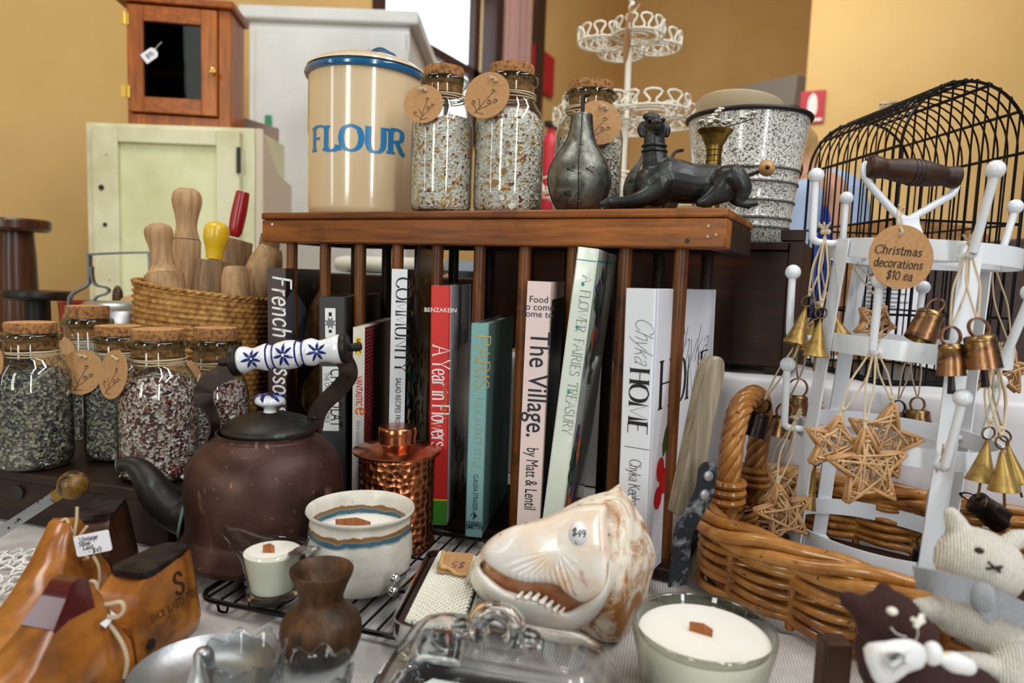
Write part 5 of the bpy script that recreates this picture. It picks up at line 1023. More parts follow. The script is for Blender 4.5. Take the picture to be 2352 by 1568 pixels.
# straps up to the china grip
for sgn, path in ((-1, [(479, 1040, -.016), (502, 1004, -.02), (512, 968, -.02), (506, 945, -.02), (495, 924, -.02), (486, 900, -.02), (496, 874, -.02), (524, 854, -.02), (556, 838, -.02)]), (1, [(716, 985, .010), (722, 955, .010), (738, 930, .008), (772, 898, .002), (800, 868, -.004), (806, 846, -.010), (800, 824, -.016), (793, 808, -.02)])):
    P = spline([K(*p) for p in path], 5); mb = MB(); ups = []
    for i_, p_ in enumerate(P):
        tg = (P[min(i_+1, len(P)-1)]-P[max(i_-1, 0)]).normalized(); pp = tg.cross(-FWD).normalized(); w_ = (.12+.88*max(0, min(1, (i_/len(P)-.45)/.25))) if sgn < 0 else .9; ups.append((pp*w_+fd*(1.05-w_)).normalized())
    mb.strip(P, .0185, .0022, ups); s = build('handle_strap', mb, M_kiron, t)
    if sgn < 0:
        mb = MB(); c0 = K(478, 1040, -.02); 
        mb.lathe([(0, .0), (.019, 0), (.019, .002), (0, .0024)], 24, frame(c0+V((0, 0, -.002)), V((-fd.x*.65-.5, -fd.y*.65-.1, .62)))); build('riveted_plate', mb, M_kiron, s)
    for q in ((464, 1028), (490, 1040)) if sgn < 0 else ((718, 962),):
        mb = MB(); mb.ball(K(q[0], q[1], -.0265 if sgn < 0 else .006), (.003, .003, .0022), 12); build('rivet', mb, M_kiron, s)
ga, gb = K(566, 822, -.02), K(795, 796, -.02); T2 = frame(ga, gb-ga); L_ = (gb-ga).length
gp = sp2([(25, 0), (30, .03), (29, .08), (24, .15), (28, .22), (31, .28), (25, .33), (30, .39), (33, .48), (31, .56), (25, .61), (30, .67), (31, .73), (25, .79), (27, .86), (32, .94), (33, .985)], 4)
mb = MB(); mb.lathe([(0, 0)]+[(r*k, z*L_) for r, z in gp]+[(30*k, L_), (0, L_)], 40, T2); grip = build('china_grip', mb, M_porc, t)
def gr(zf): return next((lerp(gp[i][0], gp[i+1][0], (zf-gp[i][1])/max(1e-6, gp[i+1][1]-gp[i][1])) for i in range(len(gp)-1) if gp[i][1] <= zf <= gp[i+1][1]), 30)*k
mb = MB()
for zf in (.30, .36, .58, .645): mb.tube([T2 @ V(((gr(zf)+.0002)*cos(a), (gr(zf)+.0002)*sin(a), zf*L_)) for a in [2*pi*i/36 for i in range(36)]], .0009, 5, True)
fa = atan2((T2.to_3x3().inverted() @ (-FWD)).y, (T2.to_3x3().inverted() @ (-FWD)).x)
for zc in (.16, .475, .79):
    for i in range(7):
        a = 2*pi*i/7+.3; q = []
        for j in range(5):
            rr_ = .012+.085*j/4; zf = zc+rr_*cos(a)*1.0; aa = fa+rr_*sin(a)*9; q.append(T2 @ V(((gr(zf)+.0002)*cos(aa), (gr(zf)+.0002)*sin(aa), zf*L_)))
        mb.tube(spline(q, 3), [.0003+.0013*sin(pi*min(1, (j+1)/13)) for j in range(13)], 6)
build('flower_painting', mb, M_delft, grip)
for e, dr in ((ga, ga-gb), (gb, gb-ga)):
    mb = MB(); mb.lathe([(0, 0), (31*k, 0), (34*k, .003), (34*k, .006), (28*k, .008), (0, .008)], 32, frame(e, dr)); c = build('grip_ferrule', mb, M_kdark, t)
    mb = MB(); mb.lathe([(0, 0), (9*k, 0), (10*k, .009), (8*k, .013), (0, .014)], 18, frame(e+dr.normalized()*.008, dr)); build('end_nut', mb, M_kdark, c)
# ------------------------------------------------------------------ hammered copper caddy
M_hcop, nt, bs = newmat('hammered_copper'); L = nt.links; v = coords(nt); vo = N(nt, 'ShaderNodeTexVoronoi'); vo.inputs['Scale'].default_value = 125; vo.inputs['Randomness'].default_value = .55; L.new(v, vo.inputs['Vector'])
L.new(ramp(nt, vo.outputs['Distance'], [(.25, C3(116, 68, 44)), (.62, C3(204, 128, 84))]), bs.inputs['Base Color']); bs.inputs['Metallic'].default_value = 1; bs.inputs['Roughness'].default_value = .32; bumpn(nt, bs, vo.outputs['Distance'], .8, .003)
M_cop = pbr('bright_copper', (206, 126, 84), .22, 1, var=((150, 84, 56), 30, .4, .7))
Bc = pz(908, 1243, .002); Bc.z = .002; Bc = Bc+fd*.0; k = depth(Bc)/FPX; T = Matrix.Translation(Bc); zz = lambda py: zat(Bc, py)-Bc.z
t = thing('copper_caddy', 'hammered copper tea caddy with a short lidded neck', 'caddy', Bc)
z0 = zz(1038); mb = MB(); mb.lathe([(0, 0), (88*k, 0), (90*k, .002), (88*k, .004), (85*k, .006), (86*k, z0-.003), (86*k, z0)], 64, T); build('body', mb, M_hcop, t)
mb = MB(); mb.lathe([(86*k, z0), (99*k, z0+.001), (100*k, z0+.003), (96*k, z0+.004), (60*k, z0+.008), (42*k, z0+.012), (40*k, z0+.024), (0, z0+.024)], 56, T); build('shoulder', mb, M_cop, t)
zt2 = zz(981); mb = MB(); mb.lathe([(42*k, z0+.021), (43*k, z0+.021), (43*k, zt2-.004), (42*k, zt2), (40*k, zt2+.0012), (0, zt2+.0018)], 48, T); build('lid', mb, M_cop, t)
# ------------------------------------------------------------------ wire cooling rack
M_wire = pbr('black_wire', (20, 20, 21), .35, .6); ra, rb = pz(448, 1372, .010), pz(895, 1460, .010); rx = (rb-ra).normalized(); ry = V((-rx.y, rx.x, 0)); rl = (rb-ra).length+.045; rdp = .225; RT = lambda x, y, z=.010: V((ra.x, ra.y, 0))+rx*x+ry*y+V((0, 0, z))
t = thing('cooling_rack', 'black wire cooling rack under the kettle and candles', 'wire rack', RT(rl/2, rdp/2, 0))
mb = MB(); cor = []
for cx, cy, a0 in ((rl-.02, .02, -90), (rl-.02, rdp-.02, 0), (.02, rdp-.02, 90), (.02, .02, 180)): cor += [RT(cx+.02*cos(rad(a0+q)), cy+.02*sin(rad(a0+q))) for q in range(0, 91, 15)]
mb.tube(cor, .0024, 8, True); build('rim_wire', mb, M_wire, t)
for i in range(1, 17):
    x = rl*i/17; mb = MB(); mb.tube([RT(x, .001, .0128), RT(x, rdp-.001, .0128)], .0013, 6); build('cross_wire', mb, M_wire, t)
for yy_ in (.075, .15):
    mb = MB(); mb.tube([RT(0, yy_, .0105), RT(rl, yy_, .0105)], .0013, 6); build('stay_wire', mb, M_wire, t)
for x, y in ((.03, 0), (rl-.03, 0), (.03, rdp), (rl-.03, rdp)):
    mb = MB(); mb.tube([RT(x-.006, y, .009), RT(x-.004, y, .002), RT(x, y, .0014), RT(x+.004, y, .002), RT(x+.006, y, .009)], .0014, 6); build('foot', mb, M_wire, t)
# ------------------------------------------------------------------ candles
M_wax = pbr('white_wax', (240, 236, 228), .5, sss=.25); M_wick = wood('wick_wood', (150, 84, 42), (196, 128, 78), 'Z', 120, .6)
M_cglass = thin_glass('jug_glass', (236, 240, 234), (70, 78, 72), 1); M_base = solid_glass('thick_glass')
def wick(t, c, w, h, turn):
    mb = MB(); T = Matrix.Translation(c) @ rotz(YAW+turn); mb.prism([(-w/2, 0), (w/2, 0), (w/2, h*.72), (w*.1, h), (-w/2, h*.82)], T @ Matrix(((1, 0, 0, 0), (0, 0, -1, 0), (0, 1, 0, 0), (0, 0, 0, 1))), .0012); return build('wood_wick', mb, M_wick, t)
ZR = .0146
# glass creamer
B = pz(626, 1372, ZR); B.z = ZR; k = depth(B)/FPX; T = Matrix.Translation(B) @ rotz(YAW); zz = lambda py: zat(B, py)-B.z
t = thing('creamer_candle', 'glass cream jug filled with white candle wax, spout to the left', 'candle', B)
zt3 = zz(1248); r0, r1 = 56*k, 72*k
def lipf(R, z, a):
    f = max(0, (z/zt3-.72)/.28); q = max(0, cos(a-pi))**6; s = max(0, cos(a))**8; return R+f*q*.020*(zt3/.06)+f*s*.004, z+f*q*.012+f*s*.004-f*.003*abs(sin(a))**3
mb = MB(); mb.lathe([(r0*.98, .006), (r0, .008), (lerp(r0, r1, .3), zt3*.3), (lerp(r0, r1, .6), zt3*.6), (lerp(r0, r1, .75), zt3*.75), (lerp(r0, r1, .9), zt3*.9), (r1, zt3), (r1-.0018, zt3+.0004), (r1-.0034, zt3-.001)], 64, T, 0, lipf); build('jug', mb, M_cglass, t, sharp=0)
mb = MB(); mb.lathe([(0, 0), (r0*.9, 0), (r0*1.0, .0015), (r0*1.02, .006), (r0*1.0, .0085), (0, .0085)], 48, T); build('thick_base', mb, M_base, t)
zw = zt3-.007; mb = MB(); mb.lathe([(0, .0095), (r0-.0035, .0095), (lerp(r0, r1, zw/zt3)-.0026, zw), (lerp(r0, r1, zw/zt3)-.006, zw+.0006), (0, zw+.0004)], 48, T); w_ = build('wax', mb, M_wax, t)
wick(t, T @ V((-.002, -.004, zw)), .010, .009, .1)
mb = MB(); hp = spline([T @ V((r1*.7, -r1*.62, zt3*.93)), T @ V((r1*.95, -r1*.55, zt3*1.0)), T @ V((r1*1.22, -r1*.3, zt3*1.02)), T @ V((r1*1.25, -.002, zt3*.96)), T @ V((r1*1.15, .003, zt3*.82)), T @ V((r1*.98, .003, zt3*.7))], 7); mb.sweep(hp, [(-.0055, -.0014), (.0055, -.0014), (.0055, .0014), (-.0055, .0014)], up=V((0, 0, 1))); build('handle', mb, M_base, t, sharp=60)
# stoneware pot
M_stone, nt, bs = newmat('speckled_stoneware'); L = nt.links; tcx = N(nt, 'ShaderNodeTexCoord'); sx = N(nt, 'ShaderNodeSeparateXYZ'); L.new(tcx.outputs['Object'], sx.inputs[0]); v = coords(nt)
base = mixc(nt, ramp(nt, noise(nt, v, 34, 4), [(.35, (0, 0, 0, 1)), (.7, (1, 1, 1, 1))]), C3(198, 192, 180), C3(226, 222, 212))
base = mixc(nt, ramp(nt, noise(nt, v, 260, 2), [(.72, (0, 0, 0, 1)), (.76, (1, 1, 1, 1))]), base, C3(84, 70, 54))
B = pz(826, 1335, ZR); B.z = ZR; k = depth(B)/FPX; T = Matrix.Translation(B); zz = lambda py: zat(B, py)-B.z; H = zz(1165)
ob = N(nt, 'ShaderNodeMath', operation='MULTIPLY_ADD'); nz = noise(nt, v, 30, 3, .6, .5); L.new(nz, ob.inputs[0]); ob.inputs[1].default_value = .012; L.new(sx.outputs['Z'], ob.inputs[2])
kk = N(nt, 'ShaderNodeMath', operation='MULTIPLY'); L.new(ob.outputs[0], kk.inputs[0]); kk.inputs[1].default_value = 1/H
z4 = (0, 0, 0, 1); o1 = (1, 1, 1, 1)
base = mixc(nt, ramp(nt, kk.outputs[0], [(.76, z4), (.80, o1), (.845, o1), (.86, z4)]), base, C3(52, 92, 110))
base = mixc(nt, ramp(nt, kk.outputs[0], [(.845, z4), (.86, o1), (.90, o1), (.915, z4)]), base, C3(124, 88, 40))
L.new(base, bs.inputs['Base Color']); bs.inputs['Roughness'].default_value = .35; bumpn(nt, bs, noise(nt, coords(nt, (.1, .1, 1)), 110, 2), .2, .002)
t = thing('pottery_candle', 'cream stoneware pot candle with a brown and blue glaze band', 'candle', B); R1 = 120*k; zw = H-.022
outer = sp2([(80, 0), (98, .04), (112, .2), (117, .4), (116, .6), (113, .8), (112, .9), (119, .96), (122, .985)], 4)
mb = MB(); mb.lathe([(0, 0)]+[(r*k, z*H) for r, z in outer]+[(120*k, H+.001), (116*k, H), (110*k, H*.93), (109*k, H*.8), (106*k, .01), (0, .008)], 72, T, 0, lambda R, z, a: (R+.0006*sin(z*900)*(0 if z > H*.82 or R < 100*k else 1), z)); build('pot', mb, M_stone, t, sharp=60)
mb = MB(); mb.lathe([(0, .009), (104*k, .012), (109*k, zw), (0, zw+.0003)], 56, T); build('wax', mb, M_wax, t); wick(t, Matrix.Translation(B) @ V((-.004, -.006, zw)), .033, .0135, 0)
# turned wooden vase
M_olive = wood('burr_wood', (50, 31, 17), (112, 76, 46), 'Z', 34, .5, dark=((34, 22, 14), 26, .5, .68))
B = pz(737, 1505, .003); B.z = .0038; k = depth(B)/FPX; T = Matrix.Translation(B); zz = lambda py: zat(B, py)-B.z; H = zz(1304)
t = thing('wooden_vase', 'small dark turned wooden vase with a flared mouth', 'vase', B)
outer = sp2([(60, 0), (78, .06), (90, .22), (91, .34), (82, .46), (58, .57), (49, .64), (50, .71), (58, .82), (68, .93), (71, .985)], 5)
mb = MB(); mb.lathe([(0, 0)]+[(r*k, z*H) for r, z in outer]+[(70*k, H), (66*k, H-.0005), (54*k, H*.86), (40*k, H*.72), (0, H*.66)], 56, T); build('body', mb, M_olive, t, sharp=60)
# ------------------------------------------------------------------ shoe lasts
M_last, nt, bs = newmat('polished_maple'); L = nt.links; v = coords(nt)
c = ramp(nt, noise(nt, coords(nt, (1, .35, .6)), 38, 5, .6, .4), [(.3, C3(112, 62, 18)), (.5, C3(160, 96, 32)), (.72, C3(190, 124, 52))])
c = mixc(nt, ramp(nt, noise(nt, v, 22, 3), [(.5, (0, 0, 0, 1)), (.75, (1, 1, 1, 1))]), c, C3(84, 46, 18))
L.new(c, bs.inputs['Base Color']); bs.inputs['Roughness'].default_value = .3; bs.inputs['Coat Weight'].default_value = .4; bs.inputs['Coat Roughness'].default_value = .15
M_lastdark = wood('dark_maple', (40, 20, 9), (84, 46, 22), 'Z', 24, .4, coat=.2); M_lastend = wood('worn_end_grain', (62, 36, 24), (104, 66, 46), 'Z', 60, .6); M_plate = pbr('worn_iron', (70, 62, 58), .5, .8, var=((40, 34, 32), 60, .4, .65), bump=(120, .1)); M_ruby = pbr('dark_red_lacquer', (74, 12, 18), .25, coat=.5)
def last(label, heel_px, peak_px, hh, pk, heelmat, toe_tip, tip_mat):
    A = pz(*heel_px, hh); Bk_ = pz(*peak_px, pk); a = V((Bk_.x-A.x, Bk_.y-A.y, 0)).normalized(); b = V((-a.y, a.x, 0)); dist = V((Bk_.x-A.x, Bk_.y-A.y, 0)).length; O = V((A.x, A.y, 0))-a*.042
    t = thing('shoe_last', label, 'shoe last', O+a*.09, 'wooden shoe lasts')
    sc = dist/.085
    def X(s): return s if s < .085 else .085+(s-.085)*sc
    def ring(s, w, z0, z1, tw, e, n=14, cx=0):
        pts = []
        for i in range(n+1):
            q = i/n; h = z0+(z1-z0)*q; fl = 1-(1-q)**1 ; hw = tw/2+(w/2-tw/2)*(1-q)**e; hw *= (1-.12*max(0, 1-q/.12)**2) ; pts.append((hw, h))
        full = [(p[0], p[1]) for p in pts]+[(-p[0], p[1]) for p in reversed(pts)]
        return [O+a*X(s)+b*(y+cx)+V((0, 0, z)) for y, z in full]
    def loft(rings, name, mat, **k):
        mb = MB(); m = len(rings[0]); mb.add([p for r in rings for p in r], [(i*m+j, i*m+(j+1) % m, (i+1)*m+(j+1) % m, (i+1)*m+j) for i in range(len(rings)-1) for j in range(m)]+[tuple(range(m)), tuple(reversed(range((len(rings)-1)*m, len(rings)*m)))], 0)
        bm = bmesh.new(); return build(name, mb, mat, t, **k)
    H = [(-.002, .030, .012, hh*.80, .016, 1), (.002, .044, .004, hh*.92, .022, 1), (.010, .054, .001, hh-.003, .028, .9), (.025, .060, .0008, hh-.003, .032, .8), (.05, .060, .0008, hh-.004, .032, .8), (.062, .058, .0008, hh-.006, .031, .8), (.074, .056, .0008, hh*.72, .038, .8), (.082, .055, .0008, hh*.5, .044, .8)]
    hb = loft([ring(*q) for q in H], 'heel_block', heelmat, sharp=40)
    mb = MB(); pp = sp2([(.004, -.008), (.016, -.015), (.04, -.0165), (.060, -.016), (.064, 0), (.060, .016), (.04, .0165), (.016, .015), (.004, .008)], 3, True); mb.prism(pp, axes(O+V((0, 0, hh-.0055)), a, b), .0055); pl = build('iron_plate', mb, M_plate, hb)
    mb = MB(); mb.lathe([(0, 0), (.0072, 0), (.0072, .0006), (0, .0006)], 22, Matrix.Translation(O+a*.032+V((0, 0, hh-.0004)))); build('thimble_hole', mb, M_black, pl)
    Fp = [(.084, .054, .0008, hh*.40, .044, .8), (.092, .056, .0008, hh*.62, .036, .8), (.102, .058, .0008, pk*.80, .026, .85), (.111, .060, .0008, pk*.965, .020, .95), (.117, .062, .0008, pk, .016, 1.0), (.124, .064, .0008, pk*.985, .017, 1.1), (.132, .068, .0008, pk*.88, .020, 1.15), (.145, .073, .0008, pk*.72, .026, 1.1), (.165, .080, .0008, pk*.54, .034, 1.0), (.19, .084, .0008, pk*.40, .040, .8), (.215, .080, .0008, pk*.30, .038, .7), (.24, .062, .001, pk*.24, .028, .7), (.252, .040, .002, pk*.17, .016, .7), (.257, .014, .004, pk*.1, .008, .7)]
    rr_ = [ring(*q) for q in Fp]; fp = loft(rr_, 'forepart', M_last, sharp=0)
    if toe_tip:
        Tp = [(s-.0002 if i == 0 else s, w+.0012, max(z0, pk*.70), z1+.0006, tw+.001, e) for i, (s, w, z0, z1, tw, e) in enumerate(Fp[3:8])]
        def ring2(s, w, z0, z1, tw, e, zc):
            pts = []
            for i in range(15):
                q = lerp(max(0, (zc-.0008)/(z1-.0008)), 1, i/14); h = .0008+(z1-.0008)*q; hw = tw/2+(w/2-tw/2)*(1-q)**e; pts.append((hw, h))
            full = pts+[(-p[0], p[1]) for p in reversed(pts)]; return [O+a*X(s)+b*y+V((0, 0, z)) for y, z in full]
        loft([ring2(s, w+.0012, 0, z1+.0007, tw+.001, e, min(pk*.74, z1*.97)) for s, w, z0, z1, tw, e in Fp[3:8]], 'lacquered_instep', tip_mat, sharp=60)
    side = b if (b.x > 0) else -b
    for s, z, par in ((.070, .018, hb), (.135, .020, fp)):
        hw = .0285 if s < .1 else .0345
        mb = MB(); mb.lathe([(0, 0), (.0042, 0), (.0042, .0012), (0, .0012)], 18, frame(O+a*X(s)+side*(hw-.003)+V((0, 0, z)), side+V((0, 0, .12)))); mb.v = [p+side*.0022 for p in mb.v]; build('peg_hole', mb, M_black, par)
    return t, O, a, side, hb, X
t1, O1, a1, s1, hb1, X1 = last('honey brown shoe last in front with a dark red instep and a stamped S', (335, 1287), (140, 1334), .070, .088, M_last, True, M_ruby)
S1 = axes(O1+s1*.0297+V((0, 0, .0)), a1*(-1 if (a1.cross(V((0, 0, 1)))).dot(s1) < 0 else 1), V((0, 0, 1)))
mb = MB()
def onlast(x, y):
    q = min(1, max(0, (y-.0008)/(.0662-.0008))); hw = .016+(.030-.016)*(1-q)**.8; return O1+a1*x+s1*(hw+.0006)+V((0, 0, y))
vs, fs, w_ = script('S', .017, .2, .12, 0); sg = -1 if S1.to_3x3().col[0].dot(a1) < 0 else 1
mb.add([onlast(.030-.0+sg*(x-w_/2), .040+y) for x, y in vs], [f for f in fs]); vs, fs, w_ = script('SHOE LASTS PTY LTD', .0062, .13, .09, 0); mb.add([onlast(.032+sg*(x-w_/2)*.8, .0315+y) for x, y in vs], fs); build('stamped_lettering', mb, pbr('stamp_ink', (46, 24, 10), .6), hb1, sharp=0)
t2, O2, a2, s2, hb2, X2 = last('golden brown shoe last at the back left with a dark heel and white label', (228, 1165), (122, 1208), .070, .089, M_lastdark, False, None)
# twine ties and labels
def twine_thing(label, paths, r=.0016):
    P0 = V(paths[0][0]); t = thing('twine_tie', label, 'twine', P0)
    for i, p in enumerate(paths):
        mb = MB(); mb.tube(spline(p, 6), r, 8); build('strand', mb, M_string, t)
    return t
dq = depth(O1+a1*.09+s1*.045+V((0, 0, .05))); Q = lambda x, y, d=0: pd(x, y, dq-.004+d)
twine_thing('cream twine bow tied round the front shoe last', [[Q(218, 1380), Q(204, 1352), Q(208, 1336), Q(220, 1340), Q(222, 1362), Q(219, 1382)], [Q(219, 1382), Q(245, 1388), Q(276, 1382), Q(285, 1396), Q(277, 1412), Q(258, 1418), Q(238, 1408), Q(222, 1384)], [Q(219, 1382), Q(232, 1412), Q(258, 1442), Q(282, 1480), Q(292, 1518), Q(286, 1556)]])
T = axes(Q(226, 1408, -.002), (V((cos(YAW), sin(YAW), 0))*.78+V((0, 0, -.55))).normalized(), V((0, 0, 1))*.2+FWD); mb = MB(); mb.box((-.011, -.007, 0), (.011, .007, .0008), T=axes(Q(226, 1408, -.001), (RGT*.83-UPV*.56).normalized(), (FWD*.96+UPV*.28).normalized())); tag(build('price_tag', mb, M_paper), 'white label seen edge-on under the twine bow of the front shoe last', 'price tag')
d2 = depth(pz(215, 1248, .07)); P2 = lambda x, y, d=0: pd(x, y, d2+d)
c = P2(214, 1247, -.02); ex = (RGT*.975+UPV*.20).normalized(); ey = (UPV*.975-RGT*.20).normalized(); kk = (d2-.02)/FPX
t = thing('price_tag', 'white label lettered Vintage Shoe Last $45 hanging by the rear shoe last', 'price tag', c); T = axes(c, ex, ey)
mb = MB(); mb.prism(tag_poly(82*kk, 48*kk, 5*kk), T, .0007); build('card', mb, M_paper, t)
mb = MB(); T2_ = T @ Matrix.Translation((0, 0, .0008))
for s_, y_, x_ in (('Vintage', 9, -30), ('Shoe', -1, -32), ('Last', -11, -24), ('- $45', -21, -14)): letter(mb, script(s_, 10*kk, .16, .12, 0, .18, .10, .05), T2_, x_*kk, y_*kk)
build('label_lettering', mb, M_ink, t, sharp=0)
twine_thing('frayed twine holding the white label on the rear shoe last', [[P2(142, 1196), P2(152, 1192), P2(160, 1206), P2(166, 1222)], [P2(177, 1164), P2(176, 1195), P2(170, 1232), P2(172, 1246)], [P2(200, 1208), P2(185, 1228), P2(172, 1246)], [P2(172, 1246), P2(190, 1272), P2(202, 1282), P2(192, 1284)], [P2(214, 1276), P2(226, 1300), P2(228, 1330), P2(224, 1348)]], .0013)
# ------------------------------------------------------------------ ball-ended bar
q = pd(168, 1108, .712); rbl = 33*.712/FPX; q.z = ZC+rbl+.0006; e = pz(-70, 1268, .003); e.z = .004
t = thing('brass_ball_rod', 'flat steel bar with a worn gold wooden ball, propped on the low crate', 'rod', (e+q)/2)
mb = MB(); mb.ball(q, rbl, 32); build('ball', mb, wood('gilded_ball', (98, 68, 22), (166, 126, 52), 'X', 60, .35, dark=((44, 32, 14), 70, .5, .6), coat=.3), t)
mb = MB(); dn = (e-q).normalized(); mb.strip([q+dn*rbl*.95, e], .0105, .0022, [dn.cross(FWD).normalized()]*2); build('bar', mb, pbr('spotted_steel', (176, 178, 182), .3, 1, var=((30, 28, 28), 110, .55, .62)), t)
mb = MB(); mb.strip([q+dn*rbl*.9, q+dn*(rbl+.010)], .0118, .0032, [dn.cross(FWD).normalized()]*2); build('ferrule', mb, M_brass, t)
# ------------------------------------------------------------------ lace doily
c = pz(-6, 1325, .002); mb = MB(); M_lace = pbr('white_lace', (222, 220, 214), .9)
for ring_, rr_ in ((0, .020), (1, .036), (2, .052)):
    n = 10+ring_*8
    for i in range(n):
        a_ = 2*pi*i/n; o_ = V((c.x+rr_*cos(a_), c.y+rr_*sin(a_), .0035+.004*abs(sin(a_*2+ring_)))); mb.tube([o_+V((.0075*cos(q), .0075*sin(q), .002*cos(q*2+i))) for q in [2*pi*j/10 for j in range(10)]], .0013, 5, True)
tag(build('lace_doily', mb, M_lace), 'crumpled white lace doily at the left edge beside the shoe lasts', 'doily')
# ------------------------------------------------------------------ aluminium dish and fluted glasses
c = pz(468, 1546, .016); k = depth(c)/FPX; R = 160*k; T = Matrix.Translation((c.x, c.y, .002))
t = thing('aluminium_dish', 'dull aluminium squeezer dish with a round central boss in the left foreground', 'dish', (c.x, c.y, .002))
mb = MB(); mb.lathe([(0, 0), (R*.6, 0), (R*.8, .004), (R*.97, .014), (R*1.0, .016), (R*.985, .0175), (R*.93, .0135), (R*.78, .006), (R*.55, .003), (R*.3, .004)]+[(R*.21, .010), (R*.16, .020), (R*.14, .029), (R*.10, .0325), (0, .034)], 64, T); build('dish', mb, pbr('cast_aluminium', (186, 188, 190), .42, 1, bump=(160, .12)), t, sharp=60)
M_cut = thin_glass('pressed_glass', (232, 235, 236), (120, 126, 130), 1); G5 = 'fluted clear glass cups'
def fluted(label, px, py, zr_, rpx, seed, n=8):
    c = pz(px, py, zr_); k = depth(c)/FPX; R = rpx*k; T = Matrix.Translation((c.x, c.y, .0038)) @ rotz(seed)
    def fn(r, z, a): f = cos(n*a); return r*(1+.055*f*(z/zr_)), z+(.0028*f if z > zr_*.8 else 0)
    mb = MB(); mb.lathe([(0, 0), (R*.62, 0), (R*.68, .003), (R*.72, .008), (R*.86, zr_*.55), (R*.97, zr_*.9), (R*1.0, zr_), (R*.96, zr_+.0012), (R*.90, zr_*.97), (R*.76, zr_*.55), (R*.62, .012), (R*.5, .009), (0, .009)], 96, T, 0, fn)
    return tag(build('fluted_glass', mb, M_cut, None, sharp=0), label, 'glass cup', G5)
fluted('clear fluted glass cup in front of the aluminium dish', 562, 1508, .058, 92, .2)
fluted('clear fluted glass cup at the bottom edge, right of its twin', 724, 1546, .054, 84, .5)
# ------------------------------------------------------------------ crochet clasp purse
A = pz(897, 1432, .032); Bq = pz(988, 1262, .032); Dq = pz(1066, 1464, .032); u = (Dq-A); v_ = (Bq-A); ul, vl = u.length, v_.length; un = u.normalized(); vn = (v_-un*v_.dot(un)).normalized()
shear = v_.dot(un)/vl; PT = Matrix(((un.x, v_.x/vl, 0, A.x), (un.y, v_.y/vl, 0, A.y), (0, 0, 1, .0125), (0, 0, 0, 1)))
t = thing('clasp_purse', 'cream crocheted purse in a silver snap frame on the cooling rack', 'purse', PT @ V((ul/2, vl/2, 0)))
M_chrome = pbr('silver_frame', (206, 206, 204), .14, 1)
def rrect(x0, y0, x1, y1, r, n=6):
    out = []
    for cx, cy, a0 in ((x1-r, y0+r, -90), (x1-r, y1-r, 0), (x0+r, y1-r, 90), (x0+r, y0+r, 180)): out += [(cx+r*cos(rad(a0+90*k/n)), cy+r*sin(rad(a0+90*k/n))) for k in range(n+1)]
    return out
for z_, g_, w_ in ((.014, 0, .013), (.004, .002, .0075)):
    mb = MB(); pts = [PT @ V((x, y, z_)) for x, y in rrect(g_, g_, ul-g_, vl-g_, .012)]; mb.strip(pts, w_, .0022, V((0, 0, 1)), True); build('snap_frame', mb, M_chrome, t)
mb = MB(); mb.prism(rrect(.002, .002, ul-.002, vl-.002, .011), PT @ Matrix.Translation((0, 0, .006)), .009); build('lining', mb, pbr('dark_brown_lining', (52, 32, 24), .6), t)
px0, px1, py0, py1 = .011, ul-.004, .006, vl-.003
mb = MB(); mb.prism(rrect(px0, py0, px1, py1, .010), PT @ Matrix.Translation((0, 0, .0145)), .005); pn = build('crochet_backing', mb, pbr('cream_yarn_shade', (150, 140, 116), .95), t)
M_yarn = pbr('cream_yarn', (232, 228, 214), .95, bump=(700, .4)); mb = MB(); nr = 17
dome = lambda x, y: .0205+.0035*(1-((x-px0)/(px1-px0)*2-1)**4)*(1-((y-py0)/(py1-py0)*2-1)**4)
for i in range(nr):
    x_ = lerp(px0+.002, px1-.002, i/(nr-1))
    for ph in (0, pi):
        pts = []
        for j in range(90):
            y_ = lerp(py0+.001, py1-.001, j/89); w_ = j*.75+ph+i*.9; pts.append(PT @ V((x_+.0014*sin(w_), y_, dome(x_, y_)+.0011*cos(w_))))
        mb.tube(pts, .00115, 5)
for j in range(14):
    y_ = lerp(py0+.002, py1-.002, j/13); mb.tube([PT @ V((lerp(px0, px1, q/50), y_+.0012*sin(q*1.3+j), dome(lerp(px0, px1, q/50), y_)-.0012+.0008*cos(q*2.1))) for q in range(51)], .0012, 5)
build('crochet_panel', mb, M_yarn, t, sharp=0)
for px, py, bx_, by_ in ((907, 1328, 940, 1308), (903, 1357, 925, 1352)):
    kq = depth(pz(px, py, .03)); c = pd(px, py, .600); mb = MB(); mb.ball(c, 12.5*.6/FPX, 22); b_ = build('clasp_ball', mb, M_chrome, t); mb = MB(); mb.tube([c, pz(bx_, by_, .027)], .0015, 8); build('clasp_stem', mb, M_chrome, b_)
c = pz(1047, 1293, .043); kk = depth(c)/FPX; t = thing('price_tag', 'brown card marked $5 lying on the crocheted purse', 'price tag', c); T = axes(c, (un*.985+vn*.17).normalized(), (vn*.96-un*.15+V((0, 0, .18))).normalized())
mb = MB(); mb.prism(tag_poly(70*kk, 82*kk, 6*kk), T, .0008); build('card', mb, M_kraft, t)
mb = MB(); letter(mb, script('$5', 22*kk, .07, .06, 0, .1, .12), T @ Matrix.Translation((9*kk, 2*kk, .0009)) @ Matrix.Rotation(pi, 4, 'Z'), 0, 0, 'c'); build('price_lettering', mb, pbr('blue_pen', (56, 44, 82), .7), t, sharp=0)
M_raffia = pbr('raffia', (196, 160, 98), .8)
mb = MB()
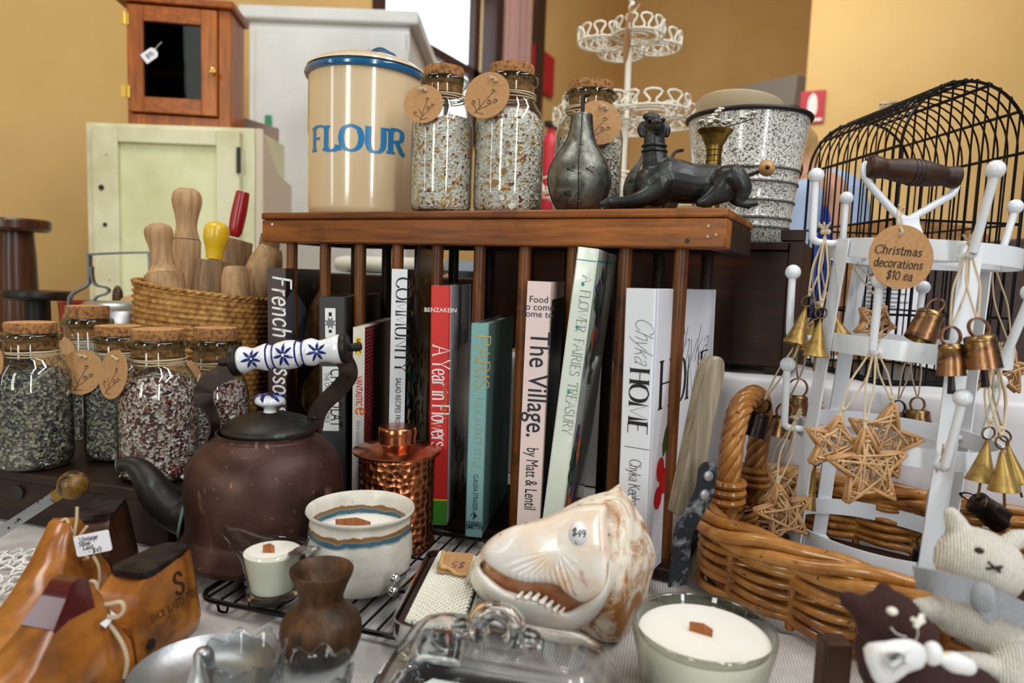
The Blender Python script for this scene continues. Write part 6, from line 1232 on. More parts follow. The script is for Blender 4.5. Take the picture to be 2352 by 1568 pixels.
for ph in (0, 2.1, 4.2): mb.tube([p+V((.0011*cos(i*.9+ph), .0011*sin(i*.9+ph), .0011*cos(i*.9+ph+1))) for i, p in enumerate(spline([T @ V((-36*kk, 40*kk, .001)), T @ V((-34*kk, 5*kk, .002)), T @ V((-26*kk, -30*kk, .003)), T @ V((-8*kk, -34*kk, .003)), T @ V((12*kk, -44*kk, .001)), T @ V((32*kk, -45*kk, .001))], 7))], .0011, 5)
mb.ball(T @ V((-22*kk, -29*kk, .003)), (.004, .003, .003), 10); build('raffia_tie', mb, M_raffia, t)
# ------------------------------------------------------------------ helmet shell
M_shell, nt, bs = newmat('polished_shell'); L = nt.links; v = coords(nt)
c = mixc(nt, ramp(nt, noise(nt, v, 16, 3, .5, .6), [(.40, (0, 0, 0, 1)), (.64, (1, 1, 1, 1))]), C3(240, 234, 228), C3(232, 190, 140))
c = mixc(nt, ramp(nt, noise(nt, coords(nt, (1, 1, .6)), 52, 4, .6, .5), [(.60, (0, 0, 0, 1)), (.70, (1, 1, 1, 1))]), c, C3(186, 136, 112))
L.new(c, bs.inputs['Base Color']); bs.inputs['Roughness'].default_value = .22; bs.inputs['Coat Weight'].default_value = .4
M_rough, nt, bs = newmat('rough_shell'); L = nt.links; v = coords(nt)
c = mixc(nt, ramp(nt, noise(nt, coords(nt, (1, 1, .5)), 30, 5, .65, 1.5), [(.44, (0, 0, 0, 1)), (.60, (1, 1, 1, 1))]), C3(232, 222, 204), C3(164, 106, 44))
c = mixc(nt, ramp(nt, noise(nt, v, 75, 3), [(.66, (0, 0, 0, 1)), (.74, (1, 1, 1, 1))]), c, C3(110, 62, 24))
L.new(c, bs.inputs['Base Color']); bs.inputs['Roughness'].default_value = .5; bumpn(nt, bs, noise(nt, coords(nt, (1, 1, .4)), 60, 4), .5, .003)
M_lip = pbr('shell_lip', (242, 236, 228), .25, coat=.4, var=((238, 212, 176), 22, .5, .75)); M_inner = pbr('shell_inside', (150, 92, 56), .35, var=((206, 160, 126), 26, .4, .7))
top = [(1084, 1292), (1120, 1245), (1180, 1212), (1240, 1192), (1280, 1178), (1336, 1142), (1388, 1129), (1420, 1122), (1450, 1148), (1480, 1196), (1500, 1250), (1507, 1280)]
bot = [(1084, 1310), (1120, 1380), (1180, 1420), (1240, 1444), (1280, 1455), (1336, 1458), (1388, 1494), (1420, 1494), (1450, 1436), (1480, 1382), (1500, 1312), (1507, 1290)]
from mathutils import noise as _mn
mnoise = _mn.noise
def ipx(tab, x):
    for i in range(len(tab)-1):
        if tab[i][0] <= x <= tab[i+1][0]: f = (x-tab[i][0])/(tab[i+1][0]-tab[i][0]); return lerp(tab[i][1], tab[i+1][1], f)
    return tab[0][1] if x < tab[0][0] else tab[-1][1]
DC = depth(pz(1405, 1497, .0)); DC = .600
def bodyp(x, a):
    yt, yb = ipx(top, x), ipx(bot, x); yc = (yt+yb)/2; hy = (yb-yt)/2; f = max(0, (x-1390)/110); nv = V((x*.035, 2.4*sin(a), 2.4*cos(a))); kn = 1+(.11*abs(mnoise(nv))+.07*mnoise(nv*2.3)-.02)*min(1, f*4+.12)
    hz = min(hy*.92, 165)*DC/FPX*.86
    return pd(x, yc-hy*sin(a)*kn, DC+.004-hz*cos(a)*kn)
def front(x, y): return front0(x, y)
def frontS(x, y):
    yt, yb = ipx(top, x), ipx(bot, x); yc = (yt+yb)/2; hy = (yb-yt)/2; tt = max(-.97, min(.97, (y-yc)/hy)); hz = min(hy*.92, 165)*DC/FPX*.86
    return DC+.004-hz*(.62+.38*sqrt(1-tt*tt))
def front0(x, y):
    yt, yb = ipx(top, x), ipx(bot, x); yc = (yt+yb)/2; hy = (yb-yt)/2; tt = max(-.97, min(.97, (y-yc)/hy)); hz = min(hy*.92, 165)*DC/FPX*.86
    return DC+.004-hz*sqrt(1-tt*tt)
xs = [1084, 1090, 1100, 1120, 1150, 1190, 1230, 1270, 1310, 1340, 1365, 1388, 1400, 1410, 1420, 1430, 1440, 1450, 1460, 1470, 1480, 1490, 1498, 1503, 1507]
lowest = min(bodyp(x, 2*pi*j/48).z for x in xs for j in range(48)); print('shell lowest z', lowest)
c0 = pd(1300, 1480, DC); t = thing('helmet_shell', 'big cream and brown helmet seashell lying open side forward', 'seashell', (c0.x, c0.y, .001))
zfix = lambda p: V((p.x, p.y, max(p.z, .0035)))
mb = MB(); mb.surf(lambda u_, v2: zfix(bodyp(xs[round(u_*(len(xs)-1))], 2*pi*v2)), len(xs)-1, 84, False, True); n_ = len(mb.v)
build('body_whorl', mb, M_rough, t, sharp=0, sub=1)
for (x, y, w, hh_, dd_) in ((1421, 1114, 22, 52, 0), (1447, 1138, 11, 24, .004), (1466, 1176, 9, 14, 0), (1484, 1226, 8, 12, -.004), (1500, 1268, 9, 12, -.006), (1494, 1322, 8, 10, -.004)):
    mb = MB(); p = pd(x, y, DC+dd_); kk = DC/FPX; d_ = (p-pd(1395, 1300, DC)).normalized(); mb.lathe([(w*kk, -hh_*kk*.9), (w*kk*.75, -hh_*kk*.4), (w*kk*.42, -hh_*kk*.12), (0, hh_*kk*.06)], 16, frame(p, d_)); build('knob', mb, M_rough, t, sharp=0)
def raised(name, poly, mat, H, ctr, par):
    front = frontS
    P = sp2(poly, 9, True); n = len(P); P2_ = lambda q: q; mb = MB(); rows = [(1.0, -.003), (1.0, .15), (.985, .55), (.95, .9), (.9, 1.02), (.85, 1.06), (.8, 1.08), (.7, 1.1), (.6, 1.11), (.45, 1.12), (.2, 1.12)]; vs = []
    for r_, h_ in rows:
        for x, y in P2_(P): X_, Y_ = ctr[0]+(x-ctr[0])*r_, ctr[1]+(y-ctr[1])*r_; fo = max(0, min(1, (X_-1150)/40))*max(0, min(1, (1325-X_)/30))*max(0, min(1, (Y_-1272)/40))*max(0, min(1, (1.02-r_)/.03+.2)); vs.append(pd(X_, Y_, front(X_, Y_)-H*h_-.0013*fo*sin(X_*.48-Y_*.16)))
    b_ = len(vs); vs.append(pd(ctr[0], ctr[1], front(*ctr)-H*1.12)); fs = [(i*n+j, (i+1)*n+j, (i+1)*n+(j+1) % n, i*n+(j+1) % n) for i in range(len(rows)-1) for j in range(n)]+[((len(rows)-1)*n+j, b_, (len(rows)-1)*n+(j+1) % n) for j in range(n)]
    mb.add(vs, fs); return build(name, mb, mat, par, sharp=0)
sh = raised('parietal_shield', [(1103, 1265), (1130, 1233), (1177, 1208), (1243, 1191), (1314, 1164), (1388, 1158), (1394, 1200), (1402, 1282), (1405, 1323), (1392, 1360), (1339, 1384), (1303, 1365), (1281, 1346), (1248, 1340), (1205, 1338), (1163, 1324), (1130, 1304), (1109, 1284)], M_shell, .013, (1280, 1262), t)
ou = sp2([(1104, 1288), (1083, 1306), (1080, 1330), (1090, 1356), (1115, 1386), (1160, 1418), (1205, 1436), (1251, 1447), (1300, 1451), (1342, 1439), (1377, 1407), (1399, 1365), (1407, 1320), (1404, 1285)], 5); inn = sp2([(1106, 1290), (1104, 1300), (1112, 1314), (1130, 1330), (1158, 1350), (1180, 1358), (1210, 1366), (1243, 1374), (1278, 1395), (1302, 1402), (1336, 1386), (1372, 1362), (1392, 1325), (1396, 1290)], 5)
mb = MB()
def lipf2(u_, v2):
    i = min(len(ou)-1, round(u_*(len(ou)-1))); a_ = pi*v2*1.06-.03; X_ = lerp(ou[i][0], inn[i][0], (1-cos(a_))/2); Y_ = lerp(ou[i][1], inn[i][1], (1-cos(a_))/2)
    return zfix(pd(X_, Y_, front(X_, Y_)+.004-.021*max(0, sin(a_))**.7))
mb.surf(lipf2, len(ou)-1, 14); build('outer_lip', mb, M_lip, t, sharp=0)
mb = MB(); 
for (x, y, r_) in ((1196, 1362, 8), (1215, 1364, 10), (1233, 1367, 10), (1250, 1374, 10), (1264, 1383, 9), (1279, 1392, 8), (1292, 1398, 6)): mb.chain([pd(x-6, y+9, front(x, y)-.015), pd(x+4, y-2, front(x, y)-.010)], [r_*DC/FPX*.62, r_*DC/FPX*.45], 10)
build('lip_teeth', mb, M_lip, t, sharp=0)
mb = MB()
for i in range(17):
    f = i/16; x0 = lerp(1166, 1316, f); y1_ = ipx([(1160, 1326), (1205, 1340), (1248, 1342), (1281, 1348), (1303, 1366), (1330, 1380)], x0); P_ = [(x0-lerp(30, 26, f), y1_-lerp(46, 40, f)), (x0-12, y1_-18), (x0, y1_+1)]
    mb.tube(spline([pd(x, y, frontS(x, y)-.0128-.0004*j) for j, (x, y) in enumerate(P_)], 5), [.0002+.0008*sin(pi*min(1, (q+2)/12)) for q in range(11)], 6)

ap = sp2([(1108, 1290), (1130, 1302), (1163, 1320), (1205, 1334), (1248, 1336), (1281, 1342), (1303, 1360), (1345, 1380), (1302, 1408), (1278, 1402), (1243, 1380), (1210, 1372), (1158, 1356), (1125, 1334)], 4, True); mb = MB()
ctr = (1230, 1356); n = len(ap); vs = [pd(x, y, front(x, y)-.0012) for x, y in ap]+[pd(lerp(ctr[0], x, .5), lerp(ctr[1], y, .5), front(lerp(ctr[0], x, .5), lerp(ctr[1], y, .5))-.0018) for x, y in ap]+[pd(ctr[0], ctr[1], front(*ctr)-.002)]
mb.add(vs, [(i, i+n, (i+1) % n+n, (i+1) % n) for i in range(n)]+[(i+n, 2*n, (i+1) % n+n) for i in range(n)]); build('aperture', mb, M_inner, t, sharp=0)
# sticker on the shell
Sx = lambda x, y, l=.0158: pd(x, y, frontS(x, y)-l); mb = MB(); n = 28; el = [(1328+20*cos(2*pi*i/n), 1225+28*sin(2*pi*i/n)) for i in range(n)]
mb.add([Sx(x, y) for x, y in el]+[Sx(1328, 1225)]+[Sx(x, y, .0146) for x, y in el], [(i, (i+1) % n, n) for i in range(n)]+[(i, i+n+1, (i+1) % n+n+1, (i+1) % n) for i in range(n)])
t = thing('price_sticker', 'white oval price sticker marked $49 on the big seashell', 'sticker', Sx(1328, 1225)); build('sticker', mb, M_paper, t, sharp=0)
mb = MB()
for s_, x, y, h_ in (('$49', 1313, 1229, 17), ('L', 1321, 1248, 7)):
    vs, fs, w_ = script(s_, h_, .14, .12, 0, .12, .02); mb.add([Sx(x+a_, y-b_+a_*.18, .0162) for a_, b_ in vs], fs)
build('price_lettering', mb, M_ink, t, sharp=0)
# ------------------------------------------------------------------ glass bowl candle
zr_ = .062; c = pz(1617, 1440, zr_); k = depth(c)/FPX; R = 161*k; T = Matrix.Translation((c.x, c.y, .003))
t = thing('bowl_candle', 'large white candle in a cut glass bowl at the front right', 'candle', (c.x, c.y, .003))
def cutf(r, z, a): f = max(0, min(1, z/.018))*max(0, min(1, (.046-z)/.012)); return r-(.0009*f*abs(sin(a*18+z*160))+.0009*f*abs(sin(a*18-z*160))), z
mb = MB(); mb.lathe([(0, 0), (R*.70, 0), (R*.80, .004), (R*.86, .012)]+[(lerp(R*.86, R*.985, i/9), lerp(.012, .050, i/9)) for i in range(1, 10)]+[(R, .055), (R*1.0, zr_-.002), (R*.985, zr_), (R*.955, zr_-.0015)], 180, T, 0, cutf); build('glass_bowl', mb, thin_glass('bowl_glass', (238, 240, 234), (168, 172, 160), 1), t, sharp=0)
mb = MB(); mb.lathe([(R*.955, zr_-.0015), (R*.92, zr_-.008), (R*.90, .05), (R*.905, .052)], 90, T); build('inner_glass', mb, thin_glass('bowl_inner', (170, 174, 164), (90, 94, 86), 1), t, sharp=0)
zw = zr_-.0085; mb = MB(); mb.lathe([(0, .004), (R*.68, .004), (R*.82, .013), (R*.925, zw-.004), (R*.915, zw), (0, zw+.0004)], 72, T); build('wax', mb, M_wax, t); wick(t, T @ V((-.002, 0, zw)), .017, .0085, -.55)
# ------------------------------------------------------------------ glass butter dish
hT = .066; c = pz(1166, 1452, hT); O = V((c.x, c.y, .0032)); ang = rad(14); bx_, by_ = V((cos(ang), sin(ang), 0)), V((-sin(ang), cos(ang), 0)); T = Matrix(((bx_.x, by_.x, 0, O.x), (bx_.y, by_.y, 0, O.y), (0, 0, 1, O.z), (0, 0, 0, 1)))
T = T @ Matrix.Translation((0, -.018, 0)); k = depth(c)/FPX; M_bglass = solid_glass('clear_glass', (250, 252, 253))
t = thing('butter_dish', 'clear glass butter dish with a ring handled lid in the bottom foreground', 'butter dish', O)
def rings(specs, T, name, par, mat, nseg=9):
    mb = MB(); vs = []; fs = []; m = None
    for (hx, hy, r_, z) in specs:
        P = rrect(-hx, -hy, hx, hy, r_, nseg); m = len(P); vs += [T @ V((x, y, z)) for x, y in P]
    for i in range(len(specs)-1):
        for j in range(m): fs.append((i*m+j, i*m+(j+1) % m, (i+1)*m+(j+1) % m, (i+1)*m+j))
    fs.append(tuple(reversed(range(m)))); fs.append(tuple(range((len(specs)-1)*m, len(specs)*m))); mb.add(vs, fs); return build(name, mb, mat, par, sharp=50)
rings([(.080, .046, .016, .0), (.082, .048, .017, .002), (.092, .060, .024, .007), (.098, .065, .028, .013), (.096, .063, .027, .014), (.096, .060, .023, .009), (.080, .046, .015, .005)], T, 'base_plate', t, M_bglass)
lx, ly = .084, .050
lid = rings([(lx-.004, ly-.004, .016, .0145), (lx, ly, .018, .0142), (lx*.97, ly*.96, .02, .030), (lx*.90, ly*.88, .022, .046), (lx*.82, ly*.76, .022, .058), (lx*.74, ly*.62, .02, .0645), (lx*.66, ly*.5, .016, .0665), (lx*.60, ly*.40, .012, .0668)], T, 'lid_outer', t, M_bglass)
bpy.data.objects.remove(lid)
lid = rings([(lx-.0035, ly-.0035, .016, .0145), (lx, ly, .018, .0145), (lx*.97, ly*.96, .02, .030), (lx*.90, ly*.88, .022, .046), (lx*.82, ly*.76, .022, .058), (lx*.74, ly*.62, .02, .0645), (lx*.66, ly*.5, .016, .0668), (lx*.30, ly*.2, .006, .067)], T, 'lid', t, M_bglass)
# hollow of the lid
me = lid.data; bm = bmesh.new(); bm.from_mesh(me); bm.faces.ensure_lookup_table(); low = min(bm.faces, key=lambda f: f.calc_center_median().z); bmesh.ops.delete(bm, geom=[low], context='FACES_ONLY'); bm.to_mesh(me); bm.free()
md = lid.modifiers.new('wall', 'SOLIDIFY'); md.thickness = .0035; md.offset = -1
mb = MB(); hr = 42*k; hc = pd(1160, 1425, depth(T @ V((0, .0, .075)))); hz0 = .0668+O.z; hc = T @ V((-.004, 0, .067+hr*.55))
mb.tube([hc+bx_*hr*cos(q)*1.05+V((0, 0, hr*sin(q))) for q in [rad(-38+i*256/30) for i in range(31)]], [.0062*(1+.25*abs(cos(rad(-38+i*256/30)))) for i in range(31)], 14); build('ring_handle', mb, M_bglass, lid, sharp=0)
for s_ in (-1, 1):
    mb = MB(); mb.ball(T @ V((-.004+s_*hr*1.75, 0, .070)), (.0095, .008, .008), 18); build('handle_boss', mb, M_bglass, lid, sharp=0)
# ------------------------------------------------------------------ white draped platform behind the basket
M_sheet = pbr('white_cotton', (214, 212, 216), .85, bump=(14, .25)); YP = .957
mb = MB(); xa, xb = -.50, .80
def drape(u, v):
    x = lerp(xa, xb, u); w = .004*sin(x*38)+.003*sin(x*71+1)
    if v < .45: f = v/.45; return (x, YP-.002+w*(1-f)*1.5, .001+(ZPL-.008)*f)
    if v < .55: f = (v-.45)/.10; return (x, YP+.008*(1-cos(f*pi/2))*1.5+w*.3*(1-f), ZPL-.008+.007*sin(f*pi/2))
    f = (v-.55)/.45; return (x, YP+.012+.42*f, ZPL-.001+.0009*sin(x*60+f*20))
mb.surf(drape, 120, 40); mb.box((xa, YP+.016, .002), (xb, YP+.42, ZPL-.006))
tag(build('draped_platform', mb, M_sheet), 'low box draped in rumpled white cotton behind the wicker basket', 'platform')
# ------------------------------------------------------------------ iron strapped wooden handle
P0, P1, P2_, P3 = pd(1664, 822, .640), pd(1597, 1145, .640), pd(1560, 1215, .640), pd(1550, 1342, .652)
t = thing('strapped_handle', 'weathered wooden handle with a riveted iron strap leaning at the right end of the rack', 'tool', P3)
M_grey = wood('weathered_wood', (120, 108, 88), (168, 156, 134), 'Z', 30, .8); M_iron = pbr('pitted_iron', (46, 50, 56), .5, .6, var=((150, 156, 162), 70, .52, .66), bump=(140, .3))
ax = (P1-P0).normalized(); sd = V((cos(YAW+.3), sin(YAW+.3), 0)); sd = (sd-ax*sd.dot(ax)).normalized(); nn_ = ax.cross(sd)
mb = MB(); L_ = (P1-P0).length+.02; kx = .640/FPX
mb.prism(sp2([(-26*kx, L_), (-26*kx, .03), (-22*kx, .008), (-6*kx, 0), (14*kx, .001), (24*kx, .010), (26*kx, .03), (26*kx, L_)], 3), axes(P0+nn_*(-.009), sd, ax), .018); build('wooden_grip', mb, M_grey, t, bevel=.002)
fr_ = -FWD if True else None; F_ = nn_ if nn_.dot(FWD) < 0 else -nn_
strp = spline([lerp(P0, P1, .79)+F_*.0100, lerp(P0, P1, .95)+F_*.0105, P2_+F_*.008, lerp(P2_, P3, .5)+F_*.006, P3+F_*.004+V((0, 0, .001))], 6)
mb = MB(); mb.sweep(strp, [(-23*kx, -.0014), (23*kx, -.0014), (23*kx, .0014), (-23*kx, .0014)], up=[F_]*len(strp)); mb.lathe([(0, 0), (23*kx, 0), (23*kx, .0028), (0, .0028)], 24, frame(strp[0]-F_*.0014, F_)); s = build('iron_strap', mb, M_iron, t)
for f in (.815, .945):
    mb = MB(); mb.lathe([(0, .0005), (12*kx, .0003), (11*kx, .0022), (6*kx, .003), (0, .0032)], 20, frame(lerp(P0, P1, f)+F_*.0116, F_)); build('rivet', mb, pbr('zinc_rivet', (168, 166, 170), .45, .7), s)
# ------------------------------------------------------------------ wicker basket
M_wick, nt, bs = newmat('varnished_willow'); L = nt.links; v = coords(nt)
c = ramp(nt, noise(nt, v, 24, 4, .6, .3), [(.3, C3(118, 70, 26)), (.5, C3(168, 110, 46)), (.7, C3(196, 144, 78))]); c = mixc(nt, ramp(nt, noise(nt, v, 120, 2), [(.66, (0, 0, 0, 1)), (.72, (1, 1, 1, 1))]), c, C3(84, 48, 20))
L.new(c, bs.inputs['Base Color']); bs.inputs['Roughness'].default_value = .3; bs.inputs['Coat Weight'].default_value = .3
ba = V((.985, -.17, 0)).normalized(); bb = V((-ba.y, ba.x, 0)); BO = V((-.134, .690, .003)); BL, BD = .52, .246
def bpath(off, n=200, z=0):
    pts = []; P = rrect(-off, -off, BL+off, BD+off, .052+off, 12); P = P+[P[0]]; acc = [0]
    for i in range(len(P)-1): acc.append(acc[-1]+hypot(P[i+1][0]-P[i][0], P[i+1][1]-P[i][1]))
    tot = acc[-1]; i = 0
    for k in range(n):
        s_ = tot*k/n
        while acc[i+1] < s_: i += 1
        f = (s_-acc[i])/max(1e-9, acc[i+1]-acc[i]); pts.append((lerp(P[i][0], P[i+1][0], f), lerp(P[i][1], P[i+1][1], f)))
    return pts
cen = bpath(0, 400); ns = 24
def onb(k, out, z):     # k = 0..400 along the wall; out = distance outwards
    k0 = int(k) % 400; a_, b_ = cen[k0-1], cen[(k0+1) % 400]; tx, ty = b_[0]-a_[0], b_[1]-a_[1]; l = hypot(tx, ty); nx, ny = ty/l, -tx/l
    x, y = cen[k0][0]+nx*out, cen[k0][1]+ny*out; y -= .045*sin(pi*max(0, min(1, x/BL)))*max(0, 1-max(0, y)/(BD*.5)); return BO+ba*x+bb*y+V((0, 0, z))
t = thing('wicker_basket', 'long golden wicker basket with a twisted end handle, holding the white stand', 'basket', BO+ba*BL/2+bb*BD/2)
rw = random.Random(8); mb = MB()
rows = [(.008, .0052), (.0185, .0050), (.029, .0048), (.039, .0046), (.0485, .0044), (.0575, .0044)]
for i, (z, r_) in enumerate(rows):
    for q in range(2):
        ph = pi*((i+q) % 2); pts = []
        for k in range(400): w = sin(k/400*ns*pi+ph); pts.append(onb(k, .0085*w, z+.0022*q+.0016*sin(k*.11+i*2)))
        mb.tube(pts, r_*.86, 7, True)
build('woven_sides', mb, M_wick, t, sharp=0)
for i in range(ns):
    mb = MB(); k = 400*(i+.0)/ns; mb.tube([onb(k, 0, .001), onb(k, 0, .062)], .0042, 7); build('stake', mb, M_wick, t)
mb = MB()
for q in range(4):
    pts = []
    for k in range(400): w = k/400*2*pi*5+q*pi/2; pts.append(onb(k, .0125*cos(w)+.002, .0685+.0085*sin(w)+.001*sin(k*.3+q)))
    mb.tube(pts, .0062, 9, True)
build('braided_rim', mb, M_wick, t, sharp=0)
mb = MB(); mb.prism(rrect(.006, .006, BL-.006, BD-.006, .046), Matrix(((ba.x, bb.x, 0, BO.x), (ba.y, bb.y, 0, BO.y), (0, 0, 1, .0015), (0, 0, 0, 1))), .004); build('base', mb, wood('dark_base', (44, 26, 12), (70, 44, 22), 'X', 30, .6), t)
HS = lambda s_, z, o=0: BO+ba*(-.004+o)+bb*s_+V((0, 0, z))
arc = spline([HS(.050, .055, .022), HS(.049, .105, .022), HS(.048, .150, .024), HS(.058, .178, .026), HS(.085, .188, .028), HS(.112, .184, .028), HS(.132, .165, .027), HS(.140, .140, .025), HS(.142, .100, .022), HS(.142, .055, .022)], 12)
T0 = [(arc[min(i+1, len(arc)-1)]-arc[max(i-1, 0)]).normalized() for i in range(len(arc))]
mb = MB()
for q in range(6):
    pts = []
    for i, p in enumerate(arc):
        x_ = ba; y_ = T0[i].cross(x_).normalized(); w = i*.23+q*pi/3; pts.append(p+(x_*cos(w)+y_*sin(w))*.0078)
    mb.tube(pts, .0050, 8)
h = build('twisted_handle', mb, M_wick, t, sharp=0)
for i0 in (9, len(arc)-10):
    for q in range(3):
        mb = MB(); i = i0+int((q-1)*2.2) if True else 0; p = arc[i]; y_ = T0[i].cross(ba).normalized(); mb.tube([p+(ba*cos(w)+y_*sin(w))*.0155 for w in [2*pi*j/28 for j in range(28)]], .0042, 8, True); build('wrapped_band', mb, M_wick, h)
# ------------------------------------------------------------------ white ornament stand
M_wht = pbr('white_powder_coat', (226, 230, 236), .3, coat=.3)
SD = .715; cS = pd(2035, 1010, SD); cS = V((cS.x, cS.y, 0)); tl_ = rad(3.0); sdir = V((cos(YAW), sin(YAW), 0)); fdir = V((sin(YAW), -cos(YAW), 0))     # fdir points to the viewer
axS = (V((0, 0, 1))*cos(tl_)+sdir*sin(tl_)).normalized(); exS = (sdir-axS*sdir.dot(axS)).normalized()
zs = {3: zat(cS, 1010), 4: zat(cS, 1238), 2: zat(cS, 803), 1: zat(cS, 592)}; zs[4] = max(zs[4], .03)
o0 = V((cS.x, cS.y, .0100)); SP = lambda th, r, z: o0+axS*(z-.0065)+(exS*cos(rad(th))+fdir*sin(rad(th)))*r
kS = SD/FPX; rS = {1: 186*kS, 2: 196*kS, 3: 204*kS, 4: 204*kS}
t = stand = thing('ornament_stand', 'white metal mug tree with a dark wooden grip, hung with bells and stars', 'display stand', o0)
for i in (1, 2, 3, 4):
    mb = MB(); mb.strip([SP(360*j/72, rS[i], zs[i]) for j in range(72)], .0185, .0022, axS, True); build('hoop', mb, M_wht, t)
def ath3(px, front):
    lo, hi = (0, 180) if front else (360, 180)
    for _ in range(30):
        m = (lo+hi)/2
        if proj(SP(m, rS[3], zs[3]))[0] > px: lo = m
        else: hi = m
    return (lo+hi)/2
for px_, fr__ in ((1866, 1), (1922, 0), (2166, 1), (2206, 0)):
    th = ath3(px_, fr__)
    mb = MB(); zz = [zs[1]+.008, zs[2], zs[3], zs[4], .012, .008]; rr_ = [rS[1]+.0025, rS[2]+.0025, rS[3]+.0025, rS[4]+.0025, rS[4]+.004, rS[4]-.006]
    pts = [SP(th, r, z) for r, z in zip(rr_, zz)]; tang = (-exS*sin(rad(th))+fdir*cos(rad(th))); mb.strip(pts, .0185, .0020, [tang]*len(pts)); build('leg', mb, M_wht, t)
    for i in (1, 2, 3):
        mb = MB(); mb.ball(SP(th, rS[i]-.0018, zs[i]), (.0034, .0034, .0034), 12); build('rivet', mb, M_wht, t)
HK = {}
def ath(ring_, px, front):
    lo, hi = (0, 180) if front else (360, 180)
    for _ in range(30):
        m = (lo+hi)/2
        if proj(SP(m, rS[ring_], zs[ring_]))[0] > px: lo = m
        else: hi = m
    return (lo+hi)/2
def hook(nm, ring_, th, dz=0, ln=.018, up=.061, lean=.004):
    z0 = zs[ring_]+dz; r0 = rS[ring_]; P = [SP(th, r0, z0), SP(th, r0+ln*.7, z0), SP(th, r0+ln*.95, z0+.002), SP(th, r0+ln*1.05, z0+.009), SP(th, r0+ln*1.05+lean, z0+up)]
    mb = MB(); mb.tube(spline(P, 6), .0037, 10); h = build('hook', mb, M_wht, t); mb = MB(); mb.ball(SP(th, r0+ln*1.05+lean, z0+up+.005), .0078, 20); build('ball_end', mb, M_wht, h); HK[nm] = SP(th, r0+ln*.55, z0+.004)
for nm, rg, px, fr_, kw in (('h1', 1, 1905, 1, dict(dz=.004, ln=.026)), ('h2', 1, 1962, 0, {}), ('h3', 1, 2212, 1, dict(dz=-.004, up=.066, lean=.014)), ('h4', 1, 2262, 0, dict(dz=-.004, lean=.010)), ('h5', 2, 1852, 1, dict(ln=.032)), ('h6', 2, 2016, 1, dict(dz=-.004, ln=.014)),
        ('h7', 2, 2098, 0, {}), ('h8', 2, 2262, 1, dict(dz=-.004, lean=.014)), ('h9', 3, 1846, 1, dict(ln=.022)), ('h10', 3, 1896, 0, {}), ('h11', 3, 2150, 1, dict(dz=-.004, lean=.010)), ('h12', 3, 2225, 0, dict(lean=.008))):
    hook(nm, rg, ath(rg, px, fr_), **kw)
mb = MB(); mb.strip([SP(180, rS[1], zs[1]), SP(0, rS[1], zs[1])], .016, .002, axS); mb.strip([SP(90, rS[1], zs[1]), SP(-90, rS[1], zs[1])], .016, .002, axS); build('cross_bar', mb, M_wht, t)
K2 = lambda x, y, d=0: pd(x, y, SD+d)
mb = MB(); mb.strip([SP(0, 0, zs[1]-.004), K2(2086, 520), K2(2084, 498)], .020, .012, [sdir]*3); fk = build('hub_post', mb, M_wht, t, bevel=.002)
mb = MB(); mb.tube(spline([K2(2084, 505), K2(2060, 492), K2(2012, 440), K2(1990, 412), K2(1984, 392), K2(1988, 378), K2(2004, 380)], 6), .0040, 10); build('fork_arm', mb, M_wht, t)
mb = MB(); mb.tube(spline([K2(2084, 505), K2(2105, 494), K2(2160, 462), K2(2186, 446), K2(2195, 430), K2(2196, 414)], 6), .0040, 10); build('fork_arm', mb, M_wht, t)
ga, gb = K2(1992, 382, -.004), K2(2198, 408, -.004); T2 = frame(ga, gb-ga); L_ = (gb-ga).length
pr = sp2([(22, 0), (26, .03), (25, .12), (22, .2), (25, .3), (29, .45), (29.5, .58), (28, .68), (24, .8), (22, .87), (25, .95), (25, 1.0)], 4)
mb = MB(); mb.lathe([(0, -.001)]+[(r*kS, z*L_) for r, z in pr]+[(0, L_+.001)], 32, T2); gp_ = build('wooden_grip', mb, wood('dark_grip', (44, 24, 12), (84, 50, 28), 'X', 34, .45, dark=((206, 196, 190), 50, .74, .78)), t)
mb = MB()
for f in (.48, .53, .58): mb.tube([T2 @ V((29.6*kS*cos(a_), 29.6*kS*sin(a_), f*L_)) for a_ in [2*pi*i/30 for i in range(30)]], .0007, 5, True)
build('turned_lines', mb, M_black, gp_)
# round price tag
dT = SD-rS[1]-.020; c = pd(2069, 590, dT); kt = dT/FPX; t = thing('kraft_tag', 'round brown tag handwritten Christmas decorations $10 ea on the white stand', 'price tag', c)
T = axes(c, (RGT*cos(.08)-UPV*sin(.08)).normalized(), (UPV*cos(.08)+RGT*sin(.08)).normalized())
mb = MB(); n = 48; R_ = 74*kt; hy = 52*kt; hr_ = 5*kt
ring_o = [(R_*cos(2*pi*i/n), R_*sin(2*pi*i/n)) for i in range(n)]; ring_i = [(hr_*cos(2*pi*i/n)-6*kt, hy+hr_*sin(2*pi*i/n)) for i in range(n)]
vs = [(x, y, 0) for x, y in ring_o]+[(x, y, 0) for x, y in ring_i]+[(x, y, .0008) for x, y in ring_o]+[(x, y, .0008) for x, y in ring_i]
fs = [(2*n+i, 2*n+(i+1) % n, 3*n+(i+1) % n, 3*n+i) for i in range(n)]+[(i, n+i, n+(i+1) % n, (i+1) % n) for i in range(n)]+[(i, (i+1) % n, 2*n+(i+1) % n, 2*n+i) for i in range(n)]+[(n+i, 3*n+i, 3*n+(i+1) % n, n+(i+1) % n) for i in range(n)]
mb.add(vs, fs, 0, T); build('card', mb, M_kraft, t)
mb = MB()
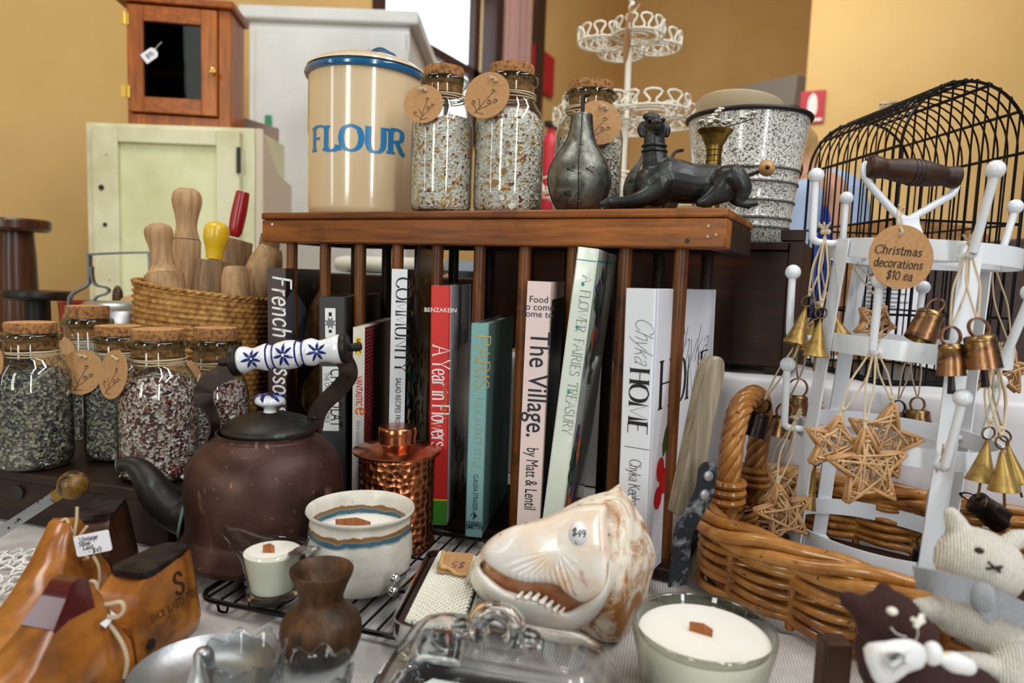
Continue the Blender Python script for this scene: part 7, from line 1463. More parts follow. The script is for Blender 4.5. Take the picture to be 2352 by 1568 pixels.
for s_, x_, y_, w_ in (('Christmas', -63, 4, 108), ('decorations', -63, -26, 112), ('$10 ea', -32, -53, 60)): letter(mb, script(s_, 20*kt, .13, .10, 0, .2, .08, .05), T @ Matrix.Translation((0, 0, .0009)), x_*kt, y_*kt, fit=w_*kt)
build('handwriting', mb, M_ink, t, sharp=0)
mb = MB(); mb.tube(spline([T @ V((-6*kt, hy-hr_, .001)), T @ V((-6*kt, hy+6*kt, .003)), pd(2064, 512, dT+.01), pd(2062, 488, SD-.03), pd(2066, 470, SD-.03)], 5), .0011, 6); mb.tube(spline([pd(2064, 512, dT+.01), pd(2070, 492, SD-.03), pd(2076, 476, SD-.03)], 4), .0009, 6); build('twine', mb, M_string, t)
# ------------------------------------------------------------------ bells
M_gbell = pbr('rusty_gold_bell', (178, 148, 84), .42, .75, var=((124, 70, 36), 75, .52, .66), var2=((60, 44, 28), 150, .68, .74), bump=(160, .12)); M_cbell = pbr('coppered_bell', (150, 108, 76), .34, .9, var=((52, 38, 34), 42, .46, .62), var2=((190, 156, 96), 34, .55, .68), bump=(90, .25)); M_dbell = pbr('blackened_bell', (40, 34, 32), .35, .8, var=((120, 82, 56), 70, .6, .7), bump=(100, .25)); M_wring = pbr('bell_wire', (110, 88, 52), .4, .9)
def hang(t, p, hk, seed, knot=True, r=.0010):
    rr_ = random.Random(seed); mid = lerp(p, hk, .5); s_ = sdir*rr_.uniform(.003, .007)
    mb = MB()
    for sg in (-1, 1): mb.tube(spline([hk+V((0, 0, .004)), lerp(hk, p, .25)+s_*sg*.8, mid+s_*sg*1.2, lerp(hk, p, .85)+s_*sg*.5, p], 5), r, 6)
    mb.ball(hk+V((rr_.uniform(-.003, .003), 0, .007)), .0028, 8); mb.tube([hk+V((0, 0, .007)), hk+V((rr_.uniform(-.008, .008), 0, .017))], r, 6); mb.tube([hk+V((0, 0, .007)), hk+V((rr_.uniform(-.008, .008), -.003, .014))], r, 6)
    if knot: mb.ball(lerp(hk, p, .9), .0024, 8)
    build('twine_loop', mb, M_string, t)
def cone(label, ap, base, hw, d, hk, seed, grp='cone bells on the white stand', clap=True):
    A, Bv = pd(*ap, d), pd(*base, d); k = d/FPX; ax_ = (Bv-A); L_ = ax_.length; ax_.normalize(); T = frame(A, ax_); R_ = hw*k
    t = thing('cone_bell', label, 'bell', A, grp); mb = MB(); mb.lathe([(0, 0), (.0012, .0003), (R_*.22, L_*.16), (R_*.5, L_*.5), (R_*.80, L_*.82), (R_, L_*.985), (R_*.995, L_), (R_*.96, L_*.985), (R_*.45, L_*.5), (0, L_*.1)], 32, T); build('bell', mb, M_gbell, t, sharp=60)
    rp = A-ax_*.006; mb = MB(); mb.tube([rp+ax_*.0055*cos(w)+sdir*.0055*sin(w) for w in [2*pi*i/20 for i in range(20)]], .0009, 6, True); build('loop_ring', mb, M_wring, t)
    if clap: mb = MB(); mb.tube([A+ax_*L_*.4, A+ax_*(L_+.014)], .0012, 6); build('clapper', mb, M_wring, t)
    if hk is not None: hang(t, rp-ax_*.005, hk, seed)
hz = HK
dl = depth(HK['h1'])
cone('gold cone bell, leftmost of four hung from the top left hook', (1851, 705), (1827, 790), 28, dl-.01, hz['h1'], 1)
cone('gold cone bell mostly hidden behind the two front cone bells', (1869, 735), (1848, 806), 24, dl+.022, hz['h1'], 2)
cone('rust streaked cone bell hanging lowest in the top left cluster', (1884, 733), (1873, 819), 28, dl-.03, hz['h1'], 3)
cone('gold cone bell swung right against the stand leg at the top left', (1909, 712), (1931, 776), 24, dl+.005, hz['h1'], 4)
dr_ = depth(HK['h8'])
cone('gold cone bell at the right edge, highest of the right hand group', (2268, 1010), (2252, 1106), 33, dr_-.01, hz['h8'], 5)
cone('gold cone bell hanging lowest at the right edge of the stand', (2302, 1032), (2306, 1126), 33, dr_-.035, hz['h8'], 6)
cone('gold cone bell tilted behind the others at the far right edge', (2312, 1015), (2338, 1108), 24, dr_+.02, hz['h8'], 7)
cone('small gold cone bell in the shade behind the stand leg', (1873, 1070), (1853, 1168), 20, SD+.055, hz['h10'], 8, clap=False)
def cowbell(label, tp, bt, hw, d, hk, seed, mat, clap=True, tap=.88, grp='copper bells on the white stand', ringr=.0085, rot=0):
    A, Bv = pd(*tp, d), pd(*bt, d); k = d/FPX; ax_ = (Bv-A); L_ = ax_.length; ax_.normalize(); T = frame(A, ax_); R_ = hw*k
    t = thing('copper_bell', label, 'bell', A, grp); mb = MB()
    fn = lambda r, z, a_: (r*(1+.012*sin(a_*3+seed)+.008*sin(a_*7+z*200)), z)
    mb.lathe([(0, 0), (R_*tap*.82, .0), (R_*tap*.97, .0015), (R_*tap, .004), (R_*tap*1.0, L_*.16), (R_*tap*.96, L_*.175), (lerp(R_*tap, R_, .5), L_*.55), (R_, L_*.95), (R_*1.02, L_), (R_*.97, L_*.99), (R_*.85, L_*.4), (0, L_*.3)], 36, T, 0, fn); build('bell', mb, mat, t, sharp=50)
    rp = A-ax_*ringr*.75; rd = sdir*cos(rot)+fdir*sin(rot); mb = MB(); mb.strip([rp+ax_*ringr*cos(w)+rd*ringr*sin(w) for w in [2*pi*i/24 for i in range(24)]], .0036, .0013, ax_.cross(rd), True); build('loop_ring', mb, mat, t)
    if clap: mb = MB(); mb.tube([A+ax_*L_*.35, A+ax_*(L_+.004), A+ax_*(L_+.016)], [.0022, .0026, .0034], 8); build('clapper', mb, M_dbell, t)
    if hk is not None: hang(t, rp-ax_*ringr*.9, hk, seed, False)
d3 = depth(HK['h3'])
cowbell('bright coppery gold bell, front of the top right pair', (2250, 770), (2259, 845), 38, d3-.022, hz['h3'], 11, M_cbell)
cowbell('dark copper bell hanging left of the bright one at the top right', (2184, 789), (2185, 862), 30, d3-.008, hz['h3'], 12, M_cbell)
cowbell('tilted copper bell resting inside the second hoop of the stand', (2141, 716), (2111, 781), 33, SD-.01, None, 13, M_cbell, False)
d5 = depth(HK['h5'])
cowbell('black bell at the left, lowest beside the wicker handle', (1746, 948), (1730, 1002), 27, d5+.03, hz['h5'], 14, M_dbell, False, .8)
cowbell('brown copper bell behind the left hook of the third hoop', (1799, 956), (1790, 1003), 28, d5+.045, hz['h5'], 15, M_cbell, False, .85)
cowbell('dark copper bell with a tall ring, upper of the left hand three', (1831, 908), (1828, 952), 28, d5+.075, hz['h5'], 16, M_cbell, False, .85, ringr=.011)
d7 = depth(HK['h7'])
cowbell('shiny copper bell behind the back of the third hoop', (2107, 941), (2106, 985), 31, d7+.024, hz['h7'], 17, M_cbell, False, .85)
cowbell('small dark bell beside the shiny one behind the third hoop', (2062, 948), (2061, 985), 22, d7+.034, hz['h7'], 18, M_dbell, False, .85)
cowbell('dark bell hanging by the right leg just over the basket rim', (2128, 1262), (2124, 1318), 33, depth(HK['h11'])+.055, hz['h11'], 19, M_dbell, False, .85, rot=.6)
cowbell('black and copper bell tipped on its side at the right', (2240, 1150), (2300, 1196), 30, .74, None, 20, M_dbell, True, .9)
# ------------------------------------------------------------------ wicker stars
M_rattan = pbr('pale_rattan', (206, 168, 122), .55, var=((176, 134, 88), 60, .4, .65)); M_rattan2 = pbr('rattan_core', (186, 140, 92), .6)
def star(label, cx, cy, R_, d, rot, hk, seed, n=26):
    rr_ = random.Random(seed); k = d/FPX; c = pd(cx, cy, d); R_ *= k; T = axes(c, (RGT*cos(rot)+UPV*sin(rot)), (UPV*cos(rot)-RGT*sin(rot)))
    t = thing('wicker_star', label, 'star ornament', c, 'wicker stars on the white stand'); mb = MB()
    ov = [(R_*(1 if i % 2 == 0 else .46)*cos(pi/2+i*pi/5), R_*(1 if i % 2 == 0 else .46)*sin(pi/2+i*pi/5)) for i in range(10)]
    for z in (-.0035, .0035):
        for i in range(10): a_, b_ = ov[i], ov[(i+1) % 10]; mb.tube([T @ V((a_[0], a_[1], z*.6)), T @ V((lerp(a_[0], b_[0], .5)*1.02, lerp(a_[1], b_[1], .5)*1.02, z)), T @ V((b_[0], b_[1], z))], .0019, 7)
    build('frame', mb, M_rattan2, t, sharp=0); mb = MB()
    for i in range(n):
        e0 = rr_.randrange(10); e1_ = (e0+rr_.choice([2, 3, 4, 5, 6, 7])) % 10; f0, f1 = rr_.random(), rr_.random(); p = [lerp(ov[e0][j], ov[(e0+1) % 10][j], f0*.8) for j in (0, 1)]; q = [lerp(ov[e1_][j], ov[(e1_+1) % 10][j], f1*.8) for j in (0, 1)]
        z0 = rr_.choice([-1, 1])*rr_.uniform(.003, .0065); mb.tube(spline([T @ V((p[0]*1.03, p[1]*1.03, z0*.2)), T @ V((lerp(p[0], q[0], .3), lerp(p[1], q[1], .3), z0)), T @ V((lerp(p[0], q[0], .7), lerp(p[1], q[1], .7), z0)), T @ V((q[0]*1.03, q[1]*1.03, z0*.2))], 4), rr_.uniform(.0009, .0013), 6)
    for i in range(0, 10, 2):     # bindings round each point
        for f in (.3, .5): w_ = [lerp(ov[i][j], ov[(i+1) % 10][j], f) for j in (0, 1)]; x_ = [lerp(ov[i][j], ov[(i-1) % 10][j], f) for j in (0, 1)]; mb.tube(spline([T @ V((w_[0]*1.04, w_[1]*1.04, 0)), T @ V(((w_[0]+x_[0])/2, (w_[1]+x_[1])/2, .0055)), T @ V((x_[0]*1.04, x_[1]*1.04, 0))], 4), .0010, 6)
    build('wrapping', mb, M_rattan, t, sharp=0)
    tip = T @ V((ov[0][0], ov[0][1], 0))
    if hk is not None: hang(t, tip, hk, seed, True)
d6 = depth(HK['h6'])
star('wicker star hanging lowest in the middle of the stand', 1992, 1075, 92, d6-.024, rad(4), hz['h6'], 31, 34)
star('wicker star behind the middle one, its points showing to the right', 2028, 1012, 88, d6-.011, rad(-16), hz['h6'], 32, 30)
star('small wicker star leaning left of the middle pair', 1912, 1020, 66, d6-.012, rad(-14), hz['h6'], 33)
d9 = depth(HK['h9'])
star('wicker star hanging low at the left over the basket rim', 1800, 1178, 68, d9-.028, rad(12), hz['h9'], 34, 34)
star('wicker star tucked behind the low left one', 1806, 1128, 58, d9+.034, rad(40), hz['h9'], 35)
star('little wicker star lying inside the second hoop', 2008, 742, 46, SD+.035, rad(-30), hz['h2'], 36, 18)
star('wicker star behind the bright bell at the right', 2238, 862, 50, depth(HK['h4'])+.045, rad(20), hz['h4'], 37, 20)
star('wicker star at the far right behind the hook', 2312, 850, 56, depth(HK['h4'])+.03, rad(-10), hz['h4'], 38, 22)
# ------------------------------------------------------------------ black wire cage
M_cage = pbr('black_cage_wire', (14, 14, 15), .3, .5)
ca = V((-sin(YAW+rad(3.5)), cos(YAW+rad(3.5)), 0)); cb = V((ca.y, -ca.x, 0)); c0 = pd(2216, 343, .86); hwc = 152*.86/FPX; CL = .235
zsp = c0.z; C0 = V((c0.x, c0.y, 0)); zb_ = ZPL+.001
CG = lambda s_, x, z: C0+ca*s_+cb*x+V((0, 0, z))
t = thing('wire_cage', 'black wire birdcage with a barrel roof behind the white stand', 'birdcage', CG(CL/2, 0, zb_))
nh = 15
def archp(s_, z0=zb_): return [CG(s_, -hwc, z0)]+[CG(s_, hwc*cos(pi-pi*i/22), zsp+hwc*sin(pi*i/22)) for i in range(23)]+[CG(s_, hwc, z0)]
for i in range(nh):
    mb = MB(); s_ = CL*i/(nh-1); mb.tube(archp(s_), .0022 if i in (0, nh-1) else .00125, 6); build('hoop_wire', mb, M_cage, t)
for a_ in (0, 36, 72, 90, 108, 144, 180):
    x, z = hwc*cos(rad(a_)), zsp+hwc*sin(rad(a_)); mb = MB(); mb.tube([CG(-.001, x*1.01, z+.001), CG(CL+.001, x*1.01, z+.001)], .0021, 6); build('rail_wire', mb, M_cage, t)
for z in (zsp-.09, zb_+.09, zb_+.004):
    mb = MB(); mb.tube([CG(0, -hwc, z), CG(CL, -hwc, z), CG(CL, hwc, z), CG(0, hwc, z)], .0018, 6, True); build('belt_wire', mb, M_cage, t)
for s_ in (0, CL):
    for i in range(1, 11):
        x = lerp(-hwc, hwc, i/11); mb = MB(); mb.tube([CG(s_, x, zb_), CG(s_, x, zsp+sqrt(hwc**2-x**2)+.0015)], .0013, 6); mb.ball(CG(s_, x, zsp+sqrt(hwc**2-x**2)+.001), .0028, 8); build('bar_wire', mb, M_cage, t)
mb = MB(); mb.box((-hwc, 0, 0), (hwc, CL, .003), T=Matrix(((cb.x, ca.x, 0, C0.x), (cb.y, ca.y, 0, C0.y), (0, 0, 1, zb_), (0, 0, 0, 1)))); build('tray', mb, M_cage, t)
p = [pd(2025, 243, .97), pd(2045, 236, .97), pd(2080, 238, .95), pd(2100, 244, .94)]; mb = MB()
for q in range(7): mb.tube(spline([a_+V((RND.uniform(-.003, .003), RND.uniform(-.003, .003), RND.uniform(-.003, .003))) for a_ in p], 5), .0013, 5)
rp = thing('rope_tuft', 'frayed cream rope tied on the roof of the wire cage', 'rope', p[1]); build('strands', mb, M_string, rp)
mb = MB(); mb.tube([p[2]+V((0, 0, -.002)), CG(CL*.55, -hwc*.35, zsp+hwc*.94)], .0015, 6); build('tie', mb, M_string, rp)
# ------------------------------------------------------------------ brown woven box and framed sheet on the platform
M_weave, nt, bs = newmat('brown_textile'); L = nt.links; v = coords(nt, (1, 1, 1)); vo = N(nt, 'ShaderNodeTexBrick'); vo.inputs['Scale'].default_value = 160; vo.inputs['Color1'].default_value = C3(74, 56, 50); vo.inputs['Color2'].default_value = C3(58, 44, 40); vo.inputs['Mortar'].default_value = C3(24, 18, 16)
mp = N(nt, 'ShaderNodeMapping'); mp.inputs['Rotation'].default_value = (rad(90), 0, 0); L.new(v, mp.inputs['Vector']); L.new(mp.outputs[0], vo.inputs['Vector']); L.new(vo.outputs['Color'], bs.inputs['Base Color']); bs.inputs['Roughness'].default_value = .8
O = pd(2128, 640, 1.17); T = axes((O.x, O.y, 0), (cos(YAW-.06), sin(YAW-.06), 0), (0, 0, 1)); zt3 = zat(V((O.x, O.y, 0)), 566)
mb = MB(); mb.prism([(0, ZPL+.001), (.36, ZPL+.001), (.36, zt3+.045), (0, zt3)], T, -.09); tag(build('fabric_box', mb, M_weave, bevel=.004), 'large brown woven fabric box at the right behind the wire cage', 'box')
O = pd(1975, 660, 1.14); T = axes((O.x, O.y, 0), (cos(YAW), sin(YAW), 0), (0, 0, 1)); k = 1.14/FPX; z1, z0 = zat(V((O.x, O.y, 0)), 628), ZPL+.001
t = thing('framed_sheet', 'sheet of small print in a gilt frame seen through the white stand', 'framed print', T @ V((.05, 0, z0)))
mb = MB(); mb.prism([(0, z0), (150*k, z0), (150*k, z1), (0, z1)], T, -.012); build('frame', mb, pbr('gilt_frame', (150, 112, 40), .5, .3), t)
mb = MB(); mb.prism([(6*k, z0+.03), (144*k, z0+.03), (144*k, z1-.004), (6*k, z1-.004)], T, .001); sh2 = build('paper', mb, M_paper, t)
mb = MB()
for i in range(7): mb.add([(x, y, .0014) for x, y in rect(16*k, z1-.012-i*.007, (100+20*sin(i*3))*k, z1-.0095-i*.007)], [(0, 1, 2, 3)], 0, T)
build('print_lines', mb, I_gry, sh2, sharp=0)
# ------------------------------------------------------------------ toys
def knit(name, col, col2, sc=330):
    m, nt, bs = newmat(name); L = nt.links; v = coords(nt); w = N(nt, 'ShaderNodeTexWave'); w.bands_direction = 'X'; w.inputs['Scale'].default_value = sc*.55; w.inputs['Distortion'].default_value = 2.2; w.inputs['Detail'].default_value = 1; w.inputs['Detail Scale'].default_value = 3; L.new(v, w.inputs['Vector'])
    L.new(mixc(nt, ramp(nt, w.outputs['Fac'], [(.1, (0, 0, 0, 1)), (.6, (1, 1, 1, 1))]), C3(*col2), C3(*col)), bs.inputs['Base Color']); bs.inputs['Roughness'].default_value = .95; bumpn(nt, bs, w.outputs['Fac'], .7, .0012); return m
M_wknit = knit('white_knit', (228, 224, 214), (186, 180, 168)); M_bknit = knit('brown_knit', (66, 34, 30), (36, 16, 14)); M_thread = pbr('brown_thread', (44, 22, 20), .8); M_wthread = pbr('white_thread', (226, 222, 212), .8)
dB = .455; KB = lambda x, y, d=0: pd(x, y, dB+d); k = dB/FPX
mb = MB()
def limb(pts, rs, n=16): mb.chain([KB(*p) for p in pts], [r*k for r in rs], n)
limb([(2238, 1292, 0), (2262, 1302, -.004)], [82, 80], 24)                                    # head
limb([(2215, 1240, .004), (2195, 1200, .006), (2186, 1180, .006)], [22, 24, 17])             # ear left
limb([(2308, 1255, .004), (2336, 1236, .006), (2352, 1232, .006)], [22, 22, 18])             # ear right
limb([(2200, 1405, .004), (2260, 1420, .0), (2330, 1460, 0), (2365, 1530, 0)], [58, 74, 88, 90], 20)   # arched body
limb([(2140, 1400, 0), (2115, 1398, -.004)], [30, 24])
limb([(2180, 1515, -.03), (2230, 1520, -.03), (2262, 1528, -.03)], [17, 22, 26]); limb([(2330, 1560, -.03), (2360, 1540, -.03)], [60, 60])
bun = build('knitted_rabbit', mb, M_wknit, None, sharp=0, remesh=.0016, smooth=4, label='white hand knitted rabbit toy with a grey striped neck ribbon', cat='soft toy')
bo = WPOS[bun]
def face(par, mat, polys, name, r_):
    mb = MB()
    for p in polys:
        if len(p) == 1: mb.ball(p[0], r_, 12)
        else: mb.tube(p, r_, 6)
    return build(name, mb, mat, par, origin=WPOS[par])
for x, y, dd_ in ((2249, 1264, -.0265), (2311, 1283, -.020)): mb = MB(); mb.ball(KB(x, y, dd_), (.0028, .0028, .0020), 12); build('eye', mb, M_thread, bun, origin=bo)
face(bun, M_thread, [[KB(2266, 1306, -.0288), KB(2281, 1304, -.0285), KB(2302, 1301, -.0265)], [KB(2270, 1290, -.0288), KB(2282, 1302, -.0288), KB(2297, 1314, -.0275)], [KB(2282, 1302, -.0288), KB(2296, 1310, -.028), KB(2297, 1302, -.027)]], 'stitched_nose', .0009)
M_rib = knit('grey_ribbon', (196, 198, 204), (120, 122, 132), 600); mb = MB()
pts = spline([KB(2102, 1325, -.016), KB(2160, 1340, -.030), KB(2225, 1358, -.034), KB(2256, 1372, -.034), KB(2310, 1392, -.032), KB(2352, 1412, -.028), KB(2400, 1425, -.02)], 6); mb.sweep(pts, [(-.0075, -.0008), (.0075, -.0008), (.0075, .0008), (-.0075, .0008)], up=[-FWD]*len(pts)); mb.ball(KB(2256, 1372, -.036), (.007, .006, .010), 14); mb.sweep(spline([KB(2262, 1378, -.037), KB(2272, 1400, -.038), KB(2284, 1416, -.036)], 4), [(-.006, -.0008), (.006, -.0008), (.006, .0008), (-.006, .0008)], up=[-FWD]*9); build('neck_ribbon', mb, M_rib, bun, origin=bo, sharp=40)
dA = .403; KA = lambda x, y, d=0: pd(x, y, dA+d); k = dA/FPX; KB_ = KB; KB = KA
mb = MB()
limb([(2042, 1428, .006), (2062, 1448, 0), (2084, 1462, -.004)], [74, 74, 64], 22)
limb([(1985, 1400, .008), (1950, 1378, .008)], [30, 22]); limb([(2035, 1378, .012), (2030, 1355, .012)], [24, 19])
limb([(2060, 1540, .01), (2140, 1590, .01), (2230, 1610, .01)], [60, 78, 80], 18); limb([(2015, 1490, .01), (2030, 1540, .01)], [52, 56])
brn = build('knitted_mouse', mb, M_bknit, None, sharp=0, remesh=.0016, smooth=4, label='dark brown knitted animal toy wearing a white spotted kerchief', cat='soft toy')
mb = MB(); mb.ball(KA(2049, 1403, -.0225), (.0030, .0030, .0022), 12); build('eye', mb, M_wthread, brn, origin=WPOS[brn])
face(brn, M_wthread, [[KA(2096, 1420, -.023), KA(2108, 1432, -.023), KA(2120, 1424, -.020)], [KA(2118, 1412, -.020), KA(2108, 1432, -.023), KA(2102, 1440, -.0235)]], 'stitched_nose', .0016)
face(brn, M_wthread, [spline([KA(2046, 1440, -.024), KA(2060, 1455, -.026), KA(2082, 1462, -.026)], 4), spline([KA(2108, 1440, -.024), KA(2108, 1460, -.024), KA(2102, 1470, -.024)], 4)], 'stray_thread', .0003)
M_kerch, nt, bs = newmat('spotted_kerchief'); L = nt.links; v = coords(nt); vo = N(nt, 'ShaderNodeTexVoronoi'); vo.inputs['Scale'].default_value = 46; vo.inputs['Randomness'].default_value = .5; L.new(v, vo.inputs['Vector']); L.new(mixc(nt, ramp(nt, vo.outputs['Distance'], [(.26, (1, 1, 1, 1)), (.34, (0, 0, 0, 1))]), C3(232, 232, 234), C3(214, 200, 150)), bs.inputs['Base Color']); bs.inputs['Roughness'].default_value = .8
mb = MB(); cor = [(1983, 1488), (2035, 1472), (2090, 1468), (2125, 1490), (2122, 1530), (2085, 1545), (2022, 1580)]; P = sp2(cor, 3, True); n = len(P); cx_, cy_ = 2055, 1512
bulge = lambda x, y: -.040-.008*(1-min(1, hypot((x-cx_)/75, (y-cy_)/60)**2))+.0012*sin(x*.16+y*.1)
vs = [KA(lerp(cx_, x, f), lerp(cy_, y, f), bulge(lerp(cx_, x, f), lerp(cy_, y, f))-o_) for o_ in (0, -.0012) for f in (1, .66, .33) for x, y in P]; fs = []
for o_ in (0, 1):
    for q in (0, 1): fs += [(o_*3*n+q*n+j, o_*3*n+(q+1)*n+j, o_*3*n+(q+1)*n+(j+1) % n, o_*3*n+q*n+(j+1) % n) for j in range(n)]
    fs.append(tuple(o_*3*n+2*n+j for j in range(n)))
fs += [(j, (j+1) % n, 3*n+(j+1) % n, 3*n+j) for j in range(n)]
mb.add(vs, fs); kc = build('kerchief', mb, M_kerch, brn, origin=WPOS[brn], sharp=0)
mb = MB(); mb.ball(KA(2142, 1500, -.034), (.005, .005, .0065), 14); mb.chain([KA(2160, 1510, -.032), KA(2190, 1520, -.030), KA(2222, 1530, -.026)], [.003, .0055, .0045], 12); build('kerchief_knot', mb, M_kerch, kc, origin=WPOS[brn], sharp=0)
KB = KB_
# dark wooden tray the toys sit in
c1 = pz(1965, 1568, .055); M_tray = wood('toy_box_wood', (46, 26, 14), (96, 62, 36), 'Z', 30, .5); e1 = V((cos(YAW), sin(YAW), 0)); e2 = V((-sin(YAW), cos(YAW), 0))
c1 = pd(1966, 1530, .418); T = Matrix(((e1.x, e2.x, 0, c1.x), (e1.y, e2.y, 0, c1.y), (0, 0, 1, .0035), (0, 0, 0, 1)))
t = thing('wooden_box', 'dark upright wooden block supporting the two knitted toys', 'box', T @ V((.08, .03, 0))); mb = MB(); mb.box((-.008, .022, 0), (.010, .038, c1.z-.002), T=T); build('corner_post', mb, M_tray, t, bevel=.002)
mb = MB(); mb.box((.017, .0, 0), (.17, .062, .010), T=T); build('seat_block', mb, M_tray, t, bevel=.003)
# ------------------------------------------------------------------ white wire cake stand on a side table
wt = thing('side_table', 'small white side table behind the rack carrying the wire cake stand', 'table', (-.47, 1.62, -.75)); M_wtab = pbr('white_table_paint', (222, 216, 204), .5)
mb = MB(); mb.box((-1.15, 1.40, -.03), (-.10, 1.86, 0.0)); build('table_top', mb, M_wtab, wt, bevel=.004)
for x, y in ((-1.1, 1.45), (-.15, 1.45), (-1.1, 1.81), (-.15, 1.81)):
    mb = MB(); mb.box((x-.02, y-.02, -.75), (x+.02, y+.02, -.0305)); build('leg', mb, M_wtab, wt)
q = pd(1436, 300, 1.62); Bc = V((q.x, q.y, .0005)); dC = depth(V((q.x, q.y, .3))); k = dC/FPX; M_cws = pbr('cream_wire', (232, 228, 214), .4, coat=.2)
t = thing('wire_cake_stand', 'tall cream wire cake stand of scalloped tiers behind the salt jars', 'cake stand', Bc)
zp = lambda py: zat(Bc, py); mb = MB(); mb.tube([Bc+V((0, 0, .004)), V((Bc.x, Bc.y, zp(60)))], .0075, 12); build('pole', mb, M_cws, t)
mb = MB(); mb.tube([V((Bc.x+.004*cos(i*.9), Bc.y+.004*sin(i*.9), lerp(zp(62), zp(-40), i/40))) for i in range(41)], .0042, 8); build('twisted_finial', mb, M_cws, t)
for (py, rpx, nh_) in ((106, 116, 4), (278, 172, 5), (455, 200, 6)):
    zc = zp(py); R_ = rpx*k; hr = R_*.46; hd = R_*.54
    mb = MB(); cs = [V((Bc.x+hd*cos(2*pi*j/nh_+.6), Bc.y+hd*sin(2*pi*j/nh_+.6), zc)) for j in range(nh_)]
    for c in cs:
        mb.tube([c+V((hr*cos(a), hr*sin(a), 0)) for a in [2*pi*i/36 for i in range(36)]], 0.0024, 6, True); mb.tube([c+V((hr*(1-i/64)*cos(i*.32), hr*(1-i/64)*sin(i*.32), -.001)) for i in range(54)], 0.0020, 6)
    tr = build('tier', mb, M_cws, t)
    for c in cs:     # scalloped fence round the outer half of each holder
        a0 = atan2(c.y-Bc.y, c.x-Bc.x); mb = MB(); pts = []
        for i in range(0, 91):
            f = i/90; a = a0-2.1+4.2*f+.15*sin(f*2*pi*14); h = .016-.016*cos(f*2*pi*7); pts.append(c+V((hr*1.0*cos(a), hr*1.0*sin(a), h)))
        mb.tube(pts, .0026, 6); build('scalloped_fence', mb, M_cws, tr)
c = pd(1443, 80, dC-.145); mb = MB(); T = axes(c, (e1*.25+e2*.97).normalized(), (V((0, 0, 1))+e1*.12).normalized()); mb.prism([(.06*cos(2*pi*i/30), .06*sin(2*pi*i/30)) for i in range(30)], T, .001); tag_ = thing('kraft_tag', 'brown oval tag seen edge-on at the top tier of the wire cake stand', 'tag', c); build('card', mb, M_kraft, tag_)
mb = MB(); mb.tube(spline([T @ V((0, .052, 0)), pd(1452, 40, dC-.12), pd(1460, 22, dC-.06), pd(1470, 10, dC-.06)], 4), .002, 6); mb.tube(spline([pd(1452, 40, dC-.12), pd(1448, 22, dC-.06), pd(1455, 8, dC-.06)], 4), .002, 6); build('string', mb, M_string, tag_)
# red extinguisher on the wall
c = pd(1262, 370, 4.0); k = 4.0/FPX; T = Matrix.Translation((c.x, c.y, 0)); z0, z1 = zat(c, 440), zat(c, 318); t = thing('fire_extinguisher', 'red fire extinguisher just visible behind the metal pear', 'fire extinguisher', (c.x, c.y, -.75))
mb = MB(); mb.lathe([(0, z0-.12), (24*k, z0-.12), (26*k, z0-.1), (26*k, z1-.06), (20*k, z1), (8*k, z1+.03), (8*k, z1+.06), (0, z1+.06)], 28, T); build('cylinder', mb, M_red, t)
mb = MB(); mb.box((-.02, -.05, z1+.06), (.02, .06, z1+.09), T=T); build('valve', mb, M_black, t)
mb = MB(); mb.lathe([(0, -.75), (.1, -.75), (.1, -.73), (.03, -.72), (.03, z0-.121), (0, z0-.121)], 24, T); build('floor_stand', mb, M_black, t)
# wooden chair back behind the cage
O = pd(2100, 560, 2.15); T = axes((O.x, O.y, 0), (cos(YAW), sin(YAW), 0), (0, 0, 1)); k = 2.15/FPX; zc = zat(O, 532); M_chair = wood('chair_oak', (146, 100, 54), (190, 142, 88), 'X', 14, .5)
t = thing('wooden_chair', 'pale brown wooden chair with a curved top rail behind the wire cage', 'chair', T @ V((0, 0, -.75)))
mb = MB(); mb.prism(sp2([(-150*k, -20*k+zc), (150*k, -20*k+zc), (150*k, 8*k+zc), (60*k, 24*k+zc), (0, 28*k+zc), (-60*k, 24*k+zc), (-150*k, 8*k+zc)], 3, True), T, -.022); build('top_rail', mb, M_chair, t)
for x in (-.19, .19):
    mb = MB(); mb.box((x-.016, -.75, -.022), (x+.016, zc-15*k, 0), T=T); build('back_post', mb, M_chair, t); mb = MB(); mb.box((x-.016, -.75, .36), (x+.016, -.3, .39), T=T); build('front_leg', mb, M_chair, t)
mb = MB(); mb.box((-.2, -.3, -.02), (.2, -.275, .4), T=T); build('seat', mb, M_chair, t)
# ------------------------------------------------------------------ the person behind the stall
dP = 2.45; k = dP/FPX; KP = lambda x, y, d=0: pd(x, y, dP+d); M_skin = pbr('skin', (206, 156, 126), .55, sss=.1); M_hair = pbr('fair_hair', (196, 158, 104), .6, bump=(60, .4, (1, 1, .1))); M_pale = pbr('pale_blue_cotton', (164, 184, 216), .8, bump=(20, .3)); M_royal = pbr('royal_blue_cotton', (26, 70, 176), .7); M_trou = pbr('dark_trousers', (32, 34, 44), .8)
ft = zat(KP(1890, 600), 600); fl = lambda x, d=0: (lambda q: V((q.x, q.y, -.75)))(KP(x, 600, d))
mb = MB(); cm = lambda pts, rs, n=18: mb.chain(pts, rs, n)
hd = KP(1806, 335); cm([hd+V((0, 0, -.035)), hd+V((0, 0, .02)), hd+V((0, 0, .045))], [.070, .083, .076], 22); cm([hd+V((0, 0, -.04))-e1*.03-e2*.02, hd+V((0, 0, -.085))-e1*.055-e2*.02], [.05, .03])
cm([hd-e1*.088+V((0, 0, -.01)), hd-e1*.100+V((0, 0, -.03))], [.013, .016], 10)
cm([KP(1830, 372, .01), KP(1862, 425, .01)], [.052, .058]); sh_l, sh_r = KP(1846, 455, -.15), KP(1912, 440, .14)
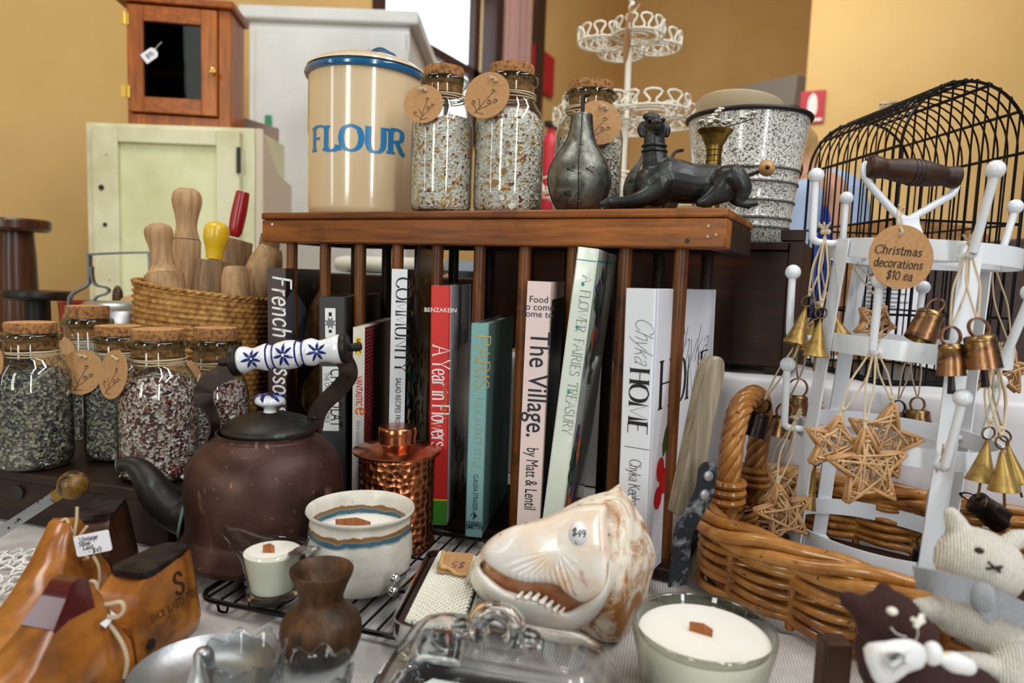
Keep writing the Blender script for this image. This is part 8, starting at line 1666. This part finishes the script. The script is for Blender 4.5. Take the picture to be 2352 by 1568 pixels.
cm([sh_l, KP(1878, 448), sh_r], [.060, .085, .064]); cm([KP(1874, 470), KP(1890, 600), KP(1896, 720), KP(1898, 800)], [.125, .120, .105, .125], 24)
for s_, sh0 in ((-1, sh_l), (1, sh_r)):
    el_ = sh0+V((0, 0, -.27))+e1*.03*s_-e2*.02; wr = el_+V((0, 0, -.20))-e2*.12-e1*.04; cm([sh0, el_], [.052, .040]); cm([el_, wr], [.040, .026]); pm = wr+(wr-el_).normalized()*.05; cm([wr, pm], [.027, .034], 12)
    dv = (wr-el_).normalized(); sv = dv.cross(V((0, 0, 1))).normalized()
    for j in range(4): b0 = pm+sv*(j-1.5)*.017+dv*.02; cm([b0, b0+dv*(.03+.006*(1-abs(j-1.5)))+V((0, 0, -.006)), b0+dv*.055+V((0, 0, -.022))], [.0090, .0085, .0075], 8)
    cm([wr+sv*.025*s_+dv*.015, wr+sv*.045*s_+dv*.05+V((0, 0, -.008))], [.011, .009], 8)
hp = KP(1898, 800)
for s_ in (-1, 1): f0 = V((hp.x, hp.y, 0))+e1*.09*s_; cm([V((f0.x, f0.y, hp.z-.02)), V((f0.x, f0.y, -.27)), V((f0.x, f0.y, -.67))], [.095, .065, .042]); cm([V((f0.x, f0.y, -.712)), V((f0.x, f0.y, -.715))-e2*.14], [.036, .034])
per = build('person', mb, M_skin, None, sharp=0, remesh=.009, smooth=3, label='person behind the stall in a pale blue shirt over royal blue, with a bead necklace', cat='person', origin=fl(1890)); po = WPOS[per]
mb = MB(); cm([hd+V((0, 0, .01))+e2*.015+e1*.012, hd+V((0, 0, .055))+e2*.012], [.088, .080], 20); cm([hd+e1*.065+V((0, 0, .02)), hd+e1*.080+V((0, 0, -.08)), hd+e1*.072+V((0, 0, -.13))], [.045, .040, .02]); build('hair', mb, M_hair, per, origin=po, remesh=.008, smooth=3, sharp=0)
mb = MB(); cm([sh_r, KP(1900, 445, .05)], [.074, .07]); cm([KP(1905, 470, .03), KP(1918, 600, .03), KP(1925, 720, .02)], [.128, .140, .135], 22)
for s_, sh0 in ((-1, sh_l), (1, sh_r)): el_ = sh0+V((0, 0, -.27))+e1*.03*s_-e2*.02; cm([sh0, el_, el_+V((0, 0, -.08))-e2*.05], [.064, .055, .05])
build('shirt', mb, M_pale, per, origin=po, remesh=.010, smooth=3, sharp=0)
mb = MB(); cm([KP(1846, 500, -.075), KP(1850, 560, -.075), KP(1856, 680, -.07)], [.085, .090, .09], 18); build('blue_top', mb, M_royal, per, origin=po, sharp=0)
mb = MB()
for s_ in (-1, 1): f0 = V((hp.x, hp.y, 0))+e1*.09*s_; cm([V((f0.x, f0.y, hp.z+.05)), V((f0.x, f0.y, -.27)), V((f0.x, f0.y, -.66))], [.115, .082, .065])
build('trousers', mb, M_trou, per, origin=po, remesh=.012, smooth=3, sharp=0)
bm_ = [pbr('bead_'+n, c, .35, coat=.3) for n, c in zip('abcd', ((176, 128, 58), (190, 60, 50), (80, 140, 60), (70, 56, 44)))]; mb = MB(); pth = spline([KP(1876, 398, -.09), KP(1868, 428, -.13), KP(1848, 470, -.165), KP(1826, 515, -.175), KP(1806, 552, -.18), KP(1796, 580, -.18)], 5)
for i, p in enumerate(pth): mb.ball(p, .012 if i < 18 else .016, 10, 0 if i < 17 else i % 4)
build('bead_necklace', mb, bm_, per, origin=po)
